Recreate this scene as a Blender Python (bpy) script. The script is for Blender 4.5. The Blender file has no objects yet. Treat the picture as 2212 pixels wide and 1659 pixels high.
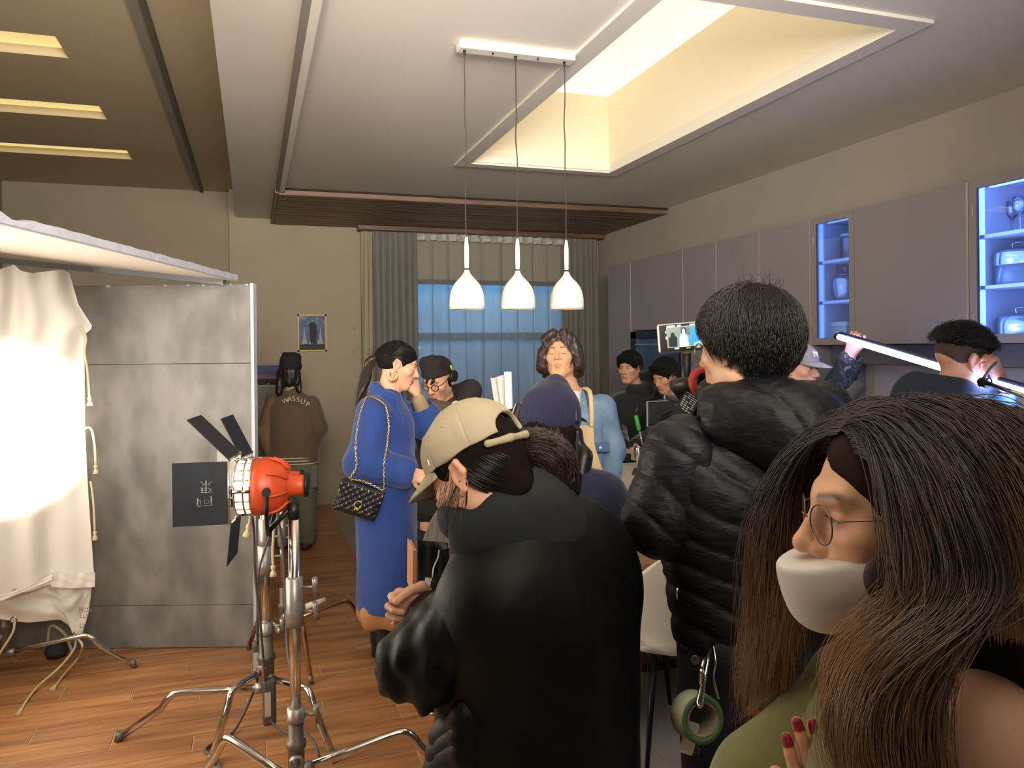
# Film set in an apartment kitchen: crew, lamps and actors, built object by object.
import bpy, bmesh, math, random
import numpy as np
from mathutils import Vector, Matrix, Quaternion
random.seed(7); np.random.seed(7)
S = bpy.context.scene
COL = S.collection
# ------------------------------------------------------------------ camera
F_PX, CX, CY, ROLL, TH, EYE = 1680.0, 1106.0, 752.0, 0.0105, math.radians(18.46), 1.70
RIGHT = Vector((math.cos(TH), -math.sin(TH), 0)); FWD = Vector((math.sin(TH), math.cos(TH), 0)); UP = Vector((0, 0, 1))
cam = bpy.data.cameras.new('camera'); cam_o = bpy.data.objects.new('camera', cam); COL.objects.link(cam_o)
cam.sensor_width = 36.0; cam.lens = F_PX / 2212 * 36.0; cam.shift_y = -(829.5 - CY) / 2212; cam.clip_start = .05
cam_o.matrix_world = Matrix.Translation((0, 0, EYE)) @ Matrix.Rotation(-TH, 4, 'Z') @ Matrix.Rotation(math.pi / 2, 4, 'X') @ Matrix.Rotation(-ROLL, 4, 'Z')
S.camera = cam_o
# ------------------------------------------------------------------ colour management, world, big lights
S.view_settings.view_transform = 'Standard'; S.view_settings.look = 'None'; S.view_settings.gamma = 1; S.view_settings.use_curve_mapping = False
S.view_settings.exposure = 0.0
S.cycles.use_denoising = True; S.cycles.max_bounces = 8; S.cycles.diffuse_bounces = 5; S.cycles.transparent_max_bounces = 12
S.cycles.sample_clamp_indirect = 6.0; S.cycles.caustics_reflective = False; S.cycles.caustics_refractive = False
wd = bpy.data.worlds.new('world'); S.world = wd; wd.use_nodes = True
wd.node_tree.nodes['Background'].inputs[0].default_value = (.80, .82, .90, 1); wd.node_tree.nodes['Background'].inputs[1].default_value = .12

def ray(px, py):
    u, v = px - CX, CY - py
    return RIGHT * ((u + v * ROLL) / F_PX) + FWD + UP * ((v - u * ROLL) / F_PX)
EYEV = Vector((0, 0, EYE))
def W(px, py, zc): return EYEV + ray(px, py) * zc                 # a photo pixel at a real distance
def Wz(px, py, z):
    r = ray(px, py); return EYEV + r * ((z - EYE) / r.z)
def WX(px, py, X):
    r = ray(px, py); return EYEV + r * (X / r.x)
def WY(px, py, Y):
    r = ray(px, py); return EYEV + r * (Y / r.y)
def cam_of(p):
    q = Vector(p) - EYEV; return (q.dot(RIGHT), q.dot(FWD), q.z)

def area_light(name, loc, target, size, power, color, size_y=None, spread=None):
    l = bpy.data.lights.new(name, 'AREA'); l.energy = power; l.color = color; l.size = size
    if size_y: l.shape = 'RECTANGLE'; l.size_y = size_y
    if spread: l.spread = math.radians(spread)
    o = bpy.data.objects.new(name, l); COL.objects.link(o); o.location = loc
    o.rotation_euler = (Vector(target) - Vector(loc)).to_track_quat('-Z', 'Y').to_euler(); return o
# soft production lamps that stand beside and behind the photographer, outside the frame
def cdl(x, y, z): v = RIGHT * x + FWD * y; return (v.x, v.y, z)
area_light('side_bounce_lamp', cdl(-2.35, 2.45, 1.40), cdl(.6, 3.6, 1.55), 1.4, 42., (1, .90, .77))
area_light('ceiling_bounce_lamp', (0.12, -.5, 2.55), (.42, 2.1, 3.12), 1.4, 125., (1, .91, .80), 1.0, 85)
area_light('night_window_lamp', (2.55, 9.15, 3.9), (2.55, 9.95, 1.3), 3.0, 70., (.04, .46, .92), .3)  # added outside the window to wash the backdrop sheet blue

# ------------------------------------------------------------------ materials
def lin(c):
    if isinstance(c, str):
        c = [int(c[i:i + 2], 16) / 255 for i in (0, 2, 4)]
    return tuple((x / 12.92 if x <= .04045 else ((x + .055) / 1.055) ** 2.4) for x in c)
MATS = {}
def M(name, color='808080', rough=.6, metal=0., var=.0, scale=8., bump=0., bscale=60., emit=0., trans=0., alpha=1., coat=0., sheen=0., ior=1.45, vcol=False, stretch=None, dark=None, spec=.5, sss=0., transl=0.):
    if name in MATS: return MATS[name]
    m = bpy.data.materials.new(name); m.use_nodes = True; nt = m.node_tree; N = nt.nodes; L = nt.links
    b = N['Principled BSDF']; c = lin(color)
    b.inputs['Base Color'].default_value = (*c, 1); b.inputs['Roughness'].default_value = rough; b.inputs['Metallic'].default_value = metal
    b.inputs['Specular IOR Level'].default_value = spec; b.inputs['IOR'].default_value = ior
    if coat: b.inputs['Coat Weight'].default_value = coat; b.inputs['Coat Roughness'].default_value = .15
    if sheen: b.inputs['Sheen Weight'].default_value = sheen; b.inputs['Sheen Roughness'].default_value = .5
    if trans: b.inputs['Transmission Weight'].default_value = trans
    if alpha < 1: b.inputs['Alpha'].default_value = alpha
    if sss: b.inputs['Subsurface Weight'].default_value = sss; b.inputs['Subsurface Radius'].default_value = (.012, .005, .003); b.inputs['Subsurface Scale'].default_value = .6
    if emit: b.inputs['Emission Color'].default_value = (*c, 1); b.inputs['Emission Strength'].default_value = emit
    tc = N.new('ShaderNodeTexCoord'); vec = tc.outputs['Object']
    if stretch:
        mp = N.new('ShaderNodeMapping'); mp.inputs['Scale'].default_value = stretch; L.new(vec, mp.inputs[0]); vec = mp.outputs[0]
    src = None
    if vcol:
        a = N.new('ShaderNodeAttribute'); a.attribute_name = 'Col'; src = a.outputs['Color']; L.new(src, b.inputs['Base Color'])
    if var:
        n = N.new('ShaderNodeTexNoise'); n.inputs['Scale'].default_value = scale; n.inputs['Detail'].default_value = 5; L.new(vec, n.inputs['Vector'])
        mx = N.new('ShaderNodeMix'); mx.data_type = 'RGBA'; mx.blend_type = 'MIX'
        d = lin(dark) if dark else tuple(x * (1 - var) for x in c)
        mr = N.new('ShaderNodeMapRange'); mr.inputs[1].default_value = .3; mr.inputs[2].default_value = .7; L.new(n.outputs[0], mr.inputs[0])
        L.new(mr.outputs[0], mx.inputs[0]); mx.inputs[6].default_value = (*d, 1); mx.inputs[7].default_value = (*[min(1, x * (1 + var * .4)) for x in c], 1)
        if src is not None:
            mx.blend_type = 'MULTIPLY'; mx.inputs[0].default_value = 1
            L.new(src, mx.inputs[6]); cr = N.new('ShaderNodeMapRange'); cr.inputs[3].default_value = 1 - var; cr.inputs[4].default_value = 1.05; L.new(n.outputs[0], cr.inputs[0]); L.new(cr.outputs[0], mx.inputs[7])
            for l in list(mx.inputs[0].links): L.remove(l)
            mx.inputs[0].default_value = 1
        L.new(mx.outputs[2], b.inputs['Base Color'])
    if bump:
        n2 = N.new('ShaderNodeTexNoise'); n2.inputs['Scale'].default_value = bscale; n2.inputs['Detail'].default_value = 4; L.new(vec, n2.inputs['Vector'])
        bp = N.new('ShaderNodeBump'); bp.inputs['Strength'].default_value = bump; bp.inputs['Distance'].default_value = .01; L.new(n2.outputs[0], bp.inputs['Height']); L.new(bp.outputs[0], b.inputs['Normal'])
    if transl:
        t = N.new('ShaderNodeBsdfTranslucent'); t.inputs[0].default_value = (*c, 1); ms = N.new('ShaderNodeMixShader'); ms.inputs[0].default_value = transl
        out = N['Material Output']; L.new(b.outputs[0], ms.inputs[1]); L.new(t.outputs[0], ms.inputs[2]); L.new(ms.outputs[0], out.inputs[0])
    MATS[name] = m; return m
def wood(name, light, dark, rough=.45, axis=0, scale=1., bump=.06):
    if name in MATS: return MATS[name]
    m = bpy.data.materials.new(name); m.use_nodes = True; nt = m.node_tree; N = nt.nodes; L = nt.links; b = N['Principled BSDF']
    tc = N.new('ShaderNodeTexCoord'); oi = N.new('ShaderNodeObjectInfo'); mp = N.new('ShaderNodeMapping')
    sc = [14 * scale] * 3; sc[axis] = 1.1 * scale; mp.inputs['Scale'].default_value = sc
    vm = N.new('ShaderNodeVectorMath'); vm.operation = 'MULTIPLY_ADD'; vm.inputs[1].default_value = (0, 0, 0)
    ad = N.new('ShaderNodeVectorMath'); ad.operation = 'SCALE'; cm = N.new('ShaderNodeCombineXYZ')
    for i in range(3): L.new(oi.outputs['Random'], cm.inputs[i])
    L.new(cm.outputs[0], ad.inputs[0]); ad.inputs[3].default_value = 37.0
    a2 = N.new('ShaderNodeVectorMath'); a2.operation = 'ADD'; L.new(tc.outputs['Object'], mp.inputs[0]); L.new(mp.outputs[0], a2.inputs[0]); L.new(ad.outputs[0], a2.inputs[1])
    n = N.new('ShaderNodeTexNoise'); n.inputs['Scale'].default_value = 1; n.inputs['Detail'].default_value = 7; n.inputs['Roughness'].default_value = .62; n.inputs['Distortion'].default_value = .6; L.new(a2.outputs[0], n.inputs['Vector'])
    cr = N.new('ShaderNodeValToRGB'); e = cr.color_ramp.elements; e[0].position = .33; e[0].color = (*lin(dark), 1); e[1].position = .68; e[1].color = (*lin(light), 1); L.new(n.outputs[0], cr.inputs[0])
    hs = N.new('ShaderNodeHueSaturation'); mr = N.new('ShaderNodeMapRange'); mr.inputs[3].default_value = .84; mr.inputs[4].default_value = 1.12; L.new(oi.outputs['Random'], mr.inputs[0]); L.new(mr.outputs[0], hs.inputs['Value']); L.new(cr.outputs[0], hs.inputs['Color'])
    L.new(hs.outputs[0], b.inputs['Base Color']); b.inputs['Roughness'].default_value = rough
    bp = N.new('ShaderNodeBump'); bp.inputs['Strength'].default_value = bump; bp.inputs['Distance'].default_value = .005; L.new(n.outputs[0], bp.inputs['Height']); L.new(bp.outputs[0], b.inputs['Normal'])
    MATS[name] = m; return m

# ------------------------------------------------------------------ object helpers
def obj(name, me, mat=None, parent=None, smooth=False):
    if isinstance(me, bmesh.types.BMesh):
        bm = me; me = bpy.data.meshes.new(name); bm.normal_update(); bm.to_mesh(me); bm.free()
    if mat is not None:
        for mm in (mat if isinstance(mat, (list, tuple)) else [mat]): me.materials.append(mm)
    if smooth: me.polygons.foreach_set('use_smooth', [True] * len(me.polygons))
    o = bpy.data.objects.new(name, me); COL.objects.link(o)
    if parent is not None:
        o.parent = parent; o.matrix_parent_inverse = parent.matrix_world.inverted() if parent.type != 'EMPTY' else Matrix.Translation(-Vector(parent.location))
    return o
def tag(o, label=None, cat=None, group=None, kind=None):
    if label: o['label'] = label
    if cat: o['category'] = cat
    if group: o['group'] = group
    if kind: o['kind'] = kind
    return o
def thing(name, label, cat, loc=(0, 0, 0), group=None):
    o = bpy.data.objects.new(name, None); COL.objects.link(o); o.location = loc; o.empty_display_size = .1
    return tag(o, label, cat, group)
def copy_tree(o, parent=None):
    c = o.copy(); COL.objects.link(c); c.parent = parent
    for ch in list(o.children): copy_tree(ch, c)
    return c
def struct(name, bm, mat): return tag(obj(name, bm, mat), kind='structure')
def bbox(bm, lo, hi, bevel=0., M4=None, seg=1):
    g = bmesh.ops.create_cube(bm, size=1); vs = g['verts']
    lo, hi = Vector(lo), Vector(hi); d = hi - lo; c = (lo + hi) / 2
    for v in vs: v.co = Vector((v.co.x * d.x, v.co.y * d.y, v.co.z * d.z)) + c
    if bevel:
        es = list({e for v in vs for e in v.link_edges}); r = bmesh.ops.bevel(bm, geom=es, offset=bevel, segments=seg, affect='EDGES', profile=.5); vs = list({v for f in r['faces'] for v in f.verts} | {v for v in vs if v.is_valid})
    if M4 is not None:
        for v in vs: v.co = M4 @ v.co
    return bm
def box(name, lo, hi, mat, parent=None, bevel=0., seg=1):
    return obj(name, bbox(bmesh.new(), lo, hi, bevel, seg=seg), mat, parent)
def frame_of(d, up=Vector((0, 0, 1))):
    d = Vector(d).normalized(); x = d.cross(up)
    if x.length < 1e-4: x = d.cross(Vector((0, 1, 0)))
    x.normalize(); y = x.cross(d); return x, y
def tube(bm, pts, r, n=10, cap=True, closed=False, flat=1.):
    pts = [Vector(p) for p in pts]; rs = r if isinstance(r, (list, tuple)) else [r] * len(pts); rings = []; px = None
    for i, p in enumerate(pts):
        if closed: d = pts[(i + 1) % len(pts)] - pts[i - 1]
        else: d = (pts[min(i + 1, len(pts) - 1)] - pts[max(i - 1, 0)])
        d.normalize()
        if px is None: x, y = frame_of(d)
        else:
            x = px - d * px.dot(d)
            if x.length < 1e-5: x, y = frame_of(d)
            x.normalize(); y = x.cross(d)
        px = x
        rings.append([bm.verts.new(p + x * (rs[i] * math.cos(2 * math.pi * k / n)) + y * (rs[i] * flat * math.sin(2 * math.pi * k / n))) for k in range(n)])
    m = len(rings)
    for i in range(m if closed else m - 1):
        a, b = rings[i], rings[(i + 1) % m]
        for k in range(n):
            f = bm.faces.new((a[k], a[(k + 1) % n], b[(k + 1) % n], b[k])); f.smooth = True
    if cap and not closed:
        bm.faces.new(rings[0][::-1]); bm.faces.new(rings[-1])
    return bm
def smooth_path(pts, n=6):
    P = [Vector(p) for p in pts]; out = []
    Q = [P[0] * 2 - P[1]] + P + [P[-1] * 2 - P[-2]]
    for i in range(1, len(Q) - 2):
        a, b, c, d = Q[i - 1:i + 3]
        for k in range(n):
            t = k / n; out.append(.5 * ((2 * b) + (c - a) * t + (2 * a - 5 * b + 4 * c - d) * t * t + (3 * b - a - 3 * c + d) * t ** 3))
    return out + [P[-1]]
def lathe(bm, prof, n=32, M4=None, cap=True):
    rings = []
    for (r, z) in prof:
        if r < 1e-5: rings.append([bm.verts.new((0, 0, z))])
        else: rings.append([bm.verts.new((r * math.cos(2 * math.pi * k / n), r * math.sin(2 * math.pi * k / n), z)) for k in range(n)])
    for a, b in zip(rings, rings[1:]):
        for k in range(n):
            k2 = (k + 1) % n
            if len(a) == 1 and len(b) == 1: continue
            if len(a) == 1: f = bm.faces.new((a[0], b[k2], b[k]))
            elif len(b) == 1: f = bm.faces.new((a[k], a[k2], b[0]))
            else: f = bm.faces.new((a[k], a[k2], b[k2], b[k]))
            f.smooth = True
    if M4 is not None:
        for ring in rings:
            for v in ring: v.co = M4 @ v.co
    return bm
def cyl(bm, a, b, r, n=16, r2=None): return tube(bm, [a, b], [r, r if r2 is None else r2], n)
def orient(loc, d, up=Vector((0, 0, 1))):
    """matrix whose Z axis runs along d"""
    z = Vector(d).normalized(); x, y = frame_of(z, up); return Matrix((( x.x, y.x, z.x, loc[0]), (x.y, y.y, z.y, loc[1]), (x.z, y.z, z.z, loc[2]), (0, 0, 0, 1)))
def basis(loc, x, y, z):
    return Matrix(((x[0], y[0], z[0], loc[0]), (x[1], y[1], z[1], loc[1]), (x[2], y[2], z[2], loc[2]), (0, 0, 0, 1)))
def grid_mesh(fn, nu, nv, thick=0., closed_u=False):
    """fn(u,v)->xyz on a grid; optional solid thickness"""
    bm = bmesh.new(); V = [[bm.verts.new(fn(i / (nu if closed_u else nu - 1), j / (nv - 1))) for j in range(nv)] for i in range(nu)]
    for i in range(nu if closed_u else nu - 1):
        for j in range(nv - 1):
            i2 = (i + 1) % nu; f = bm.faces.new((V[i][j], V[i2][j], V[i2][j + 1], V[i][j + 1])); f.smooth = True
    if thick:
        bm.normal_update(); bmesh.ops.solidify(bm, geom=bm.faces[:], thickness=thick)
    return bm
def text_mesh(name, s, size, depth, mat, parent, M4, spacing=1.):
    cu = bpy.data.curves.new(name, 'FONT'); cu.body = s; cu.size = size; cu.extrude = depth; cu.align_x = 'CENTER'; cu.align_y = 'CENTER'; cu.space_character = spacing
    t = bpy.data.objects.new(name + '_tmp', cu); COL.objects.link(t); dg = bpy.context.evaluated_depsgraph_get()
    me = bpy.data.meshes.new_from_object(t.evaluated_get(dg)); bpy.data.objects.remove(t); me.transform(M4)
    return obj(name, me, mat, parent)

# ================================================================== the setting
CEIL, CEILL, XR, YB, YBL, XL = 3.12, 3.42, 4.06, 8.78, 8.95, -2.35
m_ceil = M('ceiling_paint', 'e2ddd2', .8, var=.04, scale=1.5, bump=.03, bscale=300)
m_ceil2 = M('ceiling_paint_dim', 'c0b193', .85, var=.06, scale=1.5)  # darker ceiling tone: the dimness of the left side is put into the colour
m_wall = M('beige_wall_paint', 'aba08a', .85, var=.05, scale=2., bump=.03, bscale=250)
m_wallL = M('wall_paint_dim', '9e947e', .85, var=.05, scale=2.)  # darker copy of the beige paint, weaker light put into the colour
m_trimd = M('grey_trim', '8d867d', .7)
m_white = M('white_paint', 'e9e4d8', .6)
m_well = M('light_well_paint', 'ebe3cc', .8)
m_skypanel = M('luminous_ceiling_sheet', 'fff3d8', .8, emit=1.05)
m_slit = M('slit_light_sheet', 'f6dc93', .8, emit=.85)
m_grout = M('pale_grout', 'c9b8a2', .9)
m_plank = wood('wood_look_tile', 'bd8a5c', '86542f', .36, 0, 1.2, .03)
m_gtile = M('grey_polished_tile', '98948a', .28, var=.10, scale=1.7)
m_walnut = wood('walnut_slats', '8d6f5a', '57422f', .5, 0, 1.4)
m_walnutv = wood('walnut_slats_upright', '7a5a42', '4a3325', .5, 2, 1.4)

# right-hand ceiling with the skylight opening, left ceiling a step higher
SX0, SX1, SY0, SY1, SH = 1.59, 2.745, 2.75, 5.70, .60
bm = bmesh.new()
Y0 = -3.0
bbox(bm, (-.09, Y0, CEIL), (SX0, YB, CEIL + .06)); bbox(bm, (SX1, Y0, CEIL), (XR, YB, CEIL + .06))
bbox(bm, (SX0, Y0, CEIL), (SX1, SY0, CEIL + .06)); bbox(bm, (SX0, SY1, CEIL), (SX1, YB, CEIL + .06))
bbox(bm, (-.15, Y0, CEIL), (-.09, YBL, CEILL + .06))
ceiling = struct('ceiling', bm, m_ceil)
bm = bmesh.new(); w = .03
bbox(bm, (SX0 - w, SY0 - w, CEIL + .06), (SX0, SY1 + w, CEIL + SH)); bbox(bm, (SX1, SY0 - w, CEIL + .06), (SX1 + w, SY1 + w, CEIL + SH))
bbox(bm, (SX0, SY0 - w, CEIL + .06), (SX1, SY0, CEIL + SH)); bbox(bm, (SX0, SY1, CEIL + .06), (SX1, SY1 + w, CEIL + SH))
lw = obj('light_well', bm, m_well, ceiling)
box('light_panel', (SX0 - w, SY0 - w, CEIL + SH), (SX1 + w, SY1 + w, CEIL + SH + .03), m_skypanel, ceiling)
# raised border round the opening
bm = bmesh.new(); e, h = .105, .016
bbox(bm, (SX0 - e, SY0 - e, CEIL - h), (SX0, SY1 + e, CEIL)); bbox(bm, (SX1, SY0 - e, CEIL - h), (SX1 + e, SY1 + e, CEIL))
bbox(bm, (SX0, SY0 - e, CEIL - h), (SX1, SY0, CEIL)); bbox(bm, (SX0, SY1, CEIL - h), (SX1, SY1 + e, CEIL))
obj('opening_border', bm, m_ceil, ceiling)
bm = bmesh.new(); bbox(bm, (SX0, SY1 - .012, CEIL + .0), (SX1, SY1, CEIL + .075)); obj('opening_lip', bm, m_ceil, ceiling)
# long trim along the ceiling by the step, and the reflection next to it
struct('trim_1', bbox(bmesh.new(), (.205, Y0, CEIL - .045), (.235, 7.0, CEIL)), m_trimd)
struct('trim_reflection', bbox(bmesh.new(), (.235, Y0, CEIL - .05), (.275, 7.0, CEIL)), m_white)  # white strip standing in for the bright reflection beside the trim
# left ceiling with three glowing slots
LS = [(Y0, 2.2)] + [(4.79 + 1.27 * i - 1.27 * 2, 5.12 + 1.27 * i - 1.27 * 2) for i in range(5)]
bm = bmesh.new(); prev = Y0; XS = -1.0
for a, b in LS[1:]:
    bbox(bm, (XL - .6, prev, CEILL), (XS, a, CEILL + .06)); prev = b
bbox(bm, (XL - .6, prev, CEILL), (XS, YBL, CEILL + .06)); bbox(bm, (XS, Y0, CEILL), (-.12, YBL, CEILL + .06))
cl = struct('ceiling_left', bm, m_ceil2)
for a, b in LS[1:]: box('slot_light', (XL - .5, a - .02, CEILL + .055), (XS + .02, b + .02, CEILL + .075), m_slit, cl)
bm = bmesh.new(); bbox(bm, (-.56, Y0, CEILL - .025), (-.50, YBL - .2, CEILL)); struct('trim_3', bm, m_trimd)
bm = bmesh.new(); bbox(bm, (-.50, Y0, CEILL - .04), (-.475, YBL - .15, CEILL)); struct('trim_4', bm, M('dark_grey_trim', '5f5a50', .7))
# walls
WX0, WX1, WZ0, WZ1 = 1.45, 3.72, .08, 2.50
bm = bmesh.new()
bbox(bm, (-.22, YB, 0), (WX0, YB + .12, CEIL + .06)); bbox(bm, (WX1, YB, 0), (XR + .1, YB + .12, CEIL + .06)); bbox(bm, (WX0, YB, WZ1), (WX1, YB + .12, CEIL + .06)); bbox(bm, (WX0, YB, 0), (WX1, YB + .12, WZ0))
bbox(bm, (-.22, YB, CEIL + .06), (-.09, YBL + .1, CEILL + .06)); struct('wall_back', bm, m_wall)
struct('wall_back_left', bbox(bmesh.new(), (XL - .6, YBL, 0), (-.21, YBL + .1, CEILL + .06)), m_wallL)
struct('wall_left', bbox(bmesh.new(), (XL - .1, Y0, 0), (XL, YBL, CEILL + .06)), m_wallL)
struct('wall_right', bbox(bmesh.new(), (XR, Y0, 0), (XR + .1, YB, CEIL + .06)), M('wall_paint_lit', 'b7afa3', .85, var=.05, scale=2.))  # same paint made paler and greyer to carry the light on this wall
# floor: wood-look planks on the dining side, grey polished tile in the kitchen
XF = .79
fl = struct('floor', bbox(bmesh.new(), (XL - .6, Y0, -.06), (XR + .1, YBL, -.004)), m_grout)
PW, PL, G = .152, .90, .005
pm = obj('plank', bbox(bmesh.new(), (0, 0, -.012), (PL - G, PW - G, 0), .0012), m_plank, fl)
pm_used = False
for j in range(int((YBL - 1.9) / PW)):
    y = 1.9 + j * PW; off = [(0, .3, .6)[j % 3] + .11 * random.random()][0]
    x = XL - off
    while x < XF:
        x2 = min(x + PL - G, XF)
        if x2 - x > .02 and x2 > -2.4:
            if x + PL - G <= XF:
                o = pm if not pm_used else pm.copy()
                if pm_used: COL.objects.link(o)
                pm_used = True; o.location = (x, y, 0)
            else:
                o = box('plank', (0, 0, -.012), (x2 - x, PW - G, 0), m_plank, fl, .0012); o.location = (x, y, 0)
        x += PL
tm = None
for j in range(10):
    for i in range(5):
        x, y = XF + .006 + i * .8, .9 + j * .8
        x2 = min(x + .797, XR - .003); y2 = min(y + .797, YB)
        if x2 - x < .03: continue
        if x2 - x > .79 and y2 - y > .79:
            if tm is None: tm = box('floor_tile', (0, 0, -.012), (.797, .797, 0), m_gtile, fl, .001); o = tm
            else: o = tm.copy(); COL.objects.link(o)
        else: o = box('floor_tile', (0, 0, -.012), (x2 - x, y2 - y, 0), m_gtile, fl, .001)
        o.location = (x, y, 0)
# walnut slatted ceiling in front of the window
sl = thing('slatted_ceiling_panel', 'dark walnut slatted panel fixed under the ceiling before the window', 'ceiling panel', (2.1, 7.9, CEIL - .05))
pitch = .152; sm = None
for k in range(11):
    y = 7.06 + k * pitch
    if sm is None: sm = box('slat', (.23, 0, CEIL - .062), (XR - .005, .118, CEIL - .016), m_walnut, sl, .004); o = sm; sm.location.y += y
    else: o = sm.copy(); COL.objects.link(o); o.location.y = sm.location.y + k * pitch
box('backing_board', (.225, 7.05, CEIL - .016), (XR - .003, YB - .01, CEIL - .001), M('dark_backing', '2e2420', .8), sl)
box('end_board', (.20, 7.03, CEIL - .055), (.228, YB - .02, CEIL - .001), m_walnut, sl)
pel = tag(obj('curtain_pelmet', bbox(bmesh.new(), (1.10, 8.52, CEIL - .115), (4.04, 8.60, CEIL - .063), .005), m_walnut), 'dark brown pelmet rail running above the curtains', 'pelmet')
# window: frame, sill-height glass, night outside
m_frame = M('dark_window_frame', '3a3d40', .5, metal=.3)
wn = thing('window_1', 'tall window behind the sheer curtain glowing night blue', 'window', ((WX0 + WX1) / 2, YB + .05, 0)); wn['kind'] = 'structure'
for (x0, x1) in ((WX0, WX0 + .05), (WX1 - .05, WX1)): box('mullion', (x0, YB + .03, WZ0), (x1, YB + .09, WZ1), m_frame, wn)
for z in (WZ0, WZ1 - .05): box('window_rail', (WX0, YB + .03, z), (WX1, YB + .09, z + .05), m_frame, wn)
def glass(name, tint='ffffff', rough=0., k=.08, fk=.8):
    if name in MATS: return MATS[name]
    m = bpy.data.materials.new(name); m.use_nodes = True; N = m.node_tree.nodes; L = m.node_tree.links; N.remove(N['Principled BSDF'])
    t = N.new('ShaderNodeBsdfTransparent'); t.inputs[0].default_value = (*lin(tint), 1); g = N.new('ShaderNodeBsdfGlossy'); g.inputs[1].default_value = rough
    fr = N.new('ShaderNodeFresnel'); ms = N.new('ShaderNodeMixShader'); ad = N.new('ShaderNodeMath'); ad.operation = 'MULTIPLY_ADD'; ad.inputs[1].default_value = fk; ad.inputs[2].default_value = k * .3
    L.new(fr.outputs[0], ad.inputs[0]); L.new(ad.outputs[0], ms.inputs[0]); L.new(t.outputs[0], ms.inputs[1]); L.new(g.outputs[0], ms.inputs[2]); L.new(ms.outputs[0], N['Material Output'].inputs[0])
    MATS[name] = m; return m
for x0, x1 in ((WX0 + .05, 2.58), (2.581, WX1 - .05)): box('pane', (x0, YB + .055, WZ0 + .05), (x1, YB + .065, WZ1 - .05), glass('window_glass'), wn)
m_night = M('night_glow_sheet', 'd8e6f2', .9, var=.25, scale=.8)
tag(obj('night_backdrop', bbox(bmesh.new(), (-.3, 9.95, -.02), (5.3, 10.0, 4.2)), m_night), 'large pale sheet added outside the window, lit blue to stand in for night', 'backdrop')  # added sheet that catches the blue lamp and gives the window its glow
rl = thing('balcony_rail', 'dark rail crossing behind the blue window', 'rail', (2.6, 9.5, 1.0))
box('rail_bar', (.9, 9.5, 1.80), (4.4, 9.56, 1.90), M('grey_blue_rail', '6b8290', .7), rl)
for x in (.95, 4.3): box('rail_post', (x, 9.5, 0), (x + .06, 9.56, 1.84), m_frame, rl)
# curtains
def drape(name, x0, x1, y, ztop, zbot, amp, nfold, mat, seed, thick=0.004, fray=0., pinch=.75):
    rs = random.Random(seed); ph = [rs.uniform(0, 6.28) for _ in range(6)]
    nu, nv = max(24, int(nfold * 9)), 26
    def fn(u, v):
        t = v; a = amp * (.45 + .55 * min(1, t * 3)) * (1 + .25 * math.sin(5 * u * 6.28 + ph[0]))
        s = u * nfold * 6.283 + .55 * math.sin(u * 11 + ph[1]) + .25 * math.sin(t * 3 + u * 9 + ph[2])
        yy = y + a * math.sin(s) + .012 * math.sin(t * 5 + u * 14 + ph[3])
        xx = x0 + (x1 - x0) * u + a * .35 * math.cos(s * 1.0 + .6)
        return (xx, yy, ztop + (zbot - ztop) * t + fray * math.sin(u * 60 + ph[4]) * (1 - min(1, t * 20)))
    return obj(name, grid_mesh(fn, nu, nv, 0), mat, smooth=True)
m_drape = M('grey_drape', '7f7b74', .75, var=.1, scale=3, bump=.05, bscale=500, sheen=.3)
m_lining = M('pale_drape', 'a9a38a', .8)
tag(drape('curtain', 1.26, 1.76, 8.62, CEIL - .10, .03, .045, 7, m_drape, 3), 'grey pleated curtain hanging beside the woman in the blue coat', 'curtain', 'grey pleated curtains')
tag(drape('curtain', 3.50, 3.98, 8.62, CEIL - .10, .03, .045, 7, m_drape, 5), 'grey pleated curtain in the corner next to the tall cabinets', 'curtain', 'grey pleated curtains')
tag(drape('curtain', 1.14, 1.28, 8.68, CEIL - .10, .03, .03, 1.6, m_lining, 8), 'narrow pale olive curtain edge against the beige wall', 'curtain')
def sheer_mat():
    m = bpy.data.materials.new('sheer_voile'); m.use_nodes = True; N = m.node_tree.nodes; L = m.node_tree.links; N.remove(N['Principled BSDF'])
    t = N.new('ShaderNodeBsdfTransparent'); d = N.new('ShaderNodeBsdfDiffuse'); d.inputs[0].default_value = (.62, .62, .58, 1); tr = N.new('ShaderNodeBsdfTranslucent'); tr.inputs[0].default_value = (.6, .65, .7, 1)
    a = N.new('ShaderNodeMixShader'); a.inputs[0].default_value = .4; L.new(d.outputs[0], a.inputs[1]); L.new(tr.outputs[0], a.inputs[2])
    lw_ = N.new('ShaderNodeLayerWeight'); lw_.inputs[0].default_value = .45; mr = N.new('ShaderNodeMapRange'); mr.inputs[3].default_value = .33; mr.inputs[4].default_value = .85; L.new(lw_.outputs['Facing'], mr.inputs[0])
    b = N.new('ShaderNodeMixShader'); L.new(mr.outputs[0], b.inputs[0]); L.new(t.outputs[0], b.inputs[1]); L.new(a.outputs[0], b.inputs[2]); L.new(b.outputs[0], N['Material Output'].inputs[0]); return m
m_sheer = sheer_mat()
sh = drape('sheer_curtain', 1.72, 3.56, 8.66, CEIL - .105, .03, .05, 9, m_sheer, 11, thick=0)
tag(sh, 'translucent white voile curtain across the blue window', 'curtain')
hd = drape('heading_tape', 1.73, 3.55, 8.655, CEIL - .105, CEIL - .19, .04, 14, M('voile_heading', 'c9c8bf', .8), 12, thick=.002, fray=.008); hd.parent = sh

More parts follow.
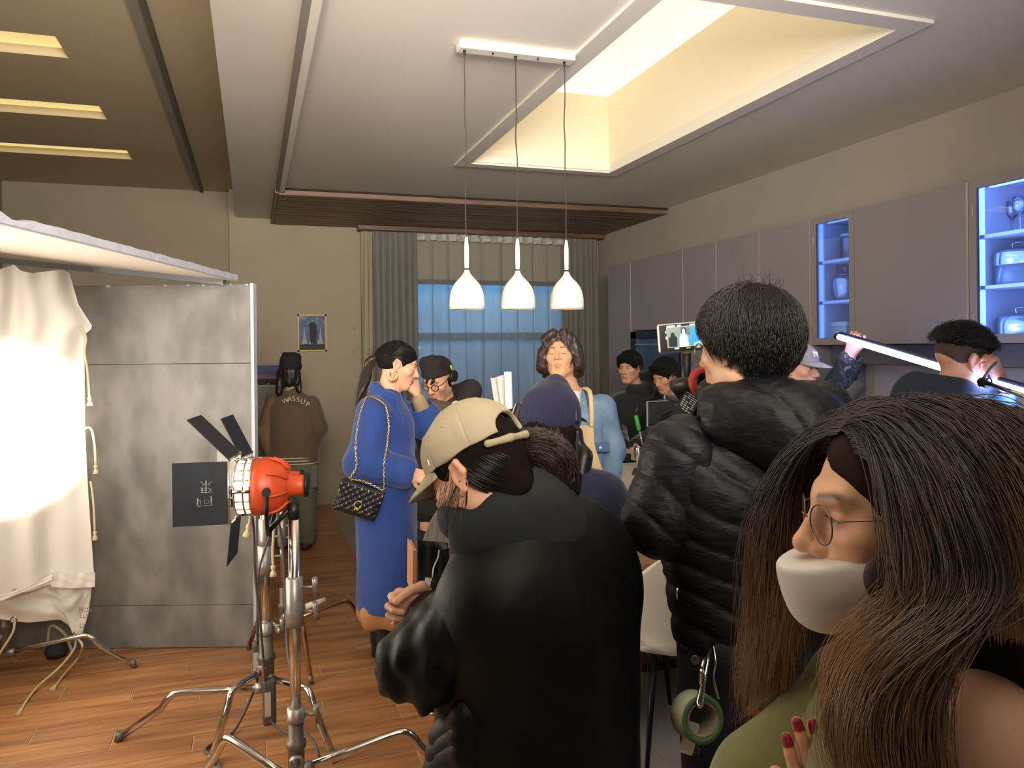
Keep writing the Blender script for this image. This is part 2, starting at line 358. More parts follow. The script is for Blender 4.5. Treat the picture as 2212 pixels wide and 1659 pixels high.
# pictures on the back wall
def painted(name, lo, hi, mats_rects, parent):
    for (a, b, m) in mats_rects: pass
fr_ = thing('framed_picture', 'small gold-edged picture of a figure in black on blue, hung on the beige wall', 'picture', (0, 0, 0))
A = WY(642, 679, YB - .015); B = WY(706, 759, YB - .015); x0, x1, z0, z1 = A.x, B.x, B.z, A.z
m_gold = M('thin_gold_frame', 'a08b55', .5, metal=.3)
bm = bmesh.new(); t_ = .018
bbox(bm, (x0, YB - .03, z0), (x0 + t_, YB - .001, z1)); bbox(bm, (x1 - t_, YB - .03, z0), (x1, YB - .001, z1)); bbox(bm, (x0, YB - .03, z0), (x1, YB - .001, z0 + t_)); bbox(bm, (x0, YB - .03, z1 - t_), (x1, YB - .001, z1))
obj('frame', bm, m_gold, fr_)
def flatpoly(name, pts, y, mat, parent):
    bm = bmesh.new(); f = bm.faces.new([bm.verts.new((p[0], y, p[1])) for p in pts]); r = bmesh.ops.extrude_face_region(bm, geom=[f])
    for v in [g for g in r['geom'] if isinstance(g, bmesh.types.BMVert)]: v.co.y += .0015
    return obj(name, bm, mat, parent)
def U(a, b): return (x0 + t_ + (x1 - x0 - 2 * t_) * a, z0 + t_ + (z1 - z0 - 2 * t_) * b)
pr = obj('print', bbox(bmesh.new(), (x0 + .01, YB - .018, z0 + .01), (x1 - .01, YB - .002, z1 - .01)), M('picture_blue', '4a5e86', .5, var=.5, scale=9, dark='1e2a4e'), fr_)
flatpoly('printed_ground', [U(0, 0), U(1, 0), U(1, .16), U(.5, .22), U(0, .15)], YB - .0215, M('picture_dark', '1d2a34', .6), fr_)
flatpoly('printed_sky', [U(0, .72), U(1, .76), U(1, 1), U(0, 1)], YB - .0205, M('picture_pale', '7d95a8', .6, var=.5, scale=14, dark='33507a'), fr_)
for q in (.2, .5, .82):
    flatpoly('printed_fountain', [U(q - .14, .16), U(q + .13, .18), U(q + .05, .34), U(q + .012, .62), U(q - .012, .62), U(q - .05, .32)], YB - .022, M('picture_white', '9ca1ab', .6), fr_)
flatpoly('printed_figure', [U(.44, .18), U(.66, .18), U(.68, .5), U(.68, .76), U(.58, .82), U(.57, .92), U(.47, .92), U(.46, .82), U(.38, .76), U(.40, .52)], YB - .0225, M('picture_black', '14151a', .6), fr_)
flatpoly('printed_face', [U(.475, .82), U(.55, .82), U(.56, .90), U(.47, .90)], YB - .023, M('picture_skin', '9a8a80', .6), fr_)
p2 = thing('landscape_photo', 'dusk landscape photograph on the wall beside the dark concrete-look flat', 'picture', (0, 0, 0))
A = WY(520, 790, YB - .01); B = WY(603, 832, YB - .01); x0, x1, z0, z1, t_ = A.x, B.x, B.z, A.z, 0
obj('print', bbox(bmesh.new(), (x0, YB - .018, z0), (x1, YB - .001, z1)), M('dusk_sky', '2f3a78', .5, var=.3, scale=6), p2)
flatpoly('printed_glow', [U(0, .32), U(1, .30), U(1, .44), U(.6, .52), U(0, .46)], YB - .0205, M('dusk_glow', '8a5f66', .6), p2)
flatpoly('printed_land', [U(0, 0), U(1, 0), U(1, .3), U(.6, .34), U(.3, .3), U(0, .33)], YB - .021, M('dusk_land', '1f1a20', .6), p2)
flatpoly('printed_lamp', [U(.70, .05), U(.73, .05), U(.73, .12), U(.70, .12)], YB - .0225, M('dusk_lamp', 'd8d0b8', .6), p2)
p3 = thing('sketch_board', 'pale grey board with faint drawing below the dusk photograph', 'board', (0, 0, 0))
A = WY(520, 834, YB - .01); B = WY(606, 1010, YB - .01); x0, x1, z0, z1 = A.x, B.x, B.z, A.z
obj('sheet', bbox(bmesh.new(), (x0, YB - .015, z0), (x1, YB - .001, z1)), M('grey_board', '8c8f86', .7, var=.2, scale=8), p3)
box('top_edge', (x0, YB - .022, z1 - .012), (x1, YB - .001, z1 + .006), M('board_edge', 'a9a695', .6), p3)
flatpoly('drawn_sprig', [U(.62, .78), U(.66, .84), U(.75, .8), U(.80, .86), U(.72, .88), U(.6, .85)], YB - .017, M('pencil_grey', '6a6c68', .8), p3)
for (px, py, lb_) in ((577, 694, 'tiny dark nail in the beige wall above the varsity jacket man'), (765, 709, 'upper tiny nail in the beige wall beside the pale curtain edge'), (765, 760, 'lower tiny nail in the beige wall beside the pale curtain edge'), (555, 752, 'tiny dark nail just past the chipped edge of the grey flat')):
    p = WY(px, py, YB); tag(obj('wall_nail', lathe(bmesh.new(), [(0, 0), (.006, .001), (.005, .006), (0, .008)], 8, orient((p.x, YB - .0005, p.z), (0, -1, 0))), M('rust_nail', '4a3a2c', .7)), lb_, 'nail', 'nails in the beige wall')

# ------------------------------------------------------------------ grey scenic flat with its roof slab
m_flat = bpy.data.materials.new('concrete_look_paint'); m_flat.use_nodes = True
def build_flat(m):
    N = m.node_tree.nodes; L = m.node_tree.links; b = N['Principled BSDF']; b.inputs['Roughness'].default_value = .5
    tc = N.new('ShaderNodeTexCoord'); v = N.new('ShaderNodeTexVoronoi'); v.inputs['Scale'].default_value = 3.6; v.feature = 'SMOOTH_F1'; v.inputs['Smoothness'].default_value = .25
    n0 = N.new('ShaderNodeTexNoise'); n0.inputs['Scale'].default_value = 2.5; n0.inputs['Detail'].default_value = 6; mp = N.new('ShaderNodeMapping'); mp.inputs['Scale'].default_value = (1, 1, .55)
    vm = N.new('ShaderNodeVectorMath'); vm.operation = 'MULTIPLY_ADD'; vm.inputs[1].default_value = (.9, .9, .9)
    L.new(tc.outputs['Object'], mp.inputs[0]); L.new(mp.outputs[0], n0.inputs['Vector']); L.new(n0.outputs['Color'], vm.inputs[0]); L.new(mp.outputs[0], vm.inputs[2]); L.new(vm.outputs[0], v.inputs['Vector'])
    n1 = N.new('ShaderNodeTexNoise'); n1.inputs['Scale'].default_value = 7; n1.inputs['Detail'].default_value = 7; L.new(mp.outputs[0], n1.inputs['Vector'])
    a = N.new('ShaderNodeMath'); a.operation = 'MULTIPLY_ADD'; a.inputs[1].default_value = .5; L.new(v.outputs['Distance'], a.inputs[0]); L.new(n1.outputs[0], a.inputs[2])
    cr = N.new('ShaderNodeValToRGB'); e = cr.color_ramp.elements; e[0].position = .42; e[0].color = (*lin('626160'), 1); e[1].position = .92; e[1].color = (*lin('878583'), 1)
    e2 = cr.color_ramp.elements.new(.62); e2.color = (*lin('6f6e6c'), 1); L.new(a.outputs[0], cr.inputs[0]); L.new(cr.outputs[0], b.inputs['Base Color'])
    bp = N.new('ShaderNodeBump'); bp.inputs['Strength'].default_value = .18; bp.inputs['Distance'].default_value = .01; L.new(a.outputs[0], bp.inputs['Height']); L.new(bp.outputs[0], b.inputs['Normal'])
build_flat(m_flat)
ZF = 4.46
FL = thing('scenery_flat', 'grey concrete-look painted scenery wall with white chipped edge standing on the wood floor', 'scenery wall', W(370, 1395, ZF))
A = W(553, 1395, ZF); HF = 2.085
def camM(o): return basis(o, RIGHT, FWD, UP)                      # local x right, y away, z up
MF = camM((A.x, A.y, 0))
wfl = 1.75
m_foam = M('white_foam_edge', 'c9cad6', .7, var=.15, scale=20)
zs = [0.002, .245, 1.63, HF]
for k in range(3):
    o = obj('panel', bbox(bmesh.new(), (-wfl, 0, zs[k] + .0015), (-.012, .03, zs[k + 1] - .0015), .001), m_flat, FL); o.data.transform(MF); 
    for v in o.data.vertices: pass
bm = bmesh.new(); bbox(bm, (-.0115, -.001, .002), (0.006, .055, HF + .004)); o = obj('foam_edge', bm, m_foam, FL); o.data.transform(MF)
bm = bmesh.new(); bbox(bm, (-wfl, .031, .002), (-.013, .055, HF - .002)); o = obj('foam_core', bm, M('foam_core', 'b9b8b4', .8), FL); o.data.transform(MF)
for k in range(9):
    x = -.02 - random.random() * .5 if k < 6 else -.3 - random.random(); bm = bmesh.new(); s = .006 + .008 * random.random()
    f = bm.faces.new([bm.verts.new((x + s * (.5 + random.random()) * math.cos(a), -.0012, min(HF + .001, HF - s * .4 + s * (.3 + .5 * random.random()) * math.sin(a)))) for a in np.linspace(0, 5.4, 7)]); bmesh.ops.solidify(bm, geom=[f], thickness=.001); o = obj('paint_chip', bm, m_white, FL); o.data.transform(MF)
# roof slab: lies on the flat and reaches towards the camera
SLB = thing('overhead_slab', 'large white board lying overhead with a ragged pale edge, above the glowing cloth', 'board', W(300, 600, 3.4))
zs0 = 2.10
ragged = [0, .02, .05, .03, .06]
bm = bmesh.new(); y1, y0 = ZF + .02, 1.2
e = W(510, 608, ZF); xr = cam_of(e)[0]
def cpt(x, y, z): return RIGHT * x + FWD * y + UP * z
MC = basis((0, 0, 0), RIGHT, FWD, UP)
SHEAR = Matrix.Identity(4); SHEAR[2][0] = -.11; SHEAR[2][3] = .11 * xr; MC = MC @ SHEAR
bbox(bm, (xr - 1.7, y0, zs0), (xr, y1, zs0 + .012)); o = obj('board_sheet', bm, M('slab_underside', 'ddd6cc', .7, var=.04, scale=3), SLB); o.data.transform(MC)
bm = bmesh.new(); n = 60; V = []
for i in range(n + 1):
    y = y0 + (y1 - y0) * i / n; z = zs0 + .036 + .0012 * math.sin(i * 2.1) + .005 * random.random() ** 2 - (.012 if i in (23, 24) else 0)
    V.append([bm.verts.new((xr - .002, y, zs0 - .001)), bm.verts.new((xr + .004 + .002 * random.random(), y, zs0 + .006)), bm.verts.new((xr + .003, y, z)), bm.verts.new((xr - .03, y, z)), bm.verts.new((xr - .03, y, zs0 + .012))])
for a, b in zip(V, V[1:]):
    for k in range(4): bm.faces.new((a[k], b[k], b[k + 1], a[k + 1]))
o = obj('ragged_edge', bm, m_foam, SLB); o.data.transform(MC)
for yy, ln in ((2.02, .09), (2.2, .05), (2.28, .07)):
    bm = bmesh.new(); bbox(bm, (xr - .02, yy, zs0 + .0), (xr + .010, yy + ln, zs0 + .045), .004); o = obj('torn_lump', bm, m_white, SLB); o.data.transform(MC)
bm = bmesh.new(); bbox(bm, (xr - 1.7, y1 - .06, zs0 - .03), (xr - .06, y1 - .01, zs0 - .0005)); o = obj('back_batten', bm, M('slab_batten', '8b8f98', .7), SLB); o.data.transform(MC)

# ================================================================== signed-distance modelling of bodies, clothes and hair
f32 = np.float32
def V3(p): return np.array(p, dtype=np.float64)
def C(a, b, ra, rb=None, k=.02, op='+'): return ('c', op, k, V3(a), V3(b), ra, ra if rb is None else rb)
def E(c, r, R=None, k=.02, op='+'): return ('e', op, k, V3(c), V3(r), None if R is None else np.array(R, dtype=np.float64))
def B(c, half, R=None, rnd=.005, k=.01, op='+'): return ('b', op, k, V3(c), V3(half), None if R is None else np.array(R, dtype=np.float64), rnd)
def prim_bounds(p):
    if p[0] == 'c':
        return np.minimum(p[3] - p[5], p[4] - p[6]), np.maximum(p[3] + p[5], p[4] + p[6])
    if p[0] == 'e': r = p[4] if p[5] is None else np.full(3, p[4].max())
    else: r = p[4] + p[6] if p[5] is None else np.full(3, np.linalg.norm(p[4]) + p[6])
    return p[3] - r, p[3] + r
def prim_d(p, x, y, z):
    if p[0] == 'c':
        a, b, ra, rb = p[3:7]; d = b - a; L = max(d @ d, 1e-12)
        px, py, pz = x - a[0], y - a[1], z - a[2]
        t = np.clip((px * d[0] + py * d[1] + pz * d[2]) / L, 0, 1)
        return np.sqrt((px - t * d[0]) ** 2 + (py - t * d[1]) ** 2 + (pz - t * d[2]) ** 2) - (ra + (rb - ra) * t)
    c, r, R = p[3:6]; px, py, pz = x - c[0], y - c[1], z - c[2]
    if R is not None:
        px, py, pz = (px * R[0, 0] + py * R[1, 0] + pz * R[2, 0], px * R[0, 1] + py * R[1, 1] + pz * R[2, 1], px * R[0, 2] + py * R[1, 2] + pz * R[2, 2])
    if p[0] == 'e':
        k0 = np.sqrt((px / r[0]) ** 2 + (py / r[1]) ** 2 + (pz / r[2]) ** 2); k1 = np.sqrt((px / r[0] ** 2) ** 2 + (py / r[1] ** 2) ** 2 + (pz / r[2] ** 2) ** 2) + 1e-9
        return k0 * (k0 - 1) / k1
    qx, qy, qz = np.abs(px) - r[0], np.abs(py) - r[1], np.abs(pz) - r[2]
    return np.sqrt(np.maximum(qx, 0) ** 2 + np.maximum(qy, 0) ** 2 + np.maximum(qz, 0) ** 2) + np.minimum(np.maximum(qx, np.maximum(qy, qz)), 0) - p[6]
def sdf_mesh(prims, h, post=None):
    bs = [prim_bounds(p) for p in prims if p[1] == '+']
    pad = 3 * h + .9 * max(p[2] for p in prims if p[1] == '+'); lo = np.min([b[0] for b in bs], 0) - pad; hi = np.max([b[1] for b in bs], 0) + pad
    n = np.ceil((hi - lo) / h).astype(int) + 1
    ax = [(lo[i] + h * np.arange(n[i])).astype(f32) for i in range(3)]
    D = np.full(n, .5, dtype=f32)
    for p in prims:
        a, b = prim_bounds(p); k = p[2]; m = k + 3 * h
        i0 = np.clip(np.floor((a - m - lo) / h).astype(int), 0, n); i1 = np.clip(np.ceil((b + m - lo) / h).astype(int) + 1, 0, n)
        if (i1 <= i0).any(): continue
        sl = tuple(slice(i0[i], i1[i]) for i in range(3))
        x = ax[0][sl[0]][:, None, None]; y = ax[1][sl[1]][None, :, None]; z = ax[2][sl[2]][None, None, :]
        d = prim_d(p, x, y, z).astype(f32); cur = D[sl]
        if p[1] == '+':
            hh = np.maximum(k - np.abs(cur - d), 0) / max(k, 1e-6); D[sl] = np.minimum(cur, d) - hh * hh * (k * .25)
        elif p[1] == '-':
            d = -d; hh = np.maximum(k - np.abs(cur - d), 0) / max(k, 1e-6); D[sl] = np.maximum(cur, d) + hh * hh * (k * .25)
    if post is not None: D = post(D, ax[0][:, None, None], ax[1][None, :, None], ax[2][None, None, :])
    ins = D < 0; cnt = np.zeros(n - 1, dtype=np.int8)
    for i in (0, 1):
        for j in (0, 1):
            for k in (0, 1): cnt += ins[i:n[0] - 1 + i, j:n[1] - 1 + j, k:n[2] - 1 + k]
    act = (cnt > 0) & (cnt < 8); ijk = np.argwhere(act); idx = np.full(act.shape, -1, dtype=np.int32); idx[act] = np.arange(len(ijk))
    g = {}
    for i in (0, 1):
        for j in (0, 1):
            for k in (0, 1): g[i, j, k] = D[ijk[:, 0] + i, ijk[:, 1] + j, ijk[:, 2] + k]
    acc = np.zeros((len(ijk), 3)); num = np.zeros(len(ijk))
    for a in g:
        for axx in range(3):
            if a[axx] == 0:
                b = list(a); b[axx] = 1; b = tuple(b); s = (g[a] < 0) != (g[b] < 0); t = np.where(s, g[a] / np.where(s, g[a] - g[b], 1), 0)
                pt = np.tile(np.array(a, dtype=float), (len(ijk), 1)); pt[:, axx] += t; acc += pt * s[:, None]; num += s
    verts = lo + (ijk + acc / np.maximum(num, 1)[:, None]) * h
    quads = []
    for axx in range(3):
        s0 = [slice(None)] * 3; s1 = [slice(None)] * 3; s0[axx] = slice(0, -1); s1[axx] = slice(1, None)
        A, Bn = ins[tuple(s0)], ins[tuple(s1)]; e = np.argwhere(A != Bn); u, v = (axx + 1) % 3, (axx + 2) % 3
        e = e[(e[:, u] > 0) & (e[:, v] > 0) & (e[:, u] < n[u] - 1) & (e[:, v] < n[v] - 1)]
        flip = A[e[:, 0], e[:, 1], e[:, 2]]
        c = []
        for du, dv in ((-1, -1), (0, -1), (0, 0), (-1, 0)):
            q = e.copy(); q[:, u] += du; q[:, v] += dv; c.append(idx[q[:, 0], q[:, 1], q[:, 2]])
        c = np.stack(c, 1); c[~flip] = c[~flip][:, ::-1]; quads.append(c)
    quads = np.concatenate(quads)
    quads = quads[(quads >= 0).all(1)]
    return verts, quads
def relax(v, q, it=1, lam=.5):
    for _ in range(it):
        acc = np.zeros_like(v); cnt = np.zeros(len(v))
        for i in range(4):
            for j in (1, 3): np.add.at(acc, q[:, i], v[q[:, (i + j) % 4]]); np.add.at(cnt, q[:, i], 1)
        v = v + lam * (acc / np.maximum(cnt, 1)[:, None] - v)
    return v
def normals(v, q):
    nn = np.cross(v[q[:, 2]] - v[q[:, 0]], v[q[:, 3]] - v[q[:, 1]]); N = np.zeros_like(v)
    for i in range(4): np.add.at(N, q[:, i], nn)
    return N / (np.linalg.norm(N, axis=1)[:, None] + 1e-12)
_rt = np.random.RandomState(3).rand(64, 64, 64)
def noise(P, s=1.):
    P = np.asarray(P) * s; i = np.floor(P).astype(int); f = P - i; f = f * f * (3 - 2 * f); r = 0
    for a in (0, 1):
        for b in (0, 1):
            for c in (0, 1):
                r = r + _rt[(i[:, 0] + a) & 63, (i[:, 1] + b) & 63, (i[:, 2] + c) & 63] * (f[:, 0] if a else 1 - f[:, 0]) * (f[:, 1] if b else 1 - f[:, 1]) * (f[:, 2] if c else 1 - f[:, 2])
    return r * 2 - 1
def np_mesh(name, v, q, col=None):
    me = bpy.data.meshes.new(name); me.vertices.add(len(v)); me.vertices.foreach_set('co', np.asarray(v, dtype=f32).ravel())
    me.loops.add(len(q) * 4); me.loops.foreach_set('vertex_index', np.asarray(q, dtype=np.int32).ravel())
    me.polygons.add(len(q)); me.polygons.foreach_set('loop_start', np.arange(0, len(q) * 4, 4, dtype=np.int32)); me.polygons.foreach_set('use_smooth', np.ones(len(q), dtype=bool))
    me.update(calc_edges=True)
    if col is not None:
        a = me.color_attributes.new('Col', 'FLOAT_COLOR', 'POINT'); cc = np.ones((len(v), 4), dtype=f32); cc[:, :3] = col; a.data.foreach_set('color', cc.ravel())
    return me
def lump(name, prims, h, mat, parent, disp=None, it=1, col=None, post=None):
    """one continuous skin over the given shapes; disp(v, n) moves it along its normal, col(v) colours it"""
    v, q = sdf_mesh(prims, h, post); v = relax(v, q, it)
    if disp is not None: v = v + normals(v, q) * disp(v)[:, None]
    return obj(name, np_mesh(name, v, q, None if col is None else col(v)), mat, parent)
def folds(amp=.006, s=9., stretch=(1, 1, .45), seed=0., fine=.35):
    st = np.array(stretch)
    def f(v): 
        w = v + .05 * np.stack([noise(v + 3.1 + seed, 5), noise(v + 7.7 + seed, 5), noise(v + 1.3, 5)], 1)
        a = noise(w * st + seed, s); b = noise(w * st + 5 + seed, s * 2.3)
        return amp * ((1 - np.abs(a) * 2) * .7 + fine * b)
    return f

# ------------------------------------------------------------------ heads
SK = lin('d9a888')
def skin_mat(name='skin'): return M(name, 'd9a888', .5, var=.06, scale=60, vcol=True, bump=.04, bscale=400, sss=.12)
def head_prims(neck, o):
    """local head frame: +y face, +z crown, +x the head's right; neck = local point where the neck meets the chest"""
    w = o.get('w', 1.)
    P = [E((0, -.014, .037), (.077 * w, .098, .088), k=.01), E((0, .028, -.018), (.066 * w, .066, .096), k=.03), E((0, .072, -.098), (.026 * w, .022, .018), k=.028),
         C((-.05 * w, .0, -.055), (-.02, .066, -.097), .022, .017, k=.028), C((.05 * w, .0, -.055), (.02, .066, -.097), .022, .017, k=.028),
         E((-.045 * w, .062, -.016), (.02, .02, .017), k=.024), E((.045 * w, .062, -.016), (.02, .02, .017), k=.024),
         C((-.036, .080, .030), (-.012, .089, .026), .0085, .008, k=.018), C((.036, .080, .030), (.012, .089, .026), .0085, .008, k=.018),
         E((0, .076, -.055), (.032, .022, .032), k=.022),
         E((-.032, .100, .007), (.017, .014, .010), k=.012, op='-'), E((.032, .100, .007), (.017, .014, .010), k=.012, op='-'),
         E((-.031, .0775, .006), (.0155, .0125, .0115), k=.004), E((.031, .0775, .006), (.0155, .0125, .0115), k=.004),
         C((0, .090, .020), (0, .112, -.022), .0075, .0105, k=.012), E((0, .1135, -.026), (.0115, .0105, .0095), k=.008), E((-.0125, .100, -.030), (.0085, .0105, .0075), k=.006), E((.0125, .100, -.030), (.0085, .0105, .0075), k=.006),
         E((-.0065, .108, -.0365), (.0035, .005, .003), k=.003, op='-'), E((.0065, .108, -.0365), (.0035, .005, .003), k=.003, op='-'),
         C((-.017, .0905, -.0585), (0, .0985, -.0555), .0045, .0058, k=.007), C((.017, .0905, -.0585), (0, .0985, -.0555), .0045, .0058, k=.007),
         C((-.014, .0915, -.0675), (0, .0965, -.0685), .005, .0068, k=.006), C((.014, .0915, -.0675), (0, .0965, -.0685), .005, .0068, k=.006),
         C((-.02, .0955, -.0622), (.02, .0955, -.0622), .0011, k=.003, op='-'), E((0, .094, -.082), (.018, .009, .006), k=.008, op='-')]
    for s in (-1, 1):
        x = s * .0775 * w
        P += [C((x, .006, .026), (x + s * .008, -.014, .030), .0055, .006, k=.006), C((x + s * .008, -.014, .030), (x + s * .009, -.024, .008), .006, .0055, k=.006), C((x + s * .009, -.024, .008), (x + s * .003, -.008, -.024), .0055, .005, k=.006),
              C((x + s * .003, -.008, -.024), (x - s * .001, .003, -.03), .0065, .006, k=.006), E((x + s * .002, -.006, .004), (.006, .018, .026), k=.008), E((x + s * .0085, -.003, .004), (.0055, .009, .013), k=.004, op='-')]
    nb = V3(neck); P += [C((0, -.022, -.055), nb, .050, .056, k=.03), C((0, .012, -.085), nb + V3((0, .018, .0)), .034, .044, k=.03)]
    return P
def face_col(o):
    base = np.array(lin(o.get('skin', 'd9a888'))); lip = np.array(lin(o.get('lip', 'b4695f'))); dark = np.array(lin(o.get('brow', '2a1e1a')))
    def f(v):
        x, y, z = np.abs(v[:, 0]), v[:, 1], v[:, 2]; c = np.tile(base, (len(v), 1))
        red = np.exp(-((x - .04) / .022) ** 2 - ((z + .02) / .02) ** 2) * (y > .03) * .22 + np.exp(-(x / .014) ** 2 - ((z + .026) / .012) ** 2) * (y > .09) * .22 + (x > .072) * .15
        c = c * (1 - red[:, None] * np.array([.05, .55, .6]))
        if o.get('stubble', 0):
            s = (np.exp(-(x / .03) ** 2 - ((z + .1) / .02) ** 2) + np.exp(-(x / .024) ** 2 - ((z + .045) / .006) ** 2) + .6 * np.exp(-((x - .055) / .02) ** 2 - ((z + .06) / .03) ** 2)) * (y > 0)
            s = np.clip(s * o['stubble'], 0, .85)[:, None]; c = c * (1 - s) + dark * s
        m = np.exp(-(np.maximum(0, (x / .024) ** 2 + ((z + .0625) / .0105) ** 2 - .6) * 3)) * (y > .08); c = c * (1 - m[:, None] * .8) + lip * m[:, None] * .8
        bz = .029 + .006 * np.clip((x - .012) / .03, 0, 1) - .010 * np.clip((x - .036) / .018, 0, 1) ** 2
        b = np.exp(-((z - bz) / .0045) ** 2) * np.clip((x - .008) / .006, 0, 1) * np.clip((.056 - x) / .012, 0, 1) * (y > .05) * o.get('browk', .85)
        return c * (1 - b[:, None]) + dark * b[:, None]
    return f
def eye_mesh(side, iris='20140f', open_=.0042):
    nu, nv = 25, 13; cy = (side * .031, .0775, .006); bm = bmesh.new(); lay = bm.loops.layers.float_color.new('Col') if False else None
    v = []; col = []
    for i in range(nu):
        u = -1 + 2 * i / (nu - 1)
        for j in range(nv):
            t = -1 + 2 * j / (nv - 1); a = .0128 * u; top = open_ * (1 - u * u) ** .6 * 1.15; bot = -open_ * (1 - u * u) ** .8 * .8; zz = bot + (top - bot) * (t + 1) / 2
            yy = .0128 * math.sqrt(max(0, 1 - (a / .0165) ** 2 - (zz / .013) ** 2)) + .0006
            v.append((cy[0] + a, cy[1] + yy, cy[2] + zz)); r = math.hypot(a - side * .0, zz - .0006)
            c = lin(iris) if r < .0052 else lin('cfc4bc')
            if r < .002: c = lin('050505')
            if t > .72 or abs(u) > .95: c = lin('1a1210')
            col.append(c)
    q = [(i * nv + j, (i + 1) * nv + j, (i + 1) * nv + j + 1, i * nv + j + 1) for i in range(nu - 1) for j in range(nv - 1)]
    if True: q = [t[::-1] for t in q] if side else q
    return np.array(v), np.array(q), np.array(col)
def head_basis(loc, fwd, up=(0, 0, 1)):
    f = Vector(fwd).normalized(); u = Vector(up); u = (u - f * u.dot(f)).normalized(); r = f.cross(u); return basis(loc, r, f, u)
def mat_pts(v, M4): 
    A = np.array(M4); return v @ A[:3, :3].T + A[:3, 3]
class Person:
    def __init__(s, label, loc, head, fwd, up=(0, 0, 1), scale=1., **o):
        s.o = o; s.root = thing('person', label, 'person', (loc[0], loc[1], 0)); s.M = head_basis(head, fwd, up) @ Matrix.Scale(scale, 4); s.Mi = s.M.inverted(); s.sc = scale
        s.R3 = np.array(s.M.to_3x3().normalized()); s.body = []
    def L(s, p): return s.M @ Vector(p)                         # head-local point to the world
    def hp(s, prims):                                           # head-local prims to world prims
        out = []
        for p in prims:
            p = list(p)
            if p[0] == 'c': p[3], p[4] = V3(s.L(p[3])), V3(s.L(p[4])); p[5] *= s.sc; p[6] *= s.sc
            else: p[3] = V3(s.L(p[3])); p[4] = p[4] * s.sc; p[5] = s.R3 if p[5] is None else s.R3 @ p[5]
            p[2] *= s.sc; out.append(tuple(p))
        return out
    def make_body(s, neck, J, h=.0032, hands=(), bare=(), hb=.011):
        """J: world joints of torso and limbs; one mesh: head and neck fine, covered body coarser, hands fine"""
        nl = s.Mi @ Vector(neck); v, q = sdf_mesh(head_prims(nl, s.o), h); v = relax(v, q, 1, .4); c = face_col(s.o)(v); parts = [(mat_pts(v, s.M), q, c)]
        if s.o.get('eyes', True):
            for sd in (-1, 1):
                ev, eq, ec = eye_mesh(sd, open_=s.o.get('open', .0042)); parts.append((mat_pts(ev, s.M), eq, ec))
        sk = np.array(lin(s.o.get('skin', 'd9a888')))
        if J:
            v, q = sdf_mesh(J, hb); parts.append((relax(v, q, 1), q, np.tile(sk, (len(v), 1))))
        for (hv, hq, hc) in hands: parts.append((hv, hq, hc))
        VV, QQ, CC, off = [], [], [], 0
        for v, q, c in parts: VV.append(v); QQ.append(q + off); CC.append(c); off += len(v)
        s.body = obj('body', np_mesh('body', np.concatenate(VV), np.concatenate(QQ), np.concatenate(CC)), skin_mat(), s.root); return s.body
    def lump(s, name, prims, h, mat, **k): return lump(name, prims, h, mat, s.root, **k)
    def hlump(s, name, prims, h, mat, parent=None, **k):         # in head-local space
        v, q = sdf_mesh(prims, h, k.get('post')); v = relax(v, q, k.get('it', 1)); d = k.get('disp')
        if d is not None: v = v + normals(v, q) * d(v)[:, None]
        return obj(name, np_mesh(name, mat_pts(v, s.M), q, None), mat, parent or s.root)
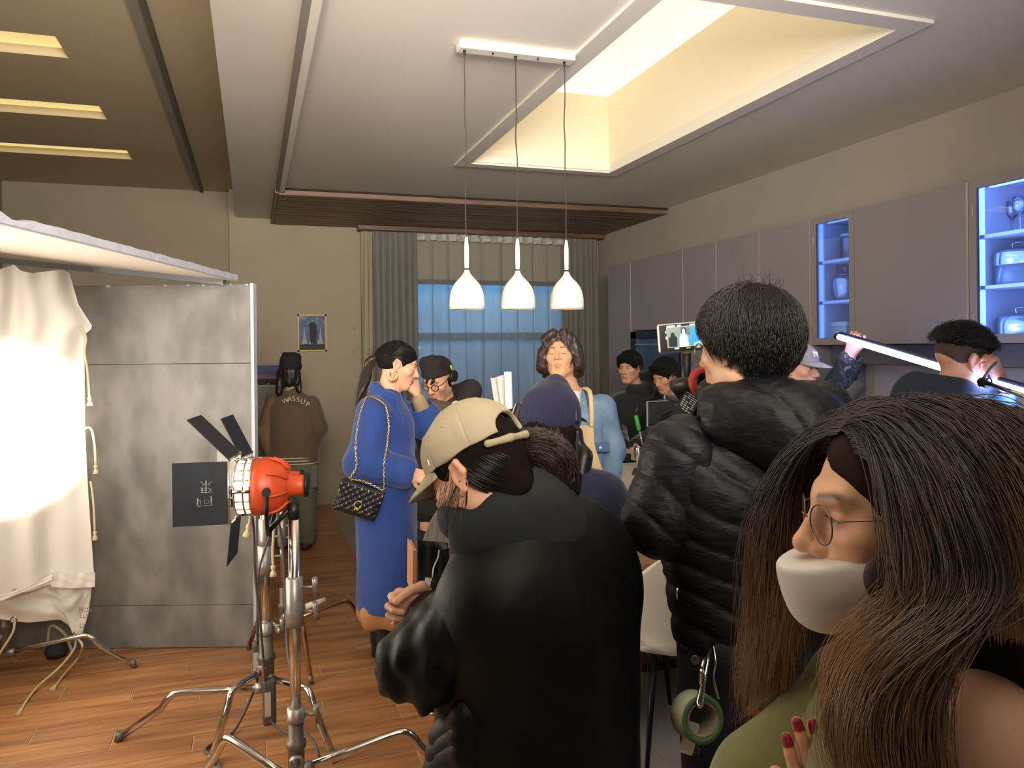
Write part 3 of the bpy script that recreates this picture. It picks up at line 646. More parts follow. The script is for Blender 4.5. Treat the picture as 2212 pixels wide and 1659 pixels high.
def hand_mesh(wrist, d, back, left=False, curl=(.5, .5, .55, .6), thumb=.4, spread=.0, h=.0028, skin='d9a888', scale=1., nails=None):
    """palm, four fingers of unequal length with two knuckle bends, and a thumb from the side of the palm. d: towards the fingers; back: out of the back of the hand"""
    P = [C((-.026, .0, 0), (-.030, .078, .002), .0135, .0125, k=.012), C((-.008, .0, 0), (-.010, .086, .003), .0145, .0125, k=.012), C((.010, .0, 0), (.010, .086, .003), .0145, .0125, k=.012), C((.024, .006, -.002), (.028, .082, .001), .013, .012, k=.012),
         C((0, -.045, 0), (0, .01, 0), .0235, .022, k=.02), E((.022, .03, -.010), (.016, .028, .012), k=.012)]
    nl = []
    for i, (x, L, r) in enumerate(((.029, .068, .0083), (.0095, .077, .0085), (-.0105, .071, .0081), (-.030, .056, .0072))):
        p = Vector((x, .084 - (.006 if i in (0, 3) else 0) - (.004 if i == 3 else 0), .001)); a = curl[i]; sp = (x * spread * 8)
        for seg, (fr, ang) in enumerate(((.45, a * .9), (.31, a * 1.15), (.24, a * .7))):
            tot = sum((a * .9, a * 1.15, a * .7)[:seg + 1]); dv = Vector((math.sin(sp) * math.cos(tot), math.cos(sp) * math.cos(tot), -math.sin(tot))); q = p + dv * (L * fr)
            P.append(C(p, q, r * (1 - .06 * seg), r * (.95 - .07 * seg), k=.003 if seg == 0 else .002)); 
            if seg == 2: nl.append((p.copy(), q.copy(), dv.copy(), r * .82, tot))
            p = q
    t0 = Vector((.024, .014, -.008)); t1 = t0 + Vector((.028, .026, -.012)); t2 = t1 + Vector((.014 - .022 * thumb, .030, -.006 - .016 * thumb)); t3 = t2 + Vector((.006 - .026 * thumb, .024, -.004 - .012 * thumb))
    P += [C(t0, t1, .014, .0115, k=.012), C(t1, t2, .011, .0098, k=.003), C(t2, t3, .0098, .0082, k=.002)]
    v, q = sdf_mesh(P, h); v = relax(v, q, 1, .4); base = np.array(lin(skin)); col = np.tile(base, (len(v), 1)); tipm = np.zeros(len(v))
    for (p, q_, dv, r, tot) in nl:
        dd = np.linalg.norm(v - V3(q_), axis=1); col = col * (1 - .12 * np.exp(-(dd / .012) ** 2)[:, None] * np.array([0, 1, 1]))
        if nails is not None:
            u = Vector((0, math.sin(tot), math.cos(tot))); w = (v - V3(q_)); up_ = w @ V3(u); al = w @ V3(dv); m = (up_ > r * .35) & (al > -.0095) & (dd < .013); col[m] = np.array(lin(nails))
    sx = -1 if left else 1; v = v * np.array([sx, 1, 1]) * scale
    if left: q = q[:, ::-1]
    y = Vector(d).normalized(); z = Vector(back); z = (z - y * z.dot(y)).normalized(); x = y.cross(z)
    return mat_pts(v, basis(wrist, x, y, z) @ Matrix.Translation((0, .045 * scale, 0))), q, col

# ------------------------------------------------------------------ hair strands (real hair curves)
def coll_push(P, prims, off, cling=0.):
    for _ in range(2):
        d = np.full(len(P), 1e3); e = 1e-3; G = np.zeros_like(P); which = np.zeros(len(P), dtype=int)
        for i, p in enumerate(prims):
            di = prim_d(p, P[:, 0], P[:, 1], P[:, 2]); m = di < d; d[m] = di[m]; which[m] = i
        ins = (d < off) if not cling else (d < .06)
        for i, p in enumerate(prims):
            m = ins & (which == i)
            if not m.any(): continue
            Q = P[m]; d0 = prim_d(p, Q[:, 0], Q[:, 1], Q[:, 2]); g = np.stack([prim_d(p, Q[:, 0] + e * (a == 0), Q[:, 1] + e * (a == 1), Q[:, 2] + e * (a == 2)) - d0 for a in range(3)], 1); g /= np.linalg.norm(g, axis=1)[:, None] + 1e-9
            dl = np.broadcast_to(off, d.shape)[m] - d0; P[m] = Q + g * np.where(dl < 0, dl * cling, dl)[:, None]
    return P
def strands(name, roots, dirs, L, mat, parent, coll, nseg=9, grav=.25, rad=.0006, wave=0., wfreq=20., stiff=.7, lift=.004, seed=0, jitter=.08, tip=.25, target=None, tk=0., cling=0.):
    rs = np.random.RandomState(seed); N = len(roots); P = roots.copy(); d = dirs / (np.linalg.norm(dirs, axis=1)[:, None] + 1e-9); L = np.broadcast_to(L, (N,)) * rs.uniform(.8, 1.1, N)
    off = lift * rs.uniform(.15, 1., N); pts = [P.copy()]; ph = rs.rand(N, 3) * 6.28
    for i in range(nseg):
        g = np.array([0, 0, -1.]) * grav
        d = d * stiff + d * (1 - stiff) + g + rs.normal(0, jitter, (N, 3))
        if wave: d = d + wave * np.sin(ph + wfreq * i / nseg)
        if target is not None: d = d + tk * target(P)
        d /= np.linalg.norm(d, axis=1)[:, None] + 1e-9; P = P + d * (L / nseg)[:, None]; P2 = coll_push(P.copy(), coll, off, cling); d = (P2 - pts[-1]); d /= np.linalg.norm(d, axis=1)[:, None] + 1e-9; P = P2; pts.append(P.copy())
    A = np.stack(pts, 1); K = nseg + 1
    hc = bpy.data.hair_curves.new(name); hc.add_curves([K] * N); hc.attributes['position'].data.foreach_set('vector', A.astype(f32).ravel())
    ra = hc.attributes.get('radius') or hc.attributes.new('radius', 'FLOAT', 'POINT'); rr = rad * (1 - (1 - tip) * np.linspace(0, 1, K) ** 2); ra.data.foreach_set('value', np.tile(rr, N).astype(f32)); hc.materials.append(mat)
    o = bpy.data.objects.new(name, hc); COL.objects.link(o); o.parent = parent; o.matrix_parent_inverse = Matrix.Translation(-Vector(parent.location)); return o
def scalp(p, n, mask, seed=0, grow=.004):
    """n roots on the skull of person p where mask(x,y,z in head space) holds; returns world roots, local roots, world normals"""
    rs = np.random.RandomState(seed); out = []
    while sum(len(x) for x in out) < n:
        u = rs.normal(size=(n * 2, 3)); u /= np.linalg.norm(u, axis=1)[:, None]; w = p.o.get('w', 1.); q = u * np.array([.077 * w + grow, .098 + grow, .088 + grow]) + np.array([0, -.014, .037])
        out.append(q[mask(q[:, 0], q[:, 1], q[:, 2])])
    q = np.concatenate(out)[:n]; nn = (q - np.array([0, -.014, .037])) / np.array([.077, .098, .088]) ** 2; nn /= np.linalg.norm(nn, axis=1)[:, None]
    return mat_pts(q, p.M), q, nn
def todir(p, d): return d @ p.R3.T
def skull(p, g=.006): return p.hp([E((0, -.014, .037), (.077 * p.o.get('w', 1.) + g, .098 + g, .088 + g)), E((0, .02, -.03), (.06, .055, .075)), C((0, -.022, -.055), (0, -.03, -.16), .052)])
HAIRLINE = lambda x, y, z: (z > .02 + .75 * np.maximum(y, -.02) + 0 * x) & (z > -.035 - .2 * np.abs(y)) & ~((y > .03) & (z < .075)) & ~((np.abs(x) > .06) & (y > -.005) & (z < .03) & (y < .03) & (z < .0))
def hair_cap(p, mat_, g=.013, low=-.05, front=.058, disp=.004, name='hair', noise_s=40, extra=()):
    pr = [E((0, -.016, .039), (.077 * p.o.get('w', 1.) + g, .098 + g, .088 + g)), C((0, -.06, -.0), (0, -.062, low + .03), .05, .042, k=.03)] + list(extra)
    pr += [E((0, .112, -.035), (.085, .072, .098), k=.012, op='-'), B((0, 0, low - .1), (.2, .2, .1), k=.015, op='-')]
    for s in (-1, 1): pr.append(E((s * .085, .002, -.012), (.03, .026, .042), k=.006, op='-'))
    mat = M(mat_.name + '_matte', '15120f', .85, spec=.15) if mat_ is m_black_hair else mat_
    return p.hlump(name, pr, .005, mat, disp=lambda v: disp * noise(v * np.array([1, 1, .35]), noise_s) + disp * .5 * noise(v * np.array([1, 1, .3]) + 9, noise_s * 2.2))
def short_hair(p, mat, n=2600, L=.06, lift=.018, whorl=(0, -.05, .125), seed=1, fr=1., jitter=.2, grav=.06, mask=HAIRLINE, rad=.0008, fwd=.25, up=.35, cling=.35, push=.014):
    W_, q, nn = scalp(p, n, mask, seed); d = q - np.array(whorl); d -= nn * (d * nn).sum(1)[:, None]; d /= np.linalg.norm(d, axis=1)[:, None] + 1e-6
    d = d + nn * up + np.array([0, fwd, 0]); return strands('hair_strands', W_, todir(p, d), L, mat, p.root, skull(p, push), 7, grav, rad, lift=lift, seed=seed, jitter=jitter, cling=cling)
m_black_hair = M('black_hair', '15120f', .42, spec=.6)
m_hmat = M('dark_hair_matte', '191210', .95, spec=.08)
m_brown_hair = M('dark_brown_hair', '2c1d15', .42, spec=.6)

# ================================================================== kitchen furniture
XC = 3.60
m_cab = M('taupe_lacquer', '8f898d', .5, var=.03, scale=3)
m_cabin = M('cabinet_inside', 'c9c6d2', .6)
m_alu = M('champagne_aluminium', 'd9cfc4', .35, metal=.6)
m_led = M('blue_led_strip', '6f9cff', .5, emit=5)
m_steel = M('brushed_steel', 'c9c9cc', .22, metal=1., var=.05, scale=4, stretch=(1, 1, 40))
m_chrome = M('chrome', 'd8d4cc', .16, metal=1., var=.12, scale=25)
m_black = M('black_plastic', '141416', .45)
m_blackm = M('black_metal', '1b1b1d', .4, metal=.6)
m_brass = M('brass', 'b9a070', .3, metal=1.)
ZT = 2.555; ZU = 1.70
def Yc(px, py): return WX(px, py, XC).y
ys = [Yc(1313, 580), Yc(1362, 568), Yc(1475, 541), Yc(1547, 522), Yc(1640, 500), Yc(1750, 478), Yc(1844, 456), Yc(2091, 400)]
def cab(label, y0, y1, z0, z1, group=None, door=True, handle=True, split=None):
    t = thing('kitchen_cabinet', label, 'cabinet', (XC + .2, (y0 + y1) / 2, z0), group)
    box('carcass', (XC + .022, y1 + .001, z0), (XR - .005, y0 - .001, z1), m_cab, t)
    zz = [z0] + (split or []) + [z1]
    for a, b in zip(zz, zz[1:]):
        d = box('door', (XC, y1 + .012, a + .002), (XC + .02, y0 - .002, b - .002), m_cab, t, .001)
        if handle: box('edge_pull', (XC - .003, y1 + .0005, a + .002), (XC + .02, y1 + .0118, b - .002), m_alu, d)
    return t
tall = 'tall taupe kitchen cupboards'
cab('narrow tall taupe cupboard door nearest the corner curtain', ys[0], ys[1], .08, ZT, tall)
cab('taupe cupboard above the black built-in oven tower', ys[1], ys[2], 1.86, ZT, tall)
cab('tall taupe cupboard just right of the oven tower', ys[2], ys[3], .08, ZT, tall)
cab('tall taupe cupboard behind the black jacketed man\'s hair', ys[3], ys[4], .08, ZT, tall)
cab('tall taupe cupboard beside the narrow blue-lit glass cabinet', ys[4], ys[5] + .0, .08, ZT, tall)
cab('wide blank taupe wall cabinet between the two blue-lit glass cabinets', ys[6], ys[7], ZU, ZT, None)
tag(box('cabinet_plinth', (XC + .05, ys[5], 0.001), (XR - .01, ys[0], .079), m_trimd), 'grey plinth running under the tall cupboards', 'plinth')
# built-in oven tower with a dark mirror front
ov = thing('built_in_oven', 'black framed glass oven tower reflecting the blue window', 'oven', (XC + .2, (ys[1] + ys[2]) / 2, .08))
y0, y1 = ys[2] + .004, ys[1] - .004
box('housing', (XC + .03, y0, .081), (XR - .01, y1, 1.855), m_black, ov)
bm = bmesh.new()
for a in ((y0, y0 + .07, .09, 1.85), (y1 - .12, y1, .09, 1.85), (y0, y1, 1.78, 1.85), (y0, y1, .09, .14), (y0, y1, .92, .97)): bbox(bm, (XC - .012, a[0], a[2]), (XC + .03, a[1], a[3]), .002)
obj('door_frame', bm, M('oven_frame', '101214', .3), ov)
for z0, z1 in ((.145, .915), (.975, 1.775)):
    g = box('oven_glass', (XC + .005, y0 + .07, z0), (XC + .028, y1 - .12, z1), M('smoked_mirror', '1c2428', .05, metal=.0, spec=1., coat=1.), ov)
    box('oven_handle', (XC - .045, y0 + .12, z1 - .06), (XC - .03, y1 - .16, z1 - .045), m_steel, g, .003)
box('ribbed_vent', (XC - .013, y1 - .11, .2), (XC - .011, y1 - .015, 1.75), m_black, ov)
# glass cabinets
def glass_cab(label, y0, y1, z0, z1, shelves):
    t = thing('glass_cabinet', label, 'cabinet', (XC + .2, (y0 + y1) / 2, z0)); f = .045
    box('back_panel', (XR - .03, y1, z0), (XR - .01, y0, z1), m_cabin, t)
    for n, a in (('side_panel', (y1, y1 + .018, z0, z1)), ('side_panel', (y0 - .018, y0, z0, z1)), ('bottom_panel', (y1 + .0185, y0 - .0185, z0, z0 + .02)), ('top_panel', (y1 + .0185, y0 - .0185, z1 - .02, z1))):
        box(n, (XC + .022, a[0], a[2]), (XR - .031, a[1], a[3]), m_cabin, t)
    bm = bmesh.new()
    for a in ((y1, y1 + f, z0, z1), (y0 - f, y0, z0, z1), (y1 + f, y0 - f, z0, z0 + f), (y1 + f, y0 - f, z1 - f, z1)): bbox(bm, (XC, min(a[:2]), a[2]), (XC + .02, max(a[:2]), a[3]))
    d = obj('door_frame', bm, m_cab, t); box('door_pane', (XC + .008, y1 + f, z0 + f), (XC + .012, y0 - f, z1 - f), glass('cabinet_glass', 'f4f6ff'), d)
    for zz in (z0 + .12, z1 - .16): box('hinge', (XC - .004, y0 - .03, zz - .03), (XC + .001, y0 - .022, zz + .03), m_alu, d)
    for z in shelves: box('shelf', (XC + .04, y1 + .0185, z - .009), (XR - .031, y0 - .034, z + .009), m_cabin, t)
    zz = [z0 + .02] + list(shelves) + [z1 - .02]
    for a, b in zip(zz, zz[1:]): box('led_strip', (XC + .05, y0 - .032, a + .012), (XC + .075, y0 - .019, b - .012), m_led, t)
    box('under_light', (XC + .1, y1 + .02, z1 - .034), (XC + .12, y0 - .04, z1 - .021), m_led, t)
    area_light('cabinet_fill', (XC + .035, (y0 + y1) / 2, (z0 + z1) / 2), (XR, (y0 + y1) / 2, (z0 + z1) / 2), y0 - y1 - .12 if y0 > y1 else y1 - y0 - .12, 9. * abs(y0 - y1), (.20, .42, 1), .8)  # added fill light, spreads the strips' blue evenly over the shelves
    return t
def zat(px, py): return WX(px, py, XC + .03).z
s1 = [zat(1762, 655), zat(1762, 569)]; s2 = [zat(2110, 622), zat(2108, 513)]
glass_cab('narrow glass-front cabinet lit blue inside, with kettle and jar', ys[5] - .002, ys[6] + .002, ZU, ZT, s1)
glass_cab('wide glass-front cabinet lit blue inside, with pots and wine glasses', ys[7] - .002, 1.95, ZU, ZT, s2)
# things on the shelves
def put(px, py, X, z): p = WX(px, py, X); return (X, p.y, z)
p = put(1832, 552, 3.82, s1[1] + .0095); j = thing('storage_jar', 'clear storage jar with pale lid and dark beans on the narrow cabinet\'s top shelf', 'jar', p)
o = obj('jar_body', lathe(bmesh.new(), [(0, .001), (.05, .001), (.052, .01), (.052, .15), (.046, .165), (.044, .165), (.049, .15), (.049, .012), (0, .01)], 24, Matrix.Translation(p)), glass('jar_glass', 'e8f0ff', .05, .5), j)
obj('jar_lid', lathe(bmesh.new(), [(0, .166), (.05, .166), (.05, .185), (0, .187)], 24, Matrix.Translation(p)), M('jar_lid', 'd8d8d0', .5), j)
obj('beans', lathe(bmesh.new(), [(0, .013), (.047, .013), (.046, .06), (.02, .07), (0, .068)], 18, Matrix.Translation(p)), M('dark_beans', '2b2320', .6, bump=.6, bscale=120), j)
p = put(1826, 648, 3.80, s1[0] + .0095); k = thing('steel_kettle', 'polished steel pot with hooped handle and knobbed lid in the narrow cabinet', 'kettle', p); T = Matrix.Translation(p)
obj('kettle_body', lathe(bmesh.new(), [(0, .001), (.068, .001), (.074, .02), (.088, .09), (.09, .14), (.08, .165), (.06, .172), (0, .172)], 32, T), m_steel, k)
l = obj('lid', lathe(bmesh.new(), [(.066, .1725), (.064, .182), (.03, .195), (0, .198)], 28, T), m_steel, k)
obj('lid_knob', lathe(bmesh.new(), [(.006, .197), (.006, .213), (.014, .219), (.013, .227), (0, .229)], 16, T), m_steel, l)
obj('hoop_handle', tube(bmesh.new(), smooth_path([Vector(p) + Vector((0, .086 * math.cos(a), .165 + .15 * math.sin(a))) for a in np.linspace(0, math.pi, 9)], 3), .004, 8), m_blackm, k)
p = put(1822, 735, 3.82, ZU + .021); bx = thing('recipe_box', 'cream lidded box on the bottom of the narrow glass cabinet', 'box', p)
box('box_body', (p[0] - .07, p[1] - .10, p[2]), (p[0] + .07, p[1] + .075, p[2] + .10), M('cream_box', 'd9cfae', .6, var=.1), bx, .006)
box('box_lid', (p[0] - .073, p[1] - .103, p[2] + .1005), (p[0] + .073, p[1] + .078, p[2] + .135), M('cream_box_lid', 'e2dac0', .6), bx, .006)
def pot(label, px, py, X, z, r, h, lid=True, rim=False):
    p = put(px, py, X, z); t = thing('cooking_pot', label, 'pot', p, 'steel cooking pots'); T = Matrix.Translation(p)
    prof = [(0, .001), (r * .94, .001), (r, .012), (r, h * .62)] + ([(r + .004, h * .62), (r + .004, h * .66), (r + .003, h)] if rim else [(r, h)]) + [(r + .006, h + .002), (r - .004, h)]
    b = obj('pot_body', lathe(bmesh.new(), prof + ([(r - .004, .012), (0, .01)]), 40, T), m_steel, t)
    if lid:
        l = obj('lid', lathe(bmesh.new(), [(r + .002, h + .0045), (r * .98, h + .012), (r * .4, h + .03), (0, h + .034)], 36, T), m_steel, t)
        obj('lid_handle', tube(bmesh.new(), smooth_path([Vector(p) + Vector(q) for q in ((0, .035, h + .03), (0, .036, h + .055), (0, -.036, h + .055), (0, -.035, h + .03))], 4), .005, 8), m_chrome, l)
    for s in (-1, 1):
        obj('side_handle', tube(bmesh.new(), smooth_path([Vector(p) + Vector(q) for q in ((.03, s * r * .97, h * .66), (.03, s * (r + .045), h * .68), (-.03, s * (r + .045), h * .68), (-.03, s * r * .97, h * .66))], 4), .0055, 8), m_chrome, t)
pot('tall two-tier steel steamer pot on the wide cabinet\'s middle shelf', 2203, 612, 3.80, s2[0] + .0095, .115, .165, rim=True)
pot('low steel saucepan with side handles on the wide cabinet\'s bottom', 2210, 722, 3.80, ZU + .021, .115, .105)
def wine(label, px, py, X, z):
    p = put(px, py, X, z); return tag(obj('wine_glass', lathe(bmesh.new(), [(0, .001), (.034, .001), (.034, .003), (.006, .008), (.0035, .02), (.0035, .08), (.008, .092), (.034, .12), (.039, .15), (.033, .19), (.0315, .19), (.037, .15), (.032, .122), (.006, .096), (0, .095)], 28, Matrix.Translation(p)), glass('wine_glass_clear', 'f2f6ff', .0, .9)), label, 'glass', 'stemmed glasses on the top shelf')
wine('stemmed wine glass standing further along the blue-lit top shelf', 2186, 498, 3.88, s2[1] + .0095)
wine('stemmed wine glass nearer the pane on the blue-lit top shelf', 2204, 498, 3.78, s2[1] + .0095)
# worktop run below, splashback, hob
tag(box('splashback_panel', (XR - .022, .6, .902), (XR - .001, WX(1890, 800, XR - .02).y, 1.56), M('marble_splashback', 'cfcbd6', .35, var=.12, scale=3, stretch=(1, 1, .5))), 'pale marble-look splashback behind the hob', 'splashback')
tag(box('shadow_strip', (XR - .30, .6, 1.575), (XR - .001, ys[5] - .01, 1.695), M('shadow_grey', '6a6874', .4)), 'dark strip of painted-in shade under the wall cabinets', 'shadow')  # solid dark strip in place of the shade beneath the wall cabinets
wt = tag(box('kitchen_worktop', (3.38, .6, .86), (XR - .001, ys[5] - .01, .90), M('dark_worktop', '55545c', .25, var=.1, scale=6), None, .003), 'dark grey worktop along the kitchen wall', 'worktop')
for i, (a, b) in enumerate(((.62, 1.5), (1.5, 2.3), (2.3, 3.1), (3.1, 3.9), (3.9, ys[5] - .02))):
    t = thing('base_cabinet', ['grey base cabinet at the near end of the worktop', 'grey base cabinet below the gas hob', 'grey base cabinet beside the hob', 'grey base cabinet behind the man in the blue-sleeved hoodie', 'grey base cabinet next to the tall cupboards'][i], 'cabinet', (3.6, (a + b) / 2, 0), 'base cabinets under the worktop')
    box('carcass', (3.44, a + .002, .001), (XR - .01, b - .002, .859), m_cab, t)
    for z0, z1 in ((.1, .62), (.63, .855)):
        d = box('drawer_front', (3.42, a + .004, z0), (3.439, b - .004, z1), m_cab, t, .001); box('drawer_pull', (3.405, a + .1, z1 - .03), (3.42, b - .1, z1 - .022), m_alu, d)
hp_ = Wz(2190, 1052, .90); hb = thing('gas_hob', 'black gas hob with wire pan support on the dark worktop', 'hob', (hp_.x + .05, hp_.y, .90))
cx_, cy_ = 3.66, hp_.y - .12
box('hob_plate', (cx_ - .23, cy_ - .33, .9005), (cx_ + .23, cy_ + .33, .912), m_black, hb, .003)
for dy in (-.17, .15):
    q = (cx_, cy_ + dy); b_ = obj('burner', lathe(bmesh.new(), [(0, .9125), (.055, .9125), (.05, .925), (.03, .93), (0, .93)], 24, Matrix.Translation((q[0], q[1], 0))), m_blackm, hb)
    for a in range(4):
        c_, s_ = math.cos(a * math.pi / 2 + .4), math.sin(a * math.pi / 2 + .4)
        obj('pan_support', tube(bmesh.new(), smooth_path([(q[0] + c_ * .12, q[1] + s_ * .12, .9125), (q[0] + c_ * .118, q[1] + s_ * .118, .955), (q[0] + c_ * .03, q[1] + s_ * .03, .962)], 4), .005, 8), m_blackm, hb)
p = (cx_ - .0, cy_ + .15, .966); pn = thing('milk_pan', 'small shiny steel pan on the gas hob', 'pan', p); T = Matrix.Translation(p)
obj('pan_body', lathe(bmesh.new(), [(0, .001), (.055, .001), (.062, .008), (.075, .075), (.079, .077), (.072, .075), (.058, .012), (0, .01)], 32, T), m_steel, pn)
obj('pan_handle', tube(bmesh.new(), [Vector(p) + Vector((-.072, .01, .06)), Vector(p) + Vector((-.20, .05, .078))], [.007, .009], 8), m_black, pn)
# island
IX0, IX1, IY0, IY1, IZ = 1.905, 2.70, 3.63, 6.15, .92
isl = thing('kitchen_island', 'kitchen island with pale stone top and walnut slatted side', 'kitchen island', ((IX0 + IX1) / 2, (IY0 + IY1) / 2, 0))
SKX0, SKX1, SKY0, SKY1 = 2.0, 2.48, 4.72, 5.35
m_stone = M('pale_travertine', 'd3cbb8', .3, var=.16, scale=4, stretch=(3, .8, 1))
bm = bmesh.new()
for a in ((IX0 - .02, SKX0, IY0 - .01, IY1), (SKX1, IX1 + .02, IY0 - .01, IY1), (SKX0, SKX1, IY0 - .01, SKY0), (SKX0, SKX1, SKY1, IY1)): bbox(bm, (a[0], a[2], IZ - .03), (a[1], a[3], IZ))
obj('worktop', bm, m_stone, isl)
bm = bmesh.new()
for a in ((IX0, IX0 + .02, IY0, IY1, IZ - .13, IZ - .045), (IX1 - .02, IX1, IY0, IY1, IZ - .13, IZ - .045), (IX0, IX1, IY0, IY0 + .02, IZ - .13, IZ - .045)): bbox(bm, (a[0], a[2], a[4]), (a[1], a[3], a[5]))
obj('fascia', bm, M('warm_grey_fascia', '8f8272', .5, var=.08), isl)
box('carcass', (IX0 + .03, IY0 + .03, .001), (IX1 - .03, IY1, .70), M('island_carcass', '3b2a20', .6), isl)
s0 = None
for k in range(int((IY1 - IY0) / .055)):
    if s0 is None: s0 = box('slat', (IX0 + .004, 0, .002), (IX0 + .029, .034, IZ - .131), m_walnutv, isl, .003); s0.location.y = IY0 + .01; s0['y0'] = 0.; base_y = s0.location.y
    else: o = s0.copy(); COL.objects.link(o); o.location.y = base_y + k * .055
s1_ = None
for k in range(14):
    if s1_ is None: s1_ = box('slat', (0, IY0 + .004, .002), (.034, IY0 + .029, IZ - .131), m_walnutv, isl, .003); s1_.location.x = IX0 + .035
    else: o = s1_.copy(); COL.objects.link(o); o.location.x = IX0 + .035 + k * .055
sk = obj('sink_basin', bbox(bbox(bbox(bbox(bbox(bmesh.new(), (SKX0, SKY0, .74), (SKX1, SKY1, .75)), (SKX0, SKY0, .75), (SKX0 + .012, SKY1, IZ - .004)), (SKX1 - .012, SKY0, .75), (SKX1, SKY1, IZ + .0)), (SKX0, SKY0, .75), (SKX1, SKY0 + .012, IZ - .004)), (SKX0, SKY1 - .012, .75), (SKX1, SKY1, IZ - .004)), M('dark_sink', '1e211e', .35), isl)
# hob-side upstand seen as a dark block behind the stone
tag(box('black_sink_tray', (SKX0 + .02, SKY0 + .03, IZ + .0005), (SKX1 - .05, SKY0 + .055, IZ + .055), M('black_tray', '20231f', .4), None, .002), 'black upright edge of the sink tray on the stone island top', 'tray')
# table
m_table = wood('oak_table', 'a07a58', '6e4f38', .42, 0, 1.3)
tb = thing('dining_table', 'brown wooden dining table between the pale and white shell chairs', 'table', (1.7, 3.33, 0))
box('tabletop', (.92, 3.05, .70), (2.55, 3.605, .75), m_table, tb, .004)
box('apron', (1.02, 3.12, .62), (2.45, 3.54, .699), M('table_apron', '5b4433', .5), tb)
for x in (1.03, 2.38):
    bm = bmesh.new()
    lg = box('panel_leg', (x, 3.14, .001), (x + .06, 3.52, .619), M('table_leg_wood', '5b4433', .5), tb)
    for i in range(9): box('leg_slat', (x - .012, 3.145 + i * .042, .002), (x - .0005, 3.145 + i * .042 + .028, .618), m_walnutv, lg)
box('modesty_panel', (1.10, 3.30, .2), (2.37, 3.325, .619), M('table_leg_wood', '5b4433', .5), tb)
# shell chairs
def shell_chair(name, label, loc, yaw, m_shell, m_inner, m_leg, m_foot, grp=None):
    t = thing(name, label, 'chair', loc, grp); R = Matrix.Translation(loc) @ Matrix.Rotation(yaw, 4, 'Z')    # local: faces +y
    def back(u, v, k=0.):
        a = (u - .5) * 2; top = 1 - abs(a) ** 3.2 * .30
        z = .455 + .43 * v * top + .05 * abs(a) ** 2 * (1 - v); w = .265 * (1 - .10 * (v - .45) ** 2 * 4) * (1 - .25 * max(0, .25 - v) * 4 * .3)
        return (a * w * (1 - .10 * v), -.225 - .075 * v + (.24 * a * a) * (1 - .35 * v) - k * .0, z)
    def seat(u, v):
        a = (u - .5) * 2; f = v; w = .245 * (1 - .28 * abs(2 * f - 1) ** 4)
        return (a * w, -.20 + .42 * f, .435 + .05 * a * a * (1 - f * .5) - .012 * math.sin(f * 3.1) - .035 * max(0, f - .75) * 4 * .4)
    for nm, fn, m in (('backrest', back, m_shell), ('seat', seat, m_shell)):
        bm = grid_mesh(fn, 25, 17); bm.normal_update(); r = bmesh.ops.extrude_face_region(bm, geom=bm.faces[:]); off = Vector((0, .016, 0)) if nm == 'backrest' else Vector((0, 0, .016))
        for v in [g for g in r['geom'] if isinstance(g, bmesh.types.BMVert)]: v.co += off
        bmesh.ops.recalc_face_normals(bm, faces=bm.faces[:])
        for f in bm.faces: f.smooth = True
        bm.transform(R); o = obj(nm, bm, m, t); md = o.modifiers.new('soft', 'BEVEL'); md.width = .004; md.segments = 2; md.limit_method = 'ANGLE'; md.angle_limit = 1.0
    bm = grid_mesh(lambda u, v: (lambda q: (q[0] * .93, q[1] + .019, q[2]))(back(.04 + .92 * u, .05 + .9 * v)), 21, 13); bm.transform(R); obj('back_pad', bm, m_inner, t, True)
    bm = bmesh.new()
    for s in (-1, 1): tube(bm, [(s * .12, -.17, .425), (s * .12, .17, .425)], .009, 8)
    tube(bm, [(-.12, 0, .422), (.12, 0, .422)], .009, 8); bm.transform(R); obj('under_frame', bm, m_leg, t)
    for sx, sy in ((-1, -1), (1, -1), (-1, 1), (1, 1)):
        bm = tube(bmesh.new(), [(sx * .13, sy * .15, .43), (sx * .225, sy * .225, .012)], [.016, .009], 12); bm.transform(R); lg = obj('leg', bm, m_leg, t)
        bm = lathe(bmesh.new(), [(0, .0005), (.017, .0005), (.017, .006), (.008, .013), (0, .014)], 14, Matrix.Translation((sx * .225, sy * .225, 0))); bm.transform(R); obj('foot_glide', bm, m_foot, lg)
    return t
m_ws = M('white_shell', 'e6e2d6', .45); m_gs = M('grey_shell_fabric', '8d8579', .7, bump=.1, bscale=600)
q = W(1490, 1280, 3.12); shell_chair('shell_chair', 'white shell chair with black tapered legs tucked under the dining table', (q.x + .0, q.y + .26, 0), .12, m_ws, m_ws, m_blackm, m_brass)
q = W(990, 1150, 4.12); shell_chair('shell_chair', 'taupe upholstered shell chair on the far side of the table, beside the blue coat', (q.x, q.y - .24, 0), math.pi - .1, m_gs, m_gs, m_blackm, m_brass)
# pendants
cz = CEIL; c0 = Wz(1004, 104, cz - .03); c1 = Wz(1218, 131, cz - .03)
yl = (c0.y + c1.y) / 2
cn = thing('pendant_canopy', 'white rectangular ceiling canopy carrying three pendant cords', 'ceiling canopy', ((c0.x + c1.x) / 2, yl, cz - .03))
box('canopy_box', (c0.x - .03, yl - .035, cz - .038), (c1.x + .045, yl + .035, cz - .001), M('lamp_white', 'ece6da', .45), cn, .003)
for fx in (.27, .72):
    x = c0.x + (c1.x - c0.x) * fx; obj('fixing_screw', lathe(bmesh.new(), [(0, -.008), (.004, -.008), (.004, 0), (0, 0)], 8, Matrix.Translation((x, yl - .01, cz - .038))), m_blackm, cn)
m_lampw = M('lamp_white', 'ece6da', .45); m_cord = M('dark_cord', '3a332c', .7); m_lampin = M('lamp_inside_white', 'f6e6c4', .6)
prof = [(295, 10), (330, 17), (400, 25), (520, 25), (622, 23)]
s_ = .000448
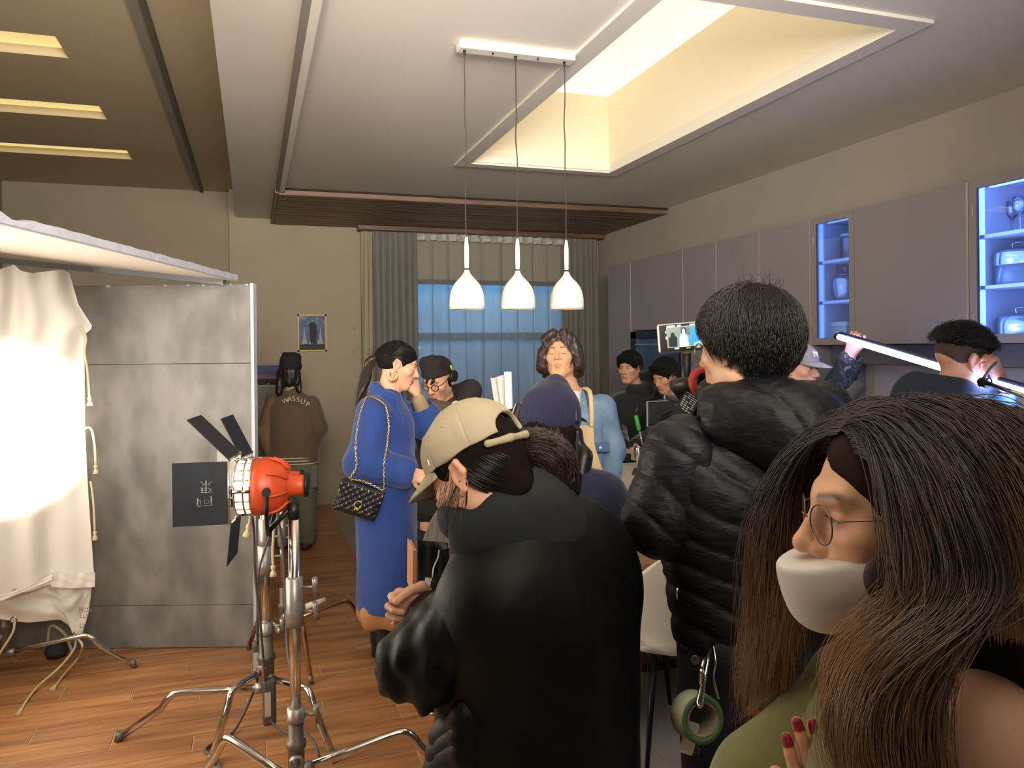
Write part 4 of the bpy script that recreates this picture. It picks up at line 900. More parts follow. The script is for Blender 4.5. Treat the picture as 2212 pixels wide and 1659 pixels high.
dcolor = ['first of the three white pendant lamps, nearest the blue-coated woman', 'middle of the three white bottle-shaped pendant lamps', 'white pendant lamp hanging above the long-haired man in denim']
for i, (tx, ty, bx_, by_) in enumerate(((1004.9, 105, 1013.2, 671), (1114.6, 118, 1123.1, 671), (1216.2, 130, 1221.4, 671))):
    x = c0.x + (c1.x - c0.x) * i / 2; pz = Wz(tx, ty, cz - .038); zc = cam_of((x, yl, 1.9))[1]; zb = W(bx_, by_, zc).z + .006
    t = thing('pendant_lamp', dcolor[i], 'pendant lamp', (x, yl, zb), 'white pendant lamps'); T = Matrix.Translation((x, yl, zb))
    zt = zb + (1045 - 295) * s_
    rs = random.Random(i + 4); pts = [(x, yl, cz - .04)] + [(x + rs.uniform(-.004, .004), yl + rs.uniform(-.004, .004), cz - .04 - (cz - .04 - zt) * k / 9) for k in range(1, 9)] + [(x, yl, zt - .005)]
    obj('cord', tube(bmesh.new(), smooth_path(pts, 4), .0029, 8), m_cord, t)
    obj('cord_grip', lathe(bmesh.new(), [(0, -.022), (.004, -.022), (.0075, 0), (0, 0)], 12, Matrix.Translation((x, yl, cz - .0385))), m_black, t)
    obj('stem', lathe(bmesh.new(), [(0, (1045 - 295) * s_)] + [(r * s_, (1045 - y) * s_) for y, r in prof] + [(0, (1045 - 622) * s_)], 24, T), m_lampw, t)
    obj('collar', lathe(bmesh.new(), [(0, (1045 - 622.5) * s_), (21 * s_, (1045 - 622.5) * s_), (21 * s_, (1045 - 637) * s_), (0, (1045 - 637) * s_)], 20, T), m_black, t)
    sh_ = [(638, 24), (660, 30), (690, 48), (720, 74), (760, 113), (800, 141), (840, 160), (890, 174), (940, 181), (1000, 183), (1045, 182)]
    o = obj('shade', lathe(bmesh.new(), [(r * s_, (1045 - y) * s_) for y, r in sh_] + [((r - 5) * s_, (1045 - y) * s_ - (.002 if y < 660 else 0)) for y, r in sh_[::-1]], 48, T), m_lampw, t)
    b = obj('bulb', lathe(bmesh.new(), [(0, .03), (.014, .033), (.022, .05), (.018, .07), (.012, .09), (.012, .11), (0, .112)], 20, T), M('warm_bulb', 'ffd9a0', .5, emit=6), t)

# ================================================================== film lamps, stands, bounce cloth
m_orange = M('orange_lamp_housing', 'c64a20', .42, var=.12, scale=18)
m_flagb = M('black_barn_door', '24262a', .5, var=.2, scale=14)
m_flagg = M('lit_barn_door', '8d9092', .5, var=.2, scale=10)  # paler grey on the far doors: the lamp's light put into their colour
m_rope = M('cream_rope', 'cdbd98', .9, bump=.4, bscale=300)
m_rubber = M('grey_cable', '55524e', .6)
m_cast = M('cast_grey_clamp', 'a8a49c', .4, metal=.7, var=.15, scale=30)
m_socket = M('worn_socket', '7d746a', .5, metal=.6, var=.3, scale=25)
def cd(x, y, z): return RIGHT * x + FWD * y + UP * z
CLOTH_C = W(5, 930, 3.95)
def redhead(label, loc, d, spotw, doors, stand_dir=None):
    t = thing('film_lamp', label, 'lamp', loc, 'orange open-faced film lamps'); Mx = orient(loc, d)     # z: beam, y: roughly up
    body = [(0, -.125), (.035, -.125), (.036, -.118), (.04, -.075), (.055, -.070), (.082, -.048), (.098, -.012), (.102, .015), (.102, .045), (.098, .045), (.098, .02), (.09, -.01), (.06, -.05), (0, -.06)]
    h = obj('housing', lathe(bmesh.new(), body, 40, Mx), m_orange, t)
    obj('rear_cap', lathe(bmesh.new(), [(0, -.14), (.040, -.14), (.044, -.134), (.044, -.127), (0, -.1255)], 28, Mx), m_black, h)
    for k in range(8):                                             # raised cooling ribs
        a = k * math.pi / 4 + .2; c, s = math.cos(a), math.sin(a)
        pts = [Mx @ Vector((c * r, s * r, z)) for r, z in ((.062, -.072), (.092, -.042), (.104, -.008))]
        obj('cooling_fin', tube(bmesh.new(), smooth_path(pts, 4), .0055, 8), m_orange, h)
    obj('glowing_lens', lathe(bmesh.new(), [(.086, .046), (.088, .10), (.08, .105), (0, .108)], 36, Mx), M('tungsten_glass', 'ffe2b4', .4, emit=9), t)
    bm = bmesh.new()
    for z in (.05, .072, .102): tube(bm, [Mx @ Vector((.095 * math.cos(a), .095 * math.sin(a), z)) for a in np.linspace(0, 2 * math.pi, 40, endpoint=False)], .0045, 6, closed=True)
    for k in range(16): a = k * math.pi / 8; tube(bm, [Mx @ Vector((.095 * math.cos(a), .095 * math.sin(a), z)) for z in (.045, .105)], .003 if k % 4 else .008, 6)
    obj('wire_cage', bm, m_chrome, t)
    obj('reflector', lathe(bmesh.new(), [(.084, .03), (.06, -.02), (.02, -.045), (0, -.047)], 30, Mx), m_chrome, t)
    for (ang, open_, w, ln, m, nm) in doors:                        # hinged at the front ring
        R = Mx @ Matrix.Rotation(ang, 4, 'Z'); Hn = R @ Matrix.Translation((0, .108, .112)) @ Matrix.Rotation(open_, 4, 'X')
        bm = bmesh.new(); bbox(bm, (-w / 2, -.002, .004), (w / 2, .002, ln), .0015, Hn); o = obj('barn_door', bm, m, t)
        bm = bmesh.new(); tube(bm, [Hn @ Vector((-w / 2, 0, .002)), Hn @ Vector((w / 2, 0, .002))], .0045, 8); tube(bm, [R @ Vector((-.02, .095, .105)), Hn @ Vector((-.02, 0, 0))], .004, 6); tube(bm, [R @ Vector((.02, .095, .105)), Hn @ Vector((.02, 0, 0))], .004, 6); obj('hinge', bm, m_chrome, o)
    bm = bmesh.new(); a0 = Mx @ Vector((.108, 0, -.01)); a1 = Mx @ Vector((-.108, 0, -.01)); 
    dn = Vector((0, 0, -.17)); bm2 = tube(bmesh.new(), smooth_path([a0, a0 + dn * .45 + (Vector(loc) - a0) * -.12, Vector(loc) + dn, a1 + dn * .45 + (Vector(loc) - a1) * -.12, a1], 6), .007, 8, flat=1.6); obj('yoke', bm2, m_blackm, t)
    for a in (a0, a1): obj('tilt_knob', tube(bmesh.new(), [a - (Vector(loc) - a).normalized() * .002, a - (Vector(loc) - a).normalized() * .03], .014, 12), m_black, t)
    l = bpy.data.lights.new('film_lamp_beam', 'SPOT'); l.energy = spotw; l.color = (1, .87, .70); l.spot_size = math.radians(27); l.spot_blend = .5; l.shadow_soft_size = .03
    lo = bpy.data.objects.new('film_lamp_beam', l); COL.objects.link(lo); lo.location = Vector(loc) + Vector(d).normalized() * .14; lo.rotation_euler = (CLOTH_C - lo.location).to_track_quat('-Z', 'Y').to_euler(); lo.parent = t; lo.matrix_parent_inverse = Matrix.Translation(-Vector(t.location))
    return t, Mx
def stand(label, base, top, legs, r=.017, hub=.24, sleeves=(), leg_r=.0125, grp='chrome grip stands', tint=None, top_r=None):
    """base on the floor, pole to the height top; legs: list of (angle, reach)"""
    t = thing('grip_stand', label, 'stand', base, grp); b = Vector(base); mch = tint or m_chrome
    obj('pole', tube(bmesh.new(), [b + UP * (hub + .10), b + UP * top], r, 18), mch, t)
    obj('hub_socket', lathe(bmesh.new(), [(0, hub - .07), (r * 1.2, hub - .07), (r * 1.5, hub - .04), (r * 1.5, hub + .05), (r * 1.8, hub + .055), (r * 1.8, hub + .075), (r * 1.35, hub + .08), (r * 1.35, hub + .16), (r * 1.1, hub + .165), (0, hub + .165)], 20, Matrix.Translation(b)), m_socket, t)
    for i, (ang, reach, *ex) in enumerate(legs):
        dv = RIGHT * math.cos(ang) + FWD * math.sin(ang); h0 = hub - .03 + .045 * i - .045; k = ex[0] if ex else .06
        pts = [b + dv * .02 + UP * h0, b + dv * (reach * .3) + UP * (h0 + k * .5), b + dv * (reach * .58) + UP * (h0 + k), b + dv * (reach * .66) + UP * (h0 + k - .012), b + dv * (reach * .72) + UP * (h0 + k - .06), b + dv * reach + UP * .012]
        pts = [pts[0]] + smooth_path(pts[1:5], 5) + [pts[5]]
        lg = obj('leg', tube(bmesh.new(), pts, leg_r, 12), mch, t)
        obj('leg_collar', tube(bmesh.new(), [pts[0] - dv * .01, pts[0] + dv * .03], leg_r * 1.5, 12), m_cast, lg); e = pts[-1]; obj('rubber_foot', tube(bmesh.new(), [e + UP * .03 - dv * .008, e - UP * .0115], leg_r * 1.12, 12), m_socket, lg)
    for (z, hgt, rr, kn) in sleeves:
        s_ = obj('sleeve', lathe(bmesh.new(), [(r * .9, z), (rr, z), (rr * 1.04, z + hgt * .3), (rr, z + hgt * .34), (rr, z + hgt * .96), (r * 1.05, z + hgt), (r * .9, z + hgt)], 22, Matrix.Translation(b)), m_cast, t)
        for q in kn:
            c = b + UP * (z + hgt * q); obj('tee_handle', tube(tube(bmesh.new(), [c + RIGHT * rr * .9, c + RIGHT * (rr + .045)], .006, 8), [c + RIGHT * (rr + .045) + UP * .035 - FWD * .012, c + RIGHT * (rr + .045) - UP * .035 + FWD * .012], .010, 8), m_cast, s_)
    return t
# the big front stand (carries the near lamp), the middle one (far lamp) and the one behind
bA = W(640, 1640, 2.78); bA.z = 0; zA = W(637, 1120, 2.78).z
stand('thick chrome combo stand nearest the camera, carrying the near orange lamp', bA, zA + .0, [(math.radians(158), .50, .10), (math.radians(18), .62, .07), (math.radians(-75), .5, .03)], .0195, .23,
      [(W(640, 1352, 2.78).z, .178, .030, (.78, .30)), (.375, .05, .031, (.5,))], .0165)
bB = W(577, 1560, 3.56); bB.z = 0; zB = W(575, 1100, 3.56).z
stand('middle chrome grip stand with a cable box strapped to it', bB, zB, [(math.radians(195), .62, .02), (math.radians(-42), .52, .04), (math.radians(252), .38, .0)], .0225, .235, [(W(575, 1238, 3.56).z, .13, .034, (.6,)), (W(575, 1185, 3.56).z, .14, .029, (.4,)), (.40, .06, .030, (.7,))], .0155)
bC = W(612, 1440, 4.22); bC.z = 0
stand('slim chrome grip stand standing behind the other two, one leg taped white', bC, W(612, 1050, 4.22).z, [(math.radians(140), .34, .06), (math.radians(35), .58, .05), (math.radians(-50), .34, .08)], .0125, .25, [(W(612, 1180, 4.22).z, .16, .022, (.3, .7))], .012, tint=M('warm_chrome', 'c9a48c', .25, metal=1., var=.2, scale=20))
tp = bC + (RIGHT * math.cos(math.radians(35)) + FWD * math.sin(math.radians(35))) * .13 + UP * .285
tag(obj('white_tape', tube(bmesh.new(), [tp, tp + (RIGHT * math.cos(math.radians(35)) + FWD * math.sin(math.radians(35))) * .11 + UP * .016], .0155, 12), M('white_tape', 'd9d4ca', .6)), 'white tape wound round a leg of the slim chrome stand', 'tape')
R_ = math.radians
locA = W(580, 1050, 2.78); dA = cd(-.97, -.15, .0)
redhead('orange open-faced film lamp in front, its black barn door lettered in chalk', locA, dA, 1500., [(R_(90), R_(-2), .215, .185, m_flagb, 'near'), (R_(0), R_(-46), .20, .20, m_flagb, 'top'), (R_(-78), R_(-62), .19, .17, m_flagg, 'far'), (R_(180), R_(-84), .18, .15, m_flagb, 'low')])
locB = W(588, 1035, 3.56)
redhead('second orange film lamp, half hidden behind the lettered one', locB, cd(-.97, -.12, .03), 900., [(R_(90), R_(-28), .2, .18, m_flagb, 'near'), (R_(0), R_(-62), .23, .20, m_flagb, 'top'), (R_(-90), R_(-26), .22, .2, m_flagg, 'far')])
# spigot between lamp and front stand
sp = bA + UP * zA; tag(obj('spigot', tube(tube(bmesh.new(), [sp + UP * .001, sp + UP * .055], .021, 14), [sp + UP * .05, locA - UP * .16], .010, 10), m_black), 'black spigot clamp joining the near orange lamp to its stand', 'clamp')
# chalk writing on the barn door: 阿 / 聚-like handwritten signs, drawn as strokes on the outer face
Mx = orient(locA, dA); Hn = Mx @ Matrix.Rotation(R_(90), 4, 'Z') @ Matrix.Translation((0, .108, .112)) @ Matrix.Rotation(R_(-2), 4, 'X')
door = [o for o in bpy.data.objects if o.name.startswith('barn_door') and o.parent and o.parent.get('label', '').startswith('orange open')][0]
bm = bmesh.new()
strokes = [[(-.2, .9), (-.2, .3)], [(-.2, .9), (.05, .9), (-.05, .65), (.05, .55), (-.1, .45)], [(.15, .88), (.75, .88)], [(.68, .88), (.68, .2), (.55, .25)], [(.25, .7), (.5, .7), (.5, .45), (.25, .45), (.25, .7)],
           [(.0, -.1), (.7, -.1)], [(.1, -.1), (.1, -.45)], [(.35, -.05), (.35, -.5)], [(.0, -.3), (.4, -.28)], [(-.05, -.48), (.42, -.42)], [(.5, -.15), (.75, -.45)], [(.75, -.12), (.48, -.48)], [(.35, -.5), (.35, -1.0)], [(.35, -.62), (.0, -.95)], [(.35, -.62), (.75, -.95)], [(.1, -.6), (.2, -.75)], [(.62, -.58), (.5, -.75)]]
for st in strokes:
    for off in (-1,):
        pts = [Hn @ Vector((-(y * .045 - .0) - .0, .0032, .055 + (.75 - x) * .05)) for x, y in st]
        tube(bm, pts, .0022, 5, flat=.4)
obj('chalk_lettering', bm, M('chalk', '9a9c9e', .9), door)
# cables, cable boxes and ropes on the stands
def cable(name, label, pts, r, mat, cat='cable', grp=None, n=6): return tag(obj(name, tube(bmesh.new(), smooth_path(pts, n), r, 8), mat), label, cat, grp)
def cable_box(label, c, s=1.):
    t = thing('cable_dimmer', label, 'dimmer', c); Mc = basis(c, cd(.9, .3, 0), cd(-.3, .9, 0), cd(0, 0, 1)); bm = bmesh.new(); bbox(bm, (-.03 * s, -.025, -.10 * s), (.03 * s, .025, .10 * s), .012, Mc, 2); obj('case', bm, m_rubber, t)
    bm = bmesh.new(); bbox(bm, (-.022 * s, -.028, -.055 * s), (.006 * s, -.0255, .05 * s), 0, Mc); obj('sticker', bm, M('paper_label', 'c9bfae', .7), t); return t
p1_ = W(582, 1515, 3.42); p2_ = W(556, 1425, 3.62); cable_box('grey inline dimmer with pale sticker and red cable ends on the middle stand', p1_); cable_box('grey inline dimmer clipped higher up on the middle stand', p2_, .85)
cable('lamp_cable', 'grey mains cable dropping from the near lamp down to the stickered dimmer', [W(545, 1115, 2.95), W(549, 1160, 3.1), W(551, 1240, 3.2), W(562, 1340, 3.3), W(567, 1400, 3.38), W(572, 1470, 3.40), p1_ + UP * .105], .0055, m_rubber)
cable('lamp_cable', 'grey cable from the far lamp down to the upper dimmer', [W(600, 1110, 3.5), W(560, 1230, 3.5), W(556, 1330, 3.55), W(556, 1390, 3.6), p2_ + UP * .09], .005, m_rubber)
cable('lamp_cable', 'dark cable hanging between the chrome poles behind the near lamp', [W(598, 1100, 3.2), W(612, 1200, 3.2), W(618, 1330, 3.2), W(622, 1410, 3.15), W(634, 1470, 3.0)], .006, m_rubber)
e0 = p1_ - UP * .105
cable('red_cable_end', 'short red sleeve under the stickered grey dimmer', [e0, W(581, 1552, 3.42), W(586, 1560, 3.40)], .009, M('red_sleeve', 'c9432f', .5))
cable('red_cable_end', 'short red sleeve above the stickered grey dimmer', [W(569, 1445, 3.40), W(572, 1468, 3.41)], .009, M('red_sleeve', 'c9432f', .5))
cable('floor_cable', 'black cable looping over the planks from the middle stand to the picture\'s lower edge', [p2_ - UP * .09, Wz(545, 1500, .12), Wz(525, 1545, .05), Wz(500, 1585, .008), Wz(470, 1600, .008), Wz(444, 1618, .008), Wz(452, 1630, .008), Wz(470, 1645, .008), Wz(480, 1680, .008)], .0065, m_rubber)
cable('floor_cable', 'black cable running from the dimmer behind the front stand', [W(587, 1560, 3.40), W(600, 1572, 3.35), W(628, 1585, 3.2), W(650, 1580, 3.1), W(676, 1600, 3.05), W(690, 1640, 3.0), Wz(684, 1665, .01)], .006, m_rubber)
def rope(label, pts, grp='cream tie ropes', knot=True):
    t = thing('tie_rope', label, 'rope', pts[-1], grp); obj('cord', tube(bmesh.new(), smooth_path(pts, 6), .006, 8), m_rope, t)
    if knot:
        e = Vector(pts[-1]); d = (e - Vector(pts[-2])).normalized(); bm = lathe(bmesh.new(), [(0, -.005), (.010, 0), (.010, .012), (.006, .018), (.012, .03), (.016, .045), (0, .047)], 10, orient(e - d * .0, d)); obj('frayed_end', bm, m_rope, t)
    return t
rope('cream rope with frayed tassel hanging between the grip stands', [W(588, 1095, 3.4), W(592, 1130, 3.4), W(589, 1190, 3.4), W(590, 1222, 3.4)])
rope('short cream rope tail just under the near orange lamp', [W(541, 1112, 3.0), W(540, 1125, 3.0), W(538, 1134, 3.0)])
rope('pale cord loop hanging behind the near lamp\'s housing', [W(600, 1085, 3.3), W(601, 1100, 3.3), W(604, 1118, 3.3)], knot=False)
# white bounce cloth
m_cloth = M('white_bounce_cloth', 'f3efe6', .85, bump=.03, bscale=300, transl=.18)
CT = thing('bounce_cloth', 'large white cloth hung as a glowing bounce by the grey flat', 'cloth', W(70, 1375, 4.0))
def cl_pt(px, py, dz=0.):
    zc = 4.22 - .42 * ((208 - px) / 300.) ; return W(px, py, zc + dz)
cx0 = -150
top = [(-150, 600), (-60, 590), (-10, 585), (30, 571), (45, 585), (70, 590), (135, 582), (150, 590)]
def lerp_poly(P, t):
    L = [0]
    for a, b in zip(P, P[1:]): L.append(L[-1] + math.hypot(b[0] - a[0], b[1] - a[1]))
    s = t * L[-1]
    for i in range(len(P) - 1):
        if s <= L[i + 1] or i == len(P) - 2:
            k = (s - L[i]) / (L[i + 1] - L[i]); return (P[i][0] + (P[i + 1][0] - P[i][0]) * k, P[i][1] + (P[i + 1][1] - P[i][1]) * k)
def sheet(name, top, bot, right_fn, nu, nv, fold, mat, parent, dz0=0., left=-150):
    rs = random.Random(len(name)); ph = [rs.uniform(0, 6.28) for _ in range(8)]
    def fn(u, v):
        a = lerp_poly(top, u); b = lerp_poly(bot, u); px = a[0] + (b[0] - a[0]) * v; py = a[1] + (b[1] - a[1]) * v
        px += right_fn(v) * max(0, (u - .55) / .45) ** 1.5
        # radiating creases from the hanging points, vertical folds further down
        c = fold * (.5 * math.sin(u * 30 + ph[0] + 2 * v) * (.35 + .65 * math.exp(-v * 1.5)) + .35 * math.sin(u * 17 + ph[1] + 4 * v) + .35 * math.sin(u * 9 - v * 13 + ph[2]) + .25 * math.sin(v * 31 + u * 23 + ph[3]) * math.exp(-((v - .3) / .4) ** 2))
        return cl_pt(px, py, dz0 + c)
    return obj(name, grid_mesh(fn, nu, nv), mat, parent, True)
def rf(v):
    K = [(0, 0), (.10, 14), (.175, 42), (.185, 30), (.2, 22), (.3, 16), (.5, 6), (.7, 2), (1, 0)]
    for (a, x), (b, y) in zip(K, K[1:]):
        if v <= b: return x + (y - x) * (v - a) / (b - a)
    return 0
sheet('front_panel', top, [(-150, 1300), (0, 1290), (60, 1278), (110, 1262), (160, 1268), (205, 1266)], rf, 60, 90, .035, m_cloth, CT)
sheet('lower_flap', [(-150, 1290), (-60, 1297), (20, 1280), (113, 1236)], [(-150, 1325), (-60, 1318), (10, 1296), (113, 1252)], lambda v: 0, 30, 8, .008, m_cloth, CT, -.035)
sheet('hem', [(110, 1232), (160, 1238), (206, 1236)], [(110, 1268), (160, 1271), (205, 1268)], lambda v: 0, 20, 8, .006, m_cloth, CT, -.02)
sheet('back_layer', [(-150, 1225), (60, 1235), (120, 1240), (201, 1235)], [(-150, 1320), (5, 1338), (60, 1345), (130, 1338), (150, 1352), (160, 1378), (178, 1368), (190, 1330), (196, 1290)], lambda v: 0, 50, 24, .03, m_cloth, CT, .05)
for (px, py) in ((30, 1338), (163, 1372), (33, 1279)):
    p = cl_pt(px, py, -.012); bm = bmesh.new(); tube(bm, [p + RIGHT * .014 * math.cos(a) + UP * .014 * math.sin(a) for a in np.linspace(0, 6.283, 18, endpoint=False)], .004, 6, closed=True); obj('grommet', bm, m_chrome, CT)
flip = Matrix.Rotation(math.radians(12), 4, 'Y')
for txt, px, py in (('HO4', 184, 1318), ('LU', 181, 1331), ('L2', 178, 1352)):
    p = cl_pt(px, py, .012); text_mesh('stencil', txt, .034, .0008, M('stencil_ink', '8f8a85', .8), CT, basis(p, RIGHT, UP, FWD * -1) @ Matrix.Rotation(math.radians(-6), 4, 'Z'))
for (lb, pts) in (('thin twisted cord dangling at the cloth\'s upper edge', [cl_pt(174, 706, -.03), cl_pt(186, 730, -.03), cl_pt(183, 760, -.02), cl_pt(189, 800, -.02), cl_pt(193, 858, -.02)]),
                  ('cord looped against the cloth edge at lamp height', [cl_pt(178, 926, -.03), cl_pt(196, 926, -.03), cl_pt(204, 960, -.03), cl_pt(207, 1005, -.03)]),
                  ('cord tail tucked into the lower edge of the cloth', [cl_pt(196, 1040, -.03), cl_pt(200, 1065, -.03), cl_pt(203, 1100, -.03), cl_pt(205, 1148, -.03)])):
    rope(lb, pts)
f1 = Wz(45, 1535, .006); rope('long cream rope trailing from the cloth corner far over the planks', [cl_pt(164, 1378, -.02), Wz(160, 1402, .13), Wz(130, 1440, .07), Wz(85, 1480, .02), Wz(60, 1510, .0075), f1])
rope('shorter cream rope from the cloth corner, ending in a knot on the planks', [cl_pt(168, 1380, -.02), W(178, 1395, 4.0), Wz(170, 1420, .06), Wz(140, 1455, .015), Wz(120, 1482, .0075)])
rope('cream rope hanging from the cloth\'s left grommet', [cl_pt(32, 1342, -.02), cl_pt(28, 1365, -.03), cl_pt(10, 1395, -.03), cl_pt(-10, 1425, -.03)])
# stand under the cloth
bD = W(5, 1530, 4.0); bD.z = 0
bD = Wz(10, 1470, .0)
stand('chrome stand holding the white cloth, one leg reaching towards the flat', bD, 2.12, [(math.radians(14), .62, .05), (math.radians(150), .6, .05), (math.radians(255), .3, .0)], .015, .22, [(.5, .1, .026, (.5,))], .0125)
p = bD + UP * 2.10; ctb = tag(obj('cross_bar', tube(bmesh.new(), [cl_pt(-160, 600, .05), cl_pt(146, 598, .05)], .011, 12), m_chrome), 'thin metal bar the white cloth hangs over', 'bar')
sb = Wz(122, 1418, .0); sb_ = thing('sandbag', 'dark small weight with pale straps under the white cloth', 'weight', sb)
obj('bag', lathe(bmesh.new(), [(0, .003), (.05, .004), (.06, .03), (.045, .07), (0, .08)], 16, Matrix.Translation(sb)), M('dark_sandbag', '2f3338', .8), sb_); obj('strap', tube(bmesh.new(), smooth_path([sb + RIGHT * -.05 + UP * .05, sb + UP * .17 - RIGHT * .03, sb + RIGHT * .05 + UP * .12, sb + RIGHT * .09 + UP * .02], 5), .008, 6), m_rope, sb_)
# hand-held light tube, its clamp rod
T0, T1 = W(1813, 728, 4.15), W(2262, 862, 2.72); td = (T1 - T0).normalized()
LT = thing('light_tube', 'long glowing blue-white light tube held across the aisle by two men', 'light tube', T0)
tx, ty = frame_of(td); tz = UP - td * UP.dot(td); tz.normalize(); tside = td.cross(tz)
obj('glowing_tube', tube(bmesh.new(), [T0, T1], .0145, 20), M('blue_white_tube', 'aebfff', .5, emit=50.), LT)
hs = bmesh.new(); off = tz * .015 + tside * (.012 if tside.dot(FWD) > 0 else -.012); tube(hs, [T0 + off - td * .01, T1 + off], .0135, 12); obj('tube_housing', hs, M('dark_blue_housing', '2a2f45', .4), LT)
obj('end_cap', tube(bmesh.new(), [T0 - td * .03, T0 - td * .002], .0165, 18), m_black, LT)
rd = thing('clamp_rod', 'shiny steel rod and clamp by the light tube at the hooded man\'s chin', 'rod', W(2132, 826, 2.9))
obj('rod', tube(bmesh.new(), [W(2130, 827, 2.92), W(2260, 872, 2.6)], .0085, 14), m_chrome, rd)
obj('clamp_head', tube(bmesh.new(), [W(2118, 826, 2.94), W(2134, 830, 2.91)], .016, 12), m_blackm, rd)
obj('safety_wire', tube(bmesh.new(), smooth_path([W(2112, 828, 2.94), W(2128, 812, 2.93), W(2140, 795, 2.93), W(2152, 783, 2.95)], 5), .0055, 8), m_rubber, rd)
for px in (2122, 2130, 2138): obj('wire_loop', tube(bmesh.new(), smooth_path([W(px - 6, 834, 2.93), W(px - 10, 823, 2.92), W(px - 2, 817, 2.92), W(px + 4, 822, 2.92), W(px + 4, 833, 2.93)], 4), .0035, 6), m_blackm, rd)

# ================================================================== people
def lerp(a, b, t): return Vector(a) * (1 - t) + Vector(b) * t
def torso(neck, sl, sr, hl, hr, rt, rb, rsh=.06, inset=.30, k=.06, neck_r=.062):
    m = lerp(sl, sr, .5); mh = lerp(hl, hr, .5); a = lerp(sl, sr, inset); b = lerp(sl, sr, 1 - inset); a.z -= rt * .75; b.z -= rt * .75
    return [C(sl, sr, rsh, rsh, k=k), C(a, hl, rt, rb, k=k), C(b, hr, rt, rb, k=k), C(lerp(a, b, .5), mh, rt * 1.02, rb * 1.02, k=k), C(neck, lerp(m, sl, .72), neck_r, rsh * .85, k=.05), C(neck, lerp(m, sr, .72), neck_r, rsh * .85, k=.05)]
def arm(s, e, w, r=(.068, .058, .046), k=.025, cuff=True):
    P = [C(s, e, r[0], r[1], k=.05), C(e, w, r[1], r[2], k=k)]
    if cuff: d = (Vector(w) - Vector(e)).normalized(); P.append(C(Vector(w) + d * (r[2] * .55), Vector(w) + d * (r[2] + .05), r[2] * .82, k=.006, op='-'))
    return P
def legs(hl, hr, kl, kr, al, ar, r=(.088, .064, .052), k=.03):
    return [C(lerp(hl, hr, .2), lerp(hl, hr, .8), r[0] * 1.15, k=.05)] + [q for h, kn, a in ((hl, kl, al), (hr, kr, ar)) for q in (C(h, kn, r[0], r[1], k=.04), C(kn, a, r[1], r[2], k=.04))]
def cut_below(c, z, half=.6): return B((c[0], c[1], z - .5), (half, half, .5), rnd=0., k=.012, op='-')
def cut_above(c, z, half=.6): return B((c[0], c[1], z + .5), (half, half, .5), rnd=0., k=.012, op='-')
def shoe(a, d, L=.17, h=.05, w=.045):
    a = Vector(a); d = Vector(d).normalized(); e = a + d * L; b = a - d * .05
    return [C((b.x, b.y, w * .9), (a.x, a.y, w * .95), w * .88, w * .93, k=.02), C((a.x, a.y, w * .95), (e.x, e.y, w * .8), w * .93, w * .78, k=.02), C((a.x, a.y, .05), (a.x, a.y, .11), .05, .048, k=.02), B((a.x, a.y, -.5), (.6, .6, .502), rnd=0, k=.003, op='-')]
def inner(neck, sl, sr, hl, hr, arms=(), lg=()):
    """slim body inside the clothes: torso, arms, legs as one skin"""
    P = torso(neck, sl, sr, hl, hr, .088, .085, .038, neck_r=.05)
    for s, e, w in arms: P += [C(s, e, .042, .037, k=.03), C(e, w, .037, .027, k=.02)]
    for h, kn, a in lg: P += [C(h, kn, .07, .05, k=.03), C(kn, a, .048, .036, k=.03)]
    return P
def fl_(p): p = Vector(p); p.z = 0; return p
def feet(c, w, side, z=.09): c = fl_(c); return c - side * w + UP * z, c + side * w + UP * z
def hose(hl, hr, al, ar, bend=None, zk=.50):
    b = bend or Vector((0, 0, 0)); kl = lerp(hl, al, .5) + b; kr = lerp(hr, ar, .5) + b; kl.z = kr.z = zk; return kl, kr

# ---- 1. man in the brown varsity jacket, back turned, far by the wall
Z = 6.67
p = Person('person in brown lettered varsity jacket and black beanie, back turned, by the far wall', W(632, 1180, Z), W(628, 806, Z), cd(-.12, .98, -.16), eyes=False)
nk = W(630, 850, Z); sl, sr = W(594, 874, Z), W(672, 874, Z); hl, hr = W(612, 1000, Z), W(656, 1000, Z); el, er = W(574, 935, Z), W(686, 925, Z); wl, wr = W(592, 985, Z - .02), W(668, 985, Z + .05)
side = RIGHT; al, ar = W(613, 1160, Z), W(662, 1160, Z); al.z = ar.z = .09; kl, kr = hose(hl, hr, al, ar)
p.make_body(nk, inner(nk, sl, sr, hl, hr, ((sl, el, wl), (sr, er, wr)), ((hl, kl, al), (hr, kr, ar))), h=.005)
m_vars = M('brown_wool', '5d4b38', .85, var=.1, scale=30, bump=.1, bscale=500, sheen=.3); m_vsl = M('tan_sleeve', '7b6242', .7, var=.08, scale=30)
z0 = W(632, 1000, Z).z
p.lump('jacket', torso(nk, sl, sr, hl, hr, .135, .125, .07) + [C(W(612, 985, Z), W(655, 985, Z), .118, k=.05), cut_below(nk, z0)], .012, m_vars, disp=folds(.010, 6))
p.lump('sleeve', arm(sl, el, wl, (.08, .08, .06)), .011, m_vsl, disp=folds(.010, 8)); p.lump('sleeve', arm(sr, er, wr, (.08, .08, .06)), .011, m_vars, disp=folds(.010, 8))
m_rib = M('ivory_rib', 'c3b8a0', .8)
for k_, zz in enumerate((z0 + .008, z0 + .033, z0 + .058)): 
    v_ = [lerp(hl, hr, .5) + side * .215 * math.cos(a) + FWD * .152 * math.sin(a) for a in np.linspace(0, 6.283, 40, endpoint=False)]
    obj('rib_stripe', tube(bmesh.new(), [Vector((q.x, q.y, zz)) for q in v_], .006, 6, closed=True), m_rib, p.root)
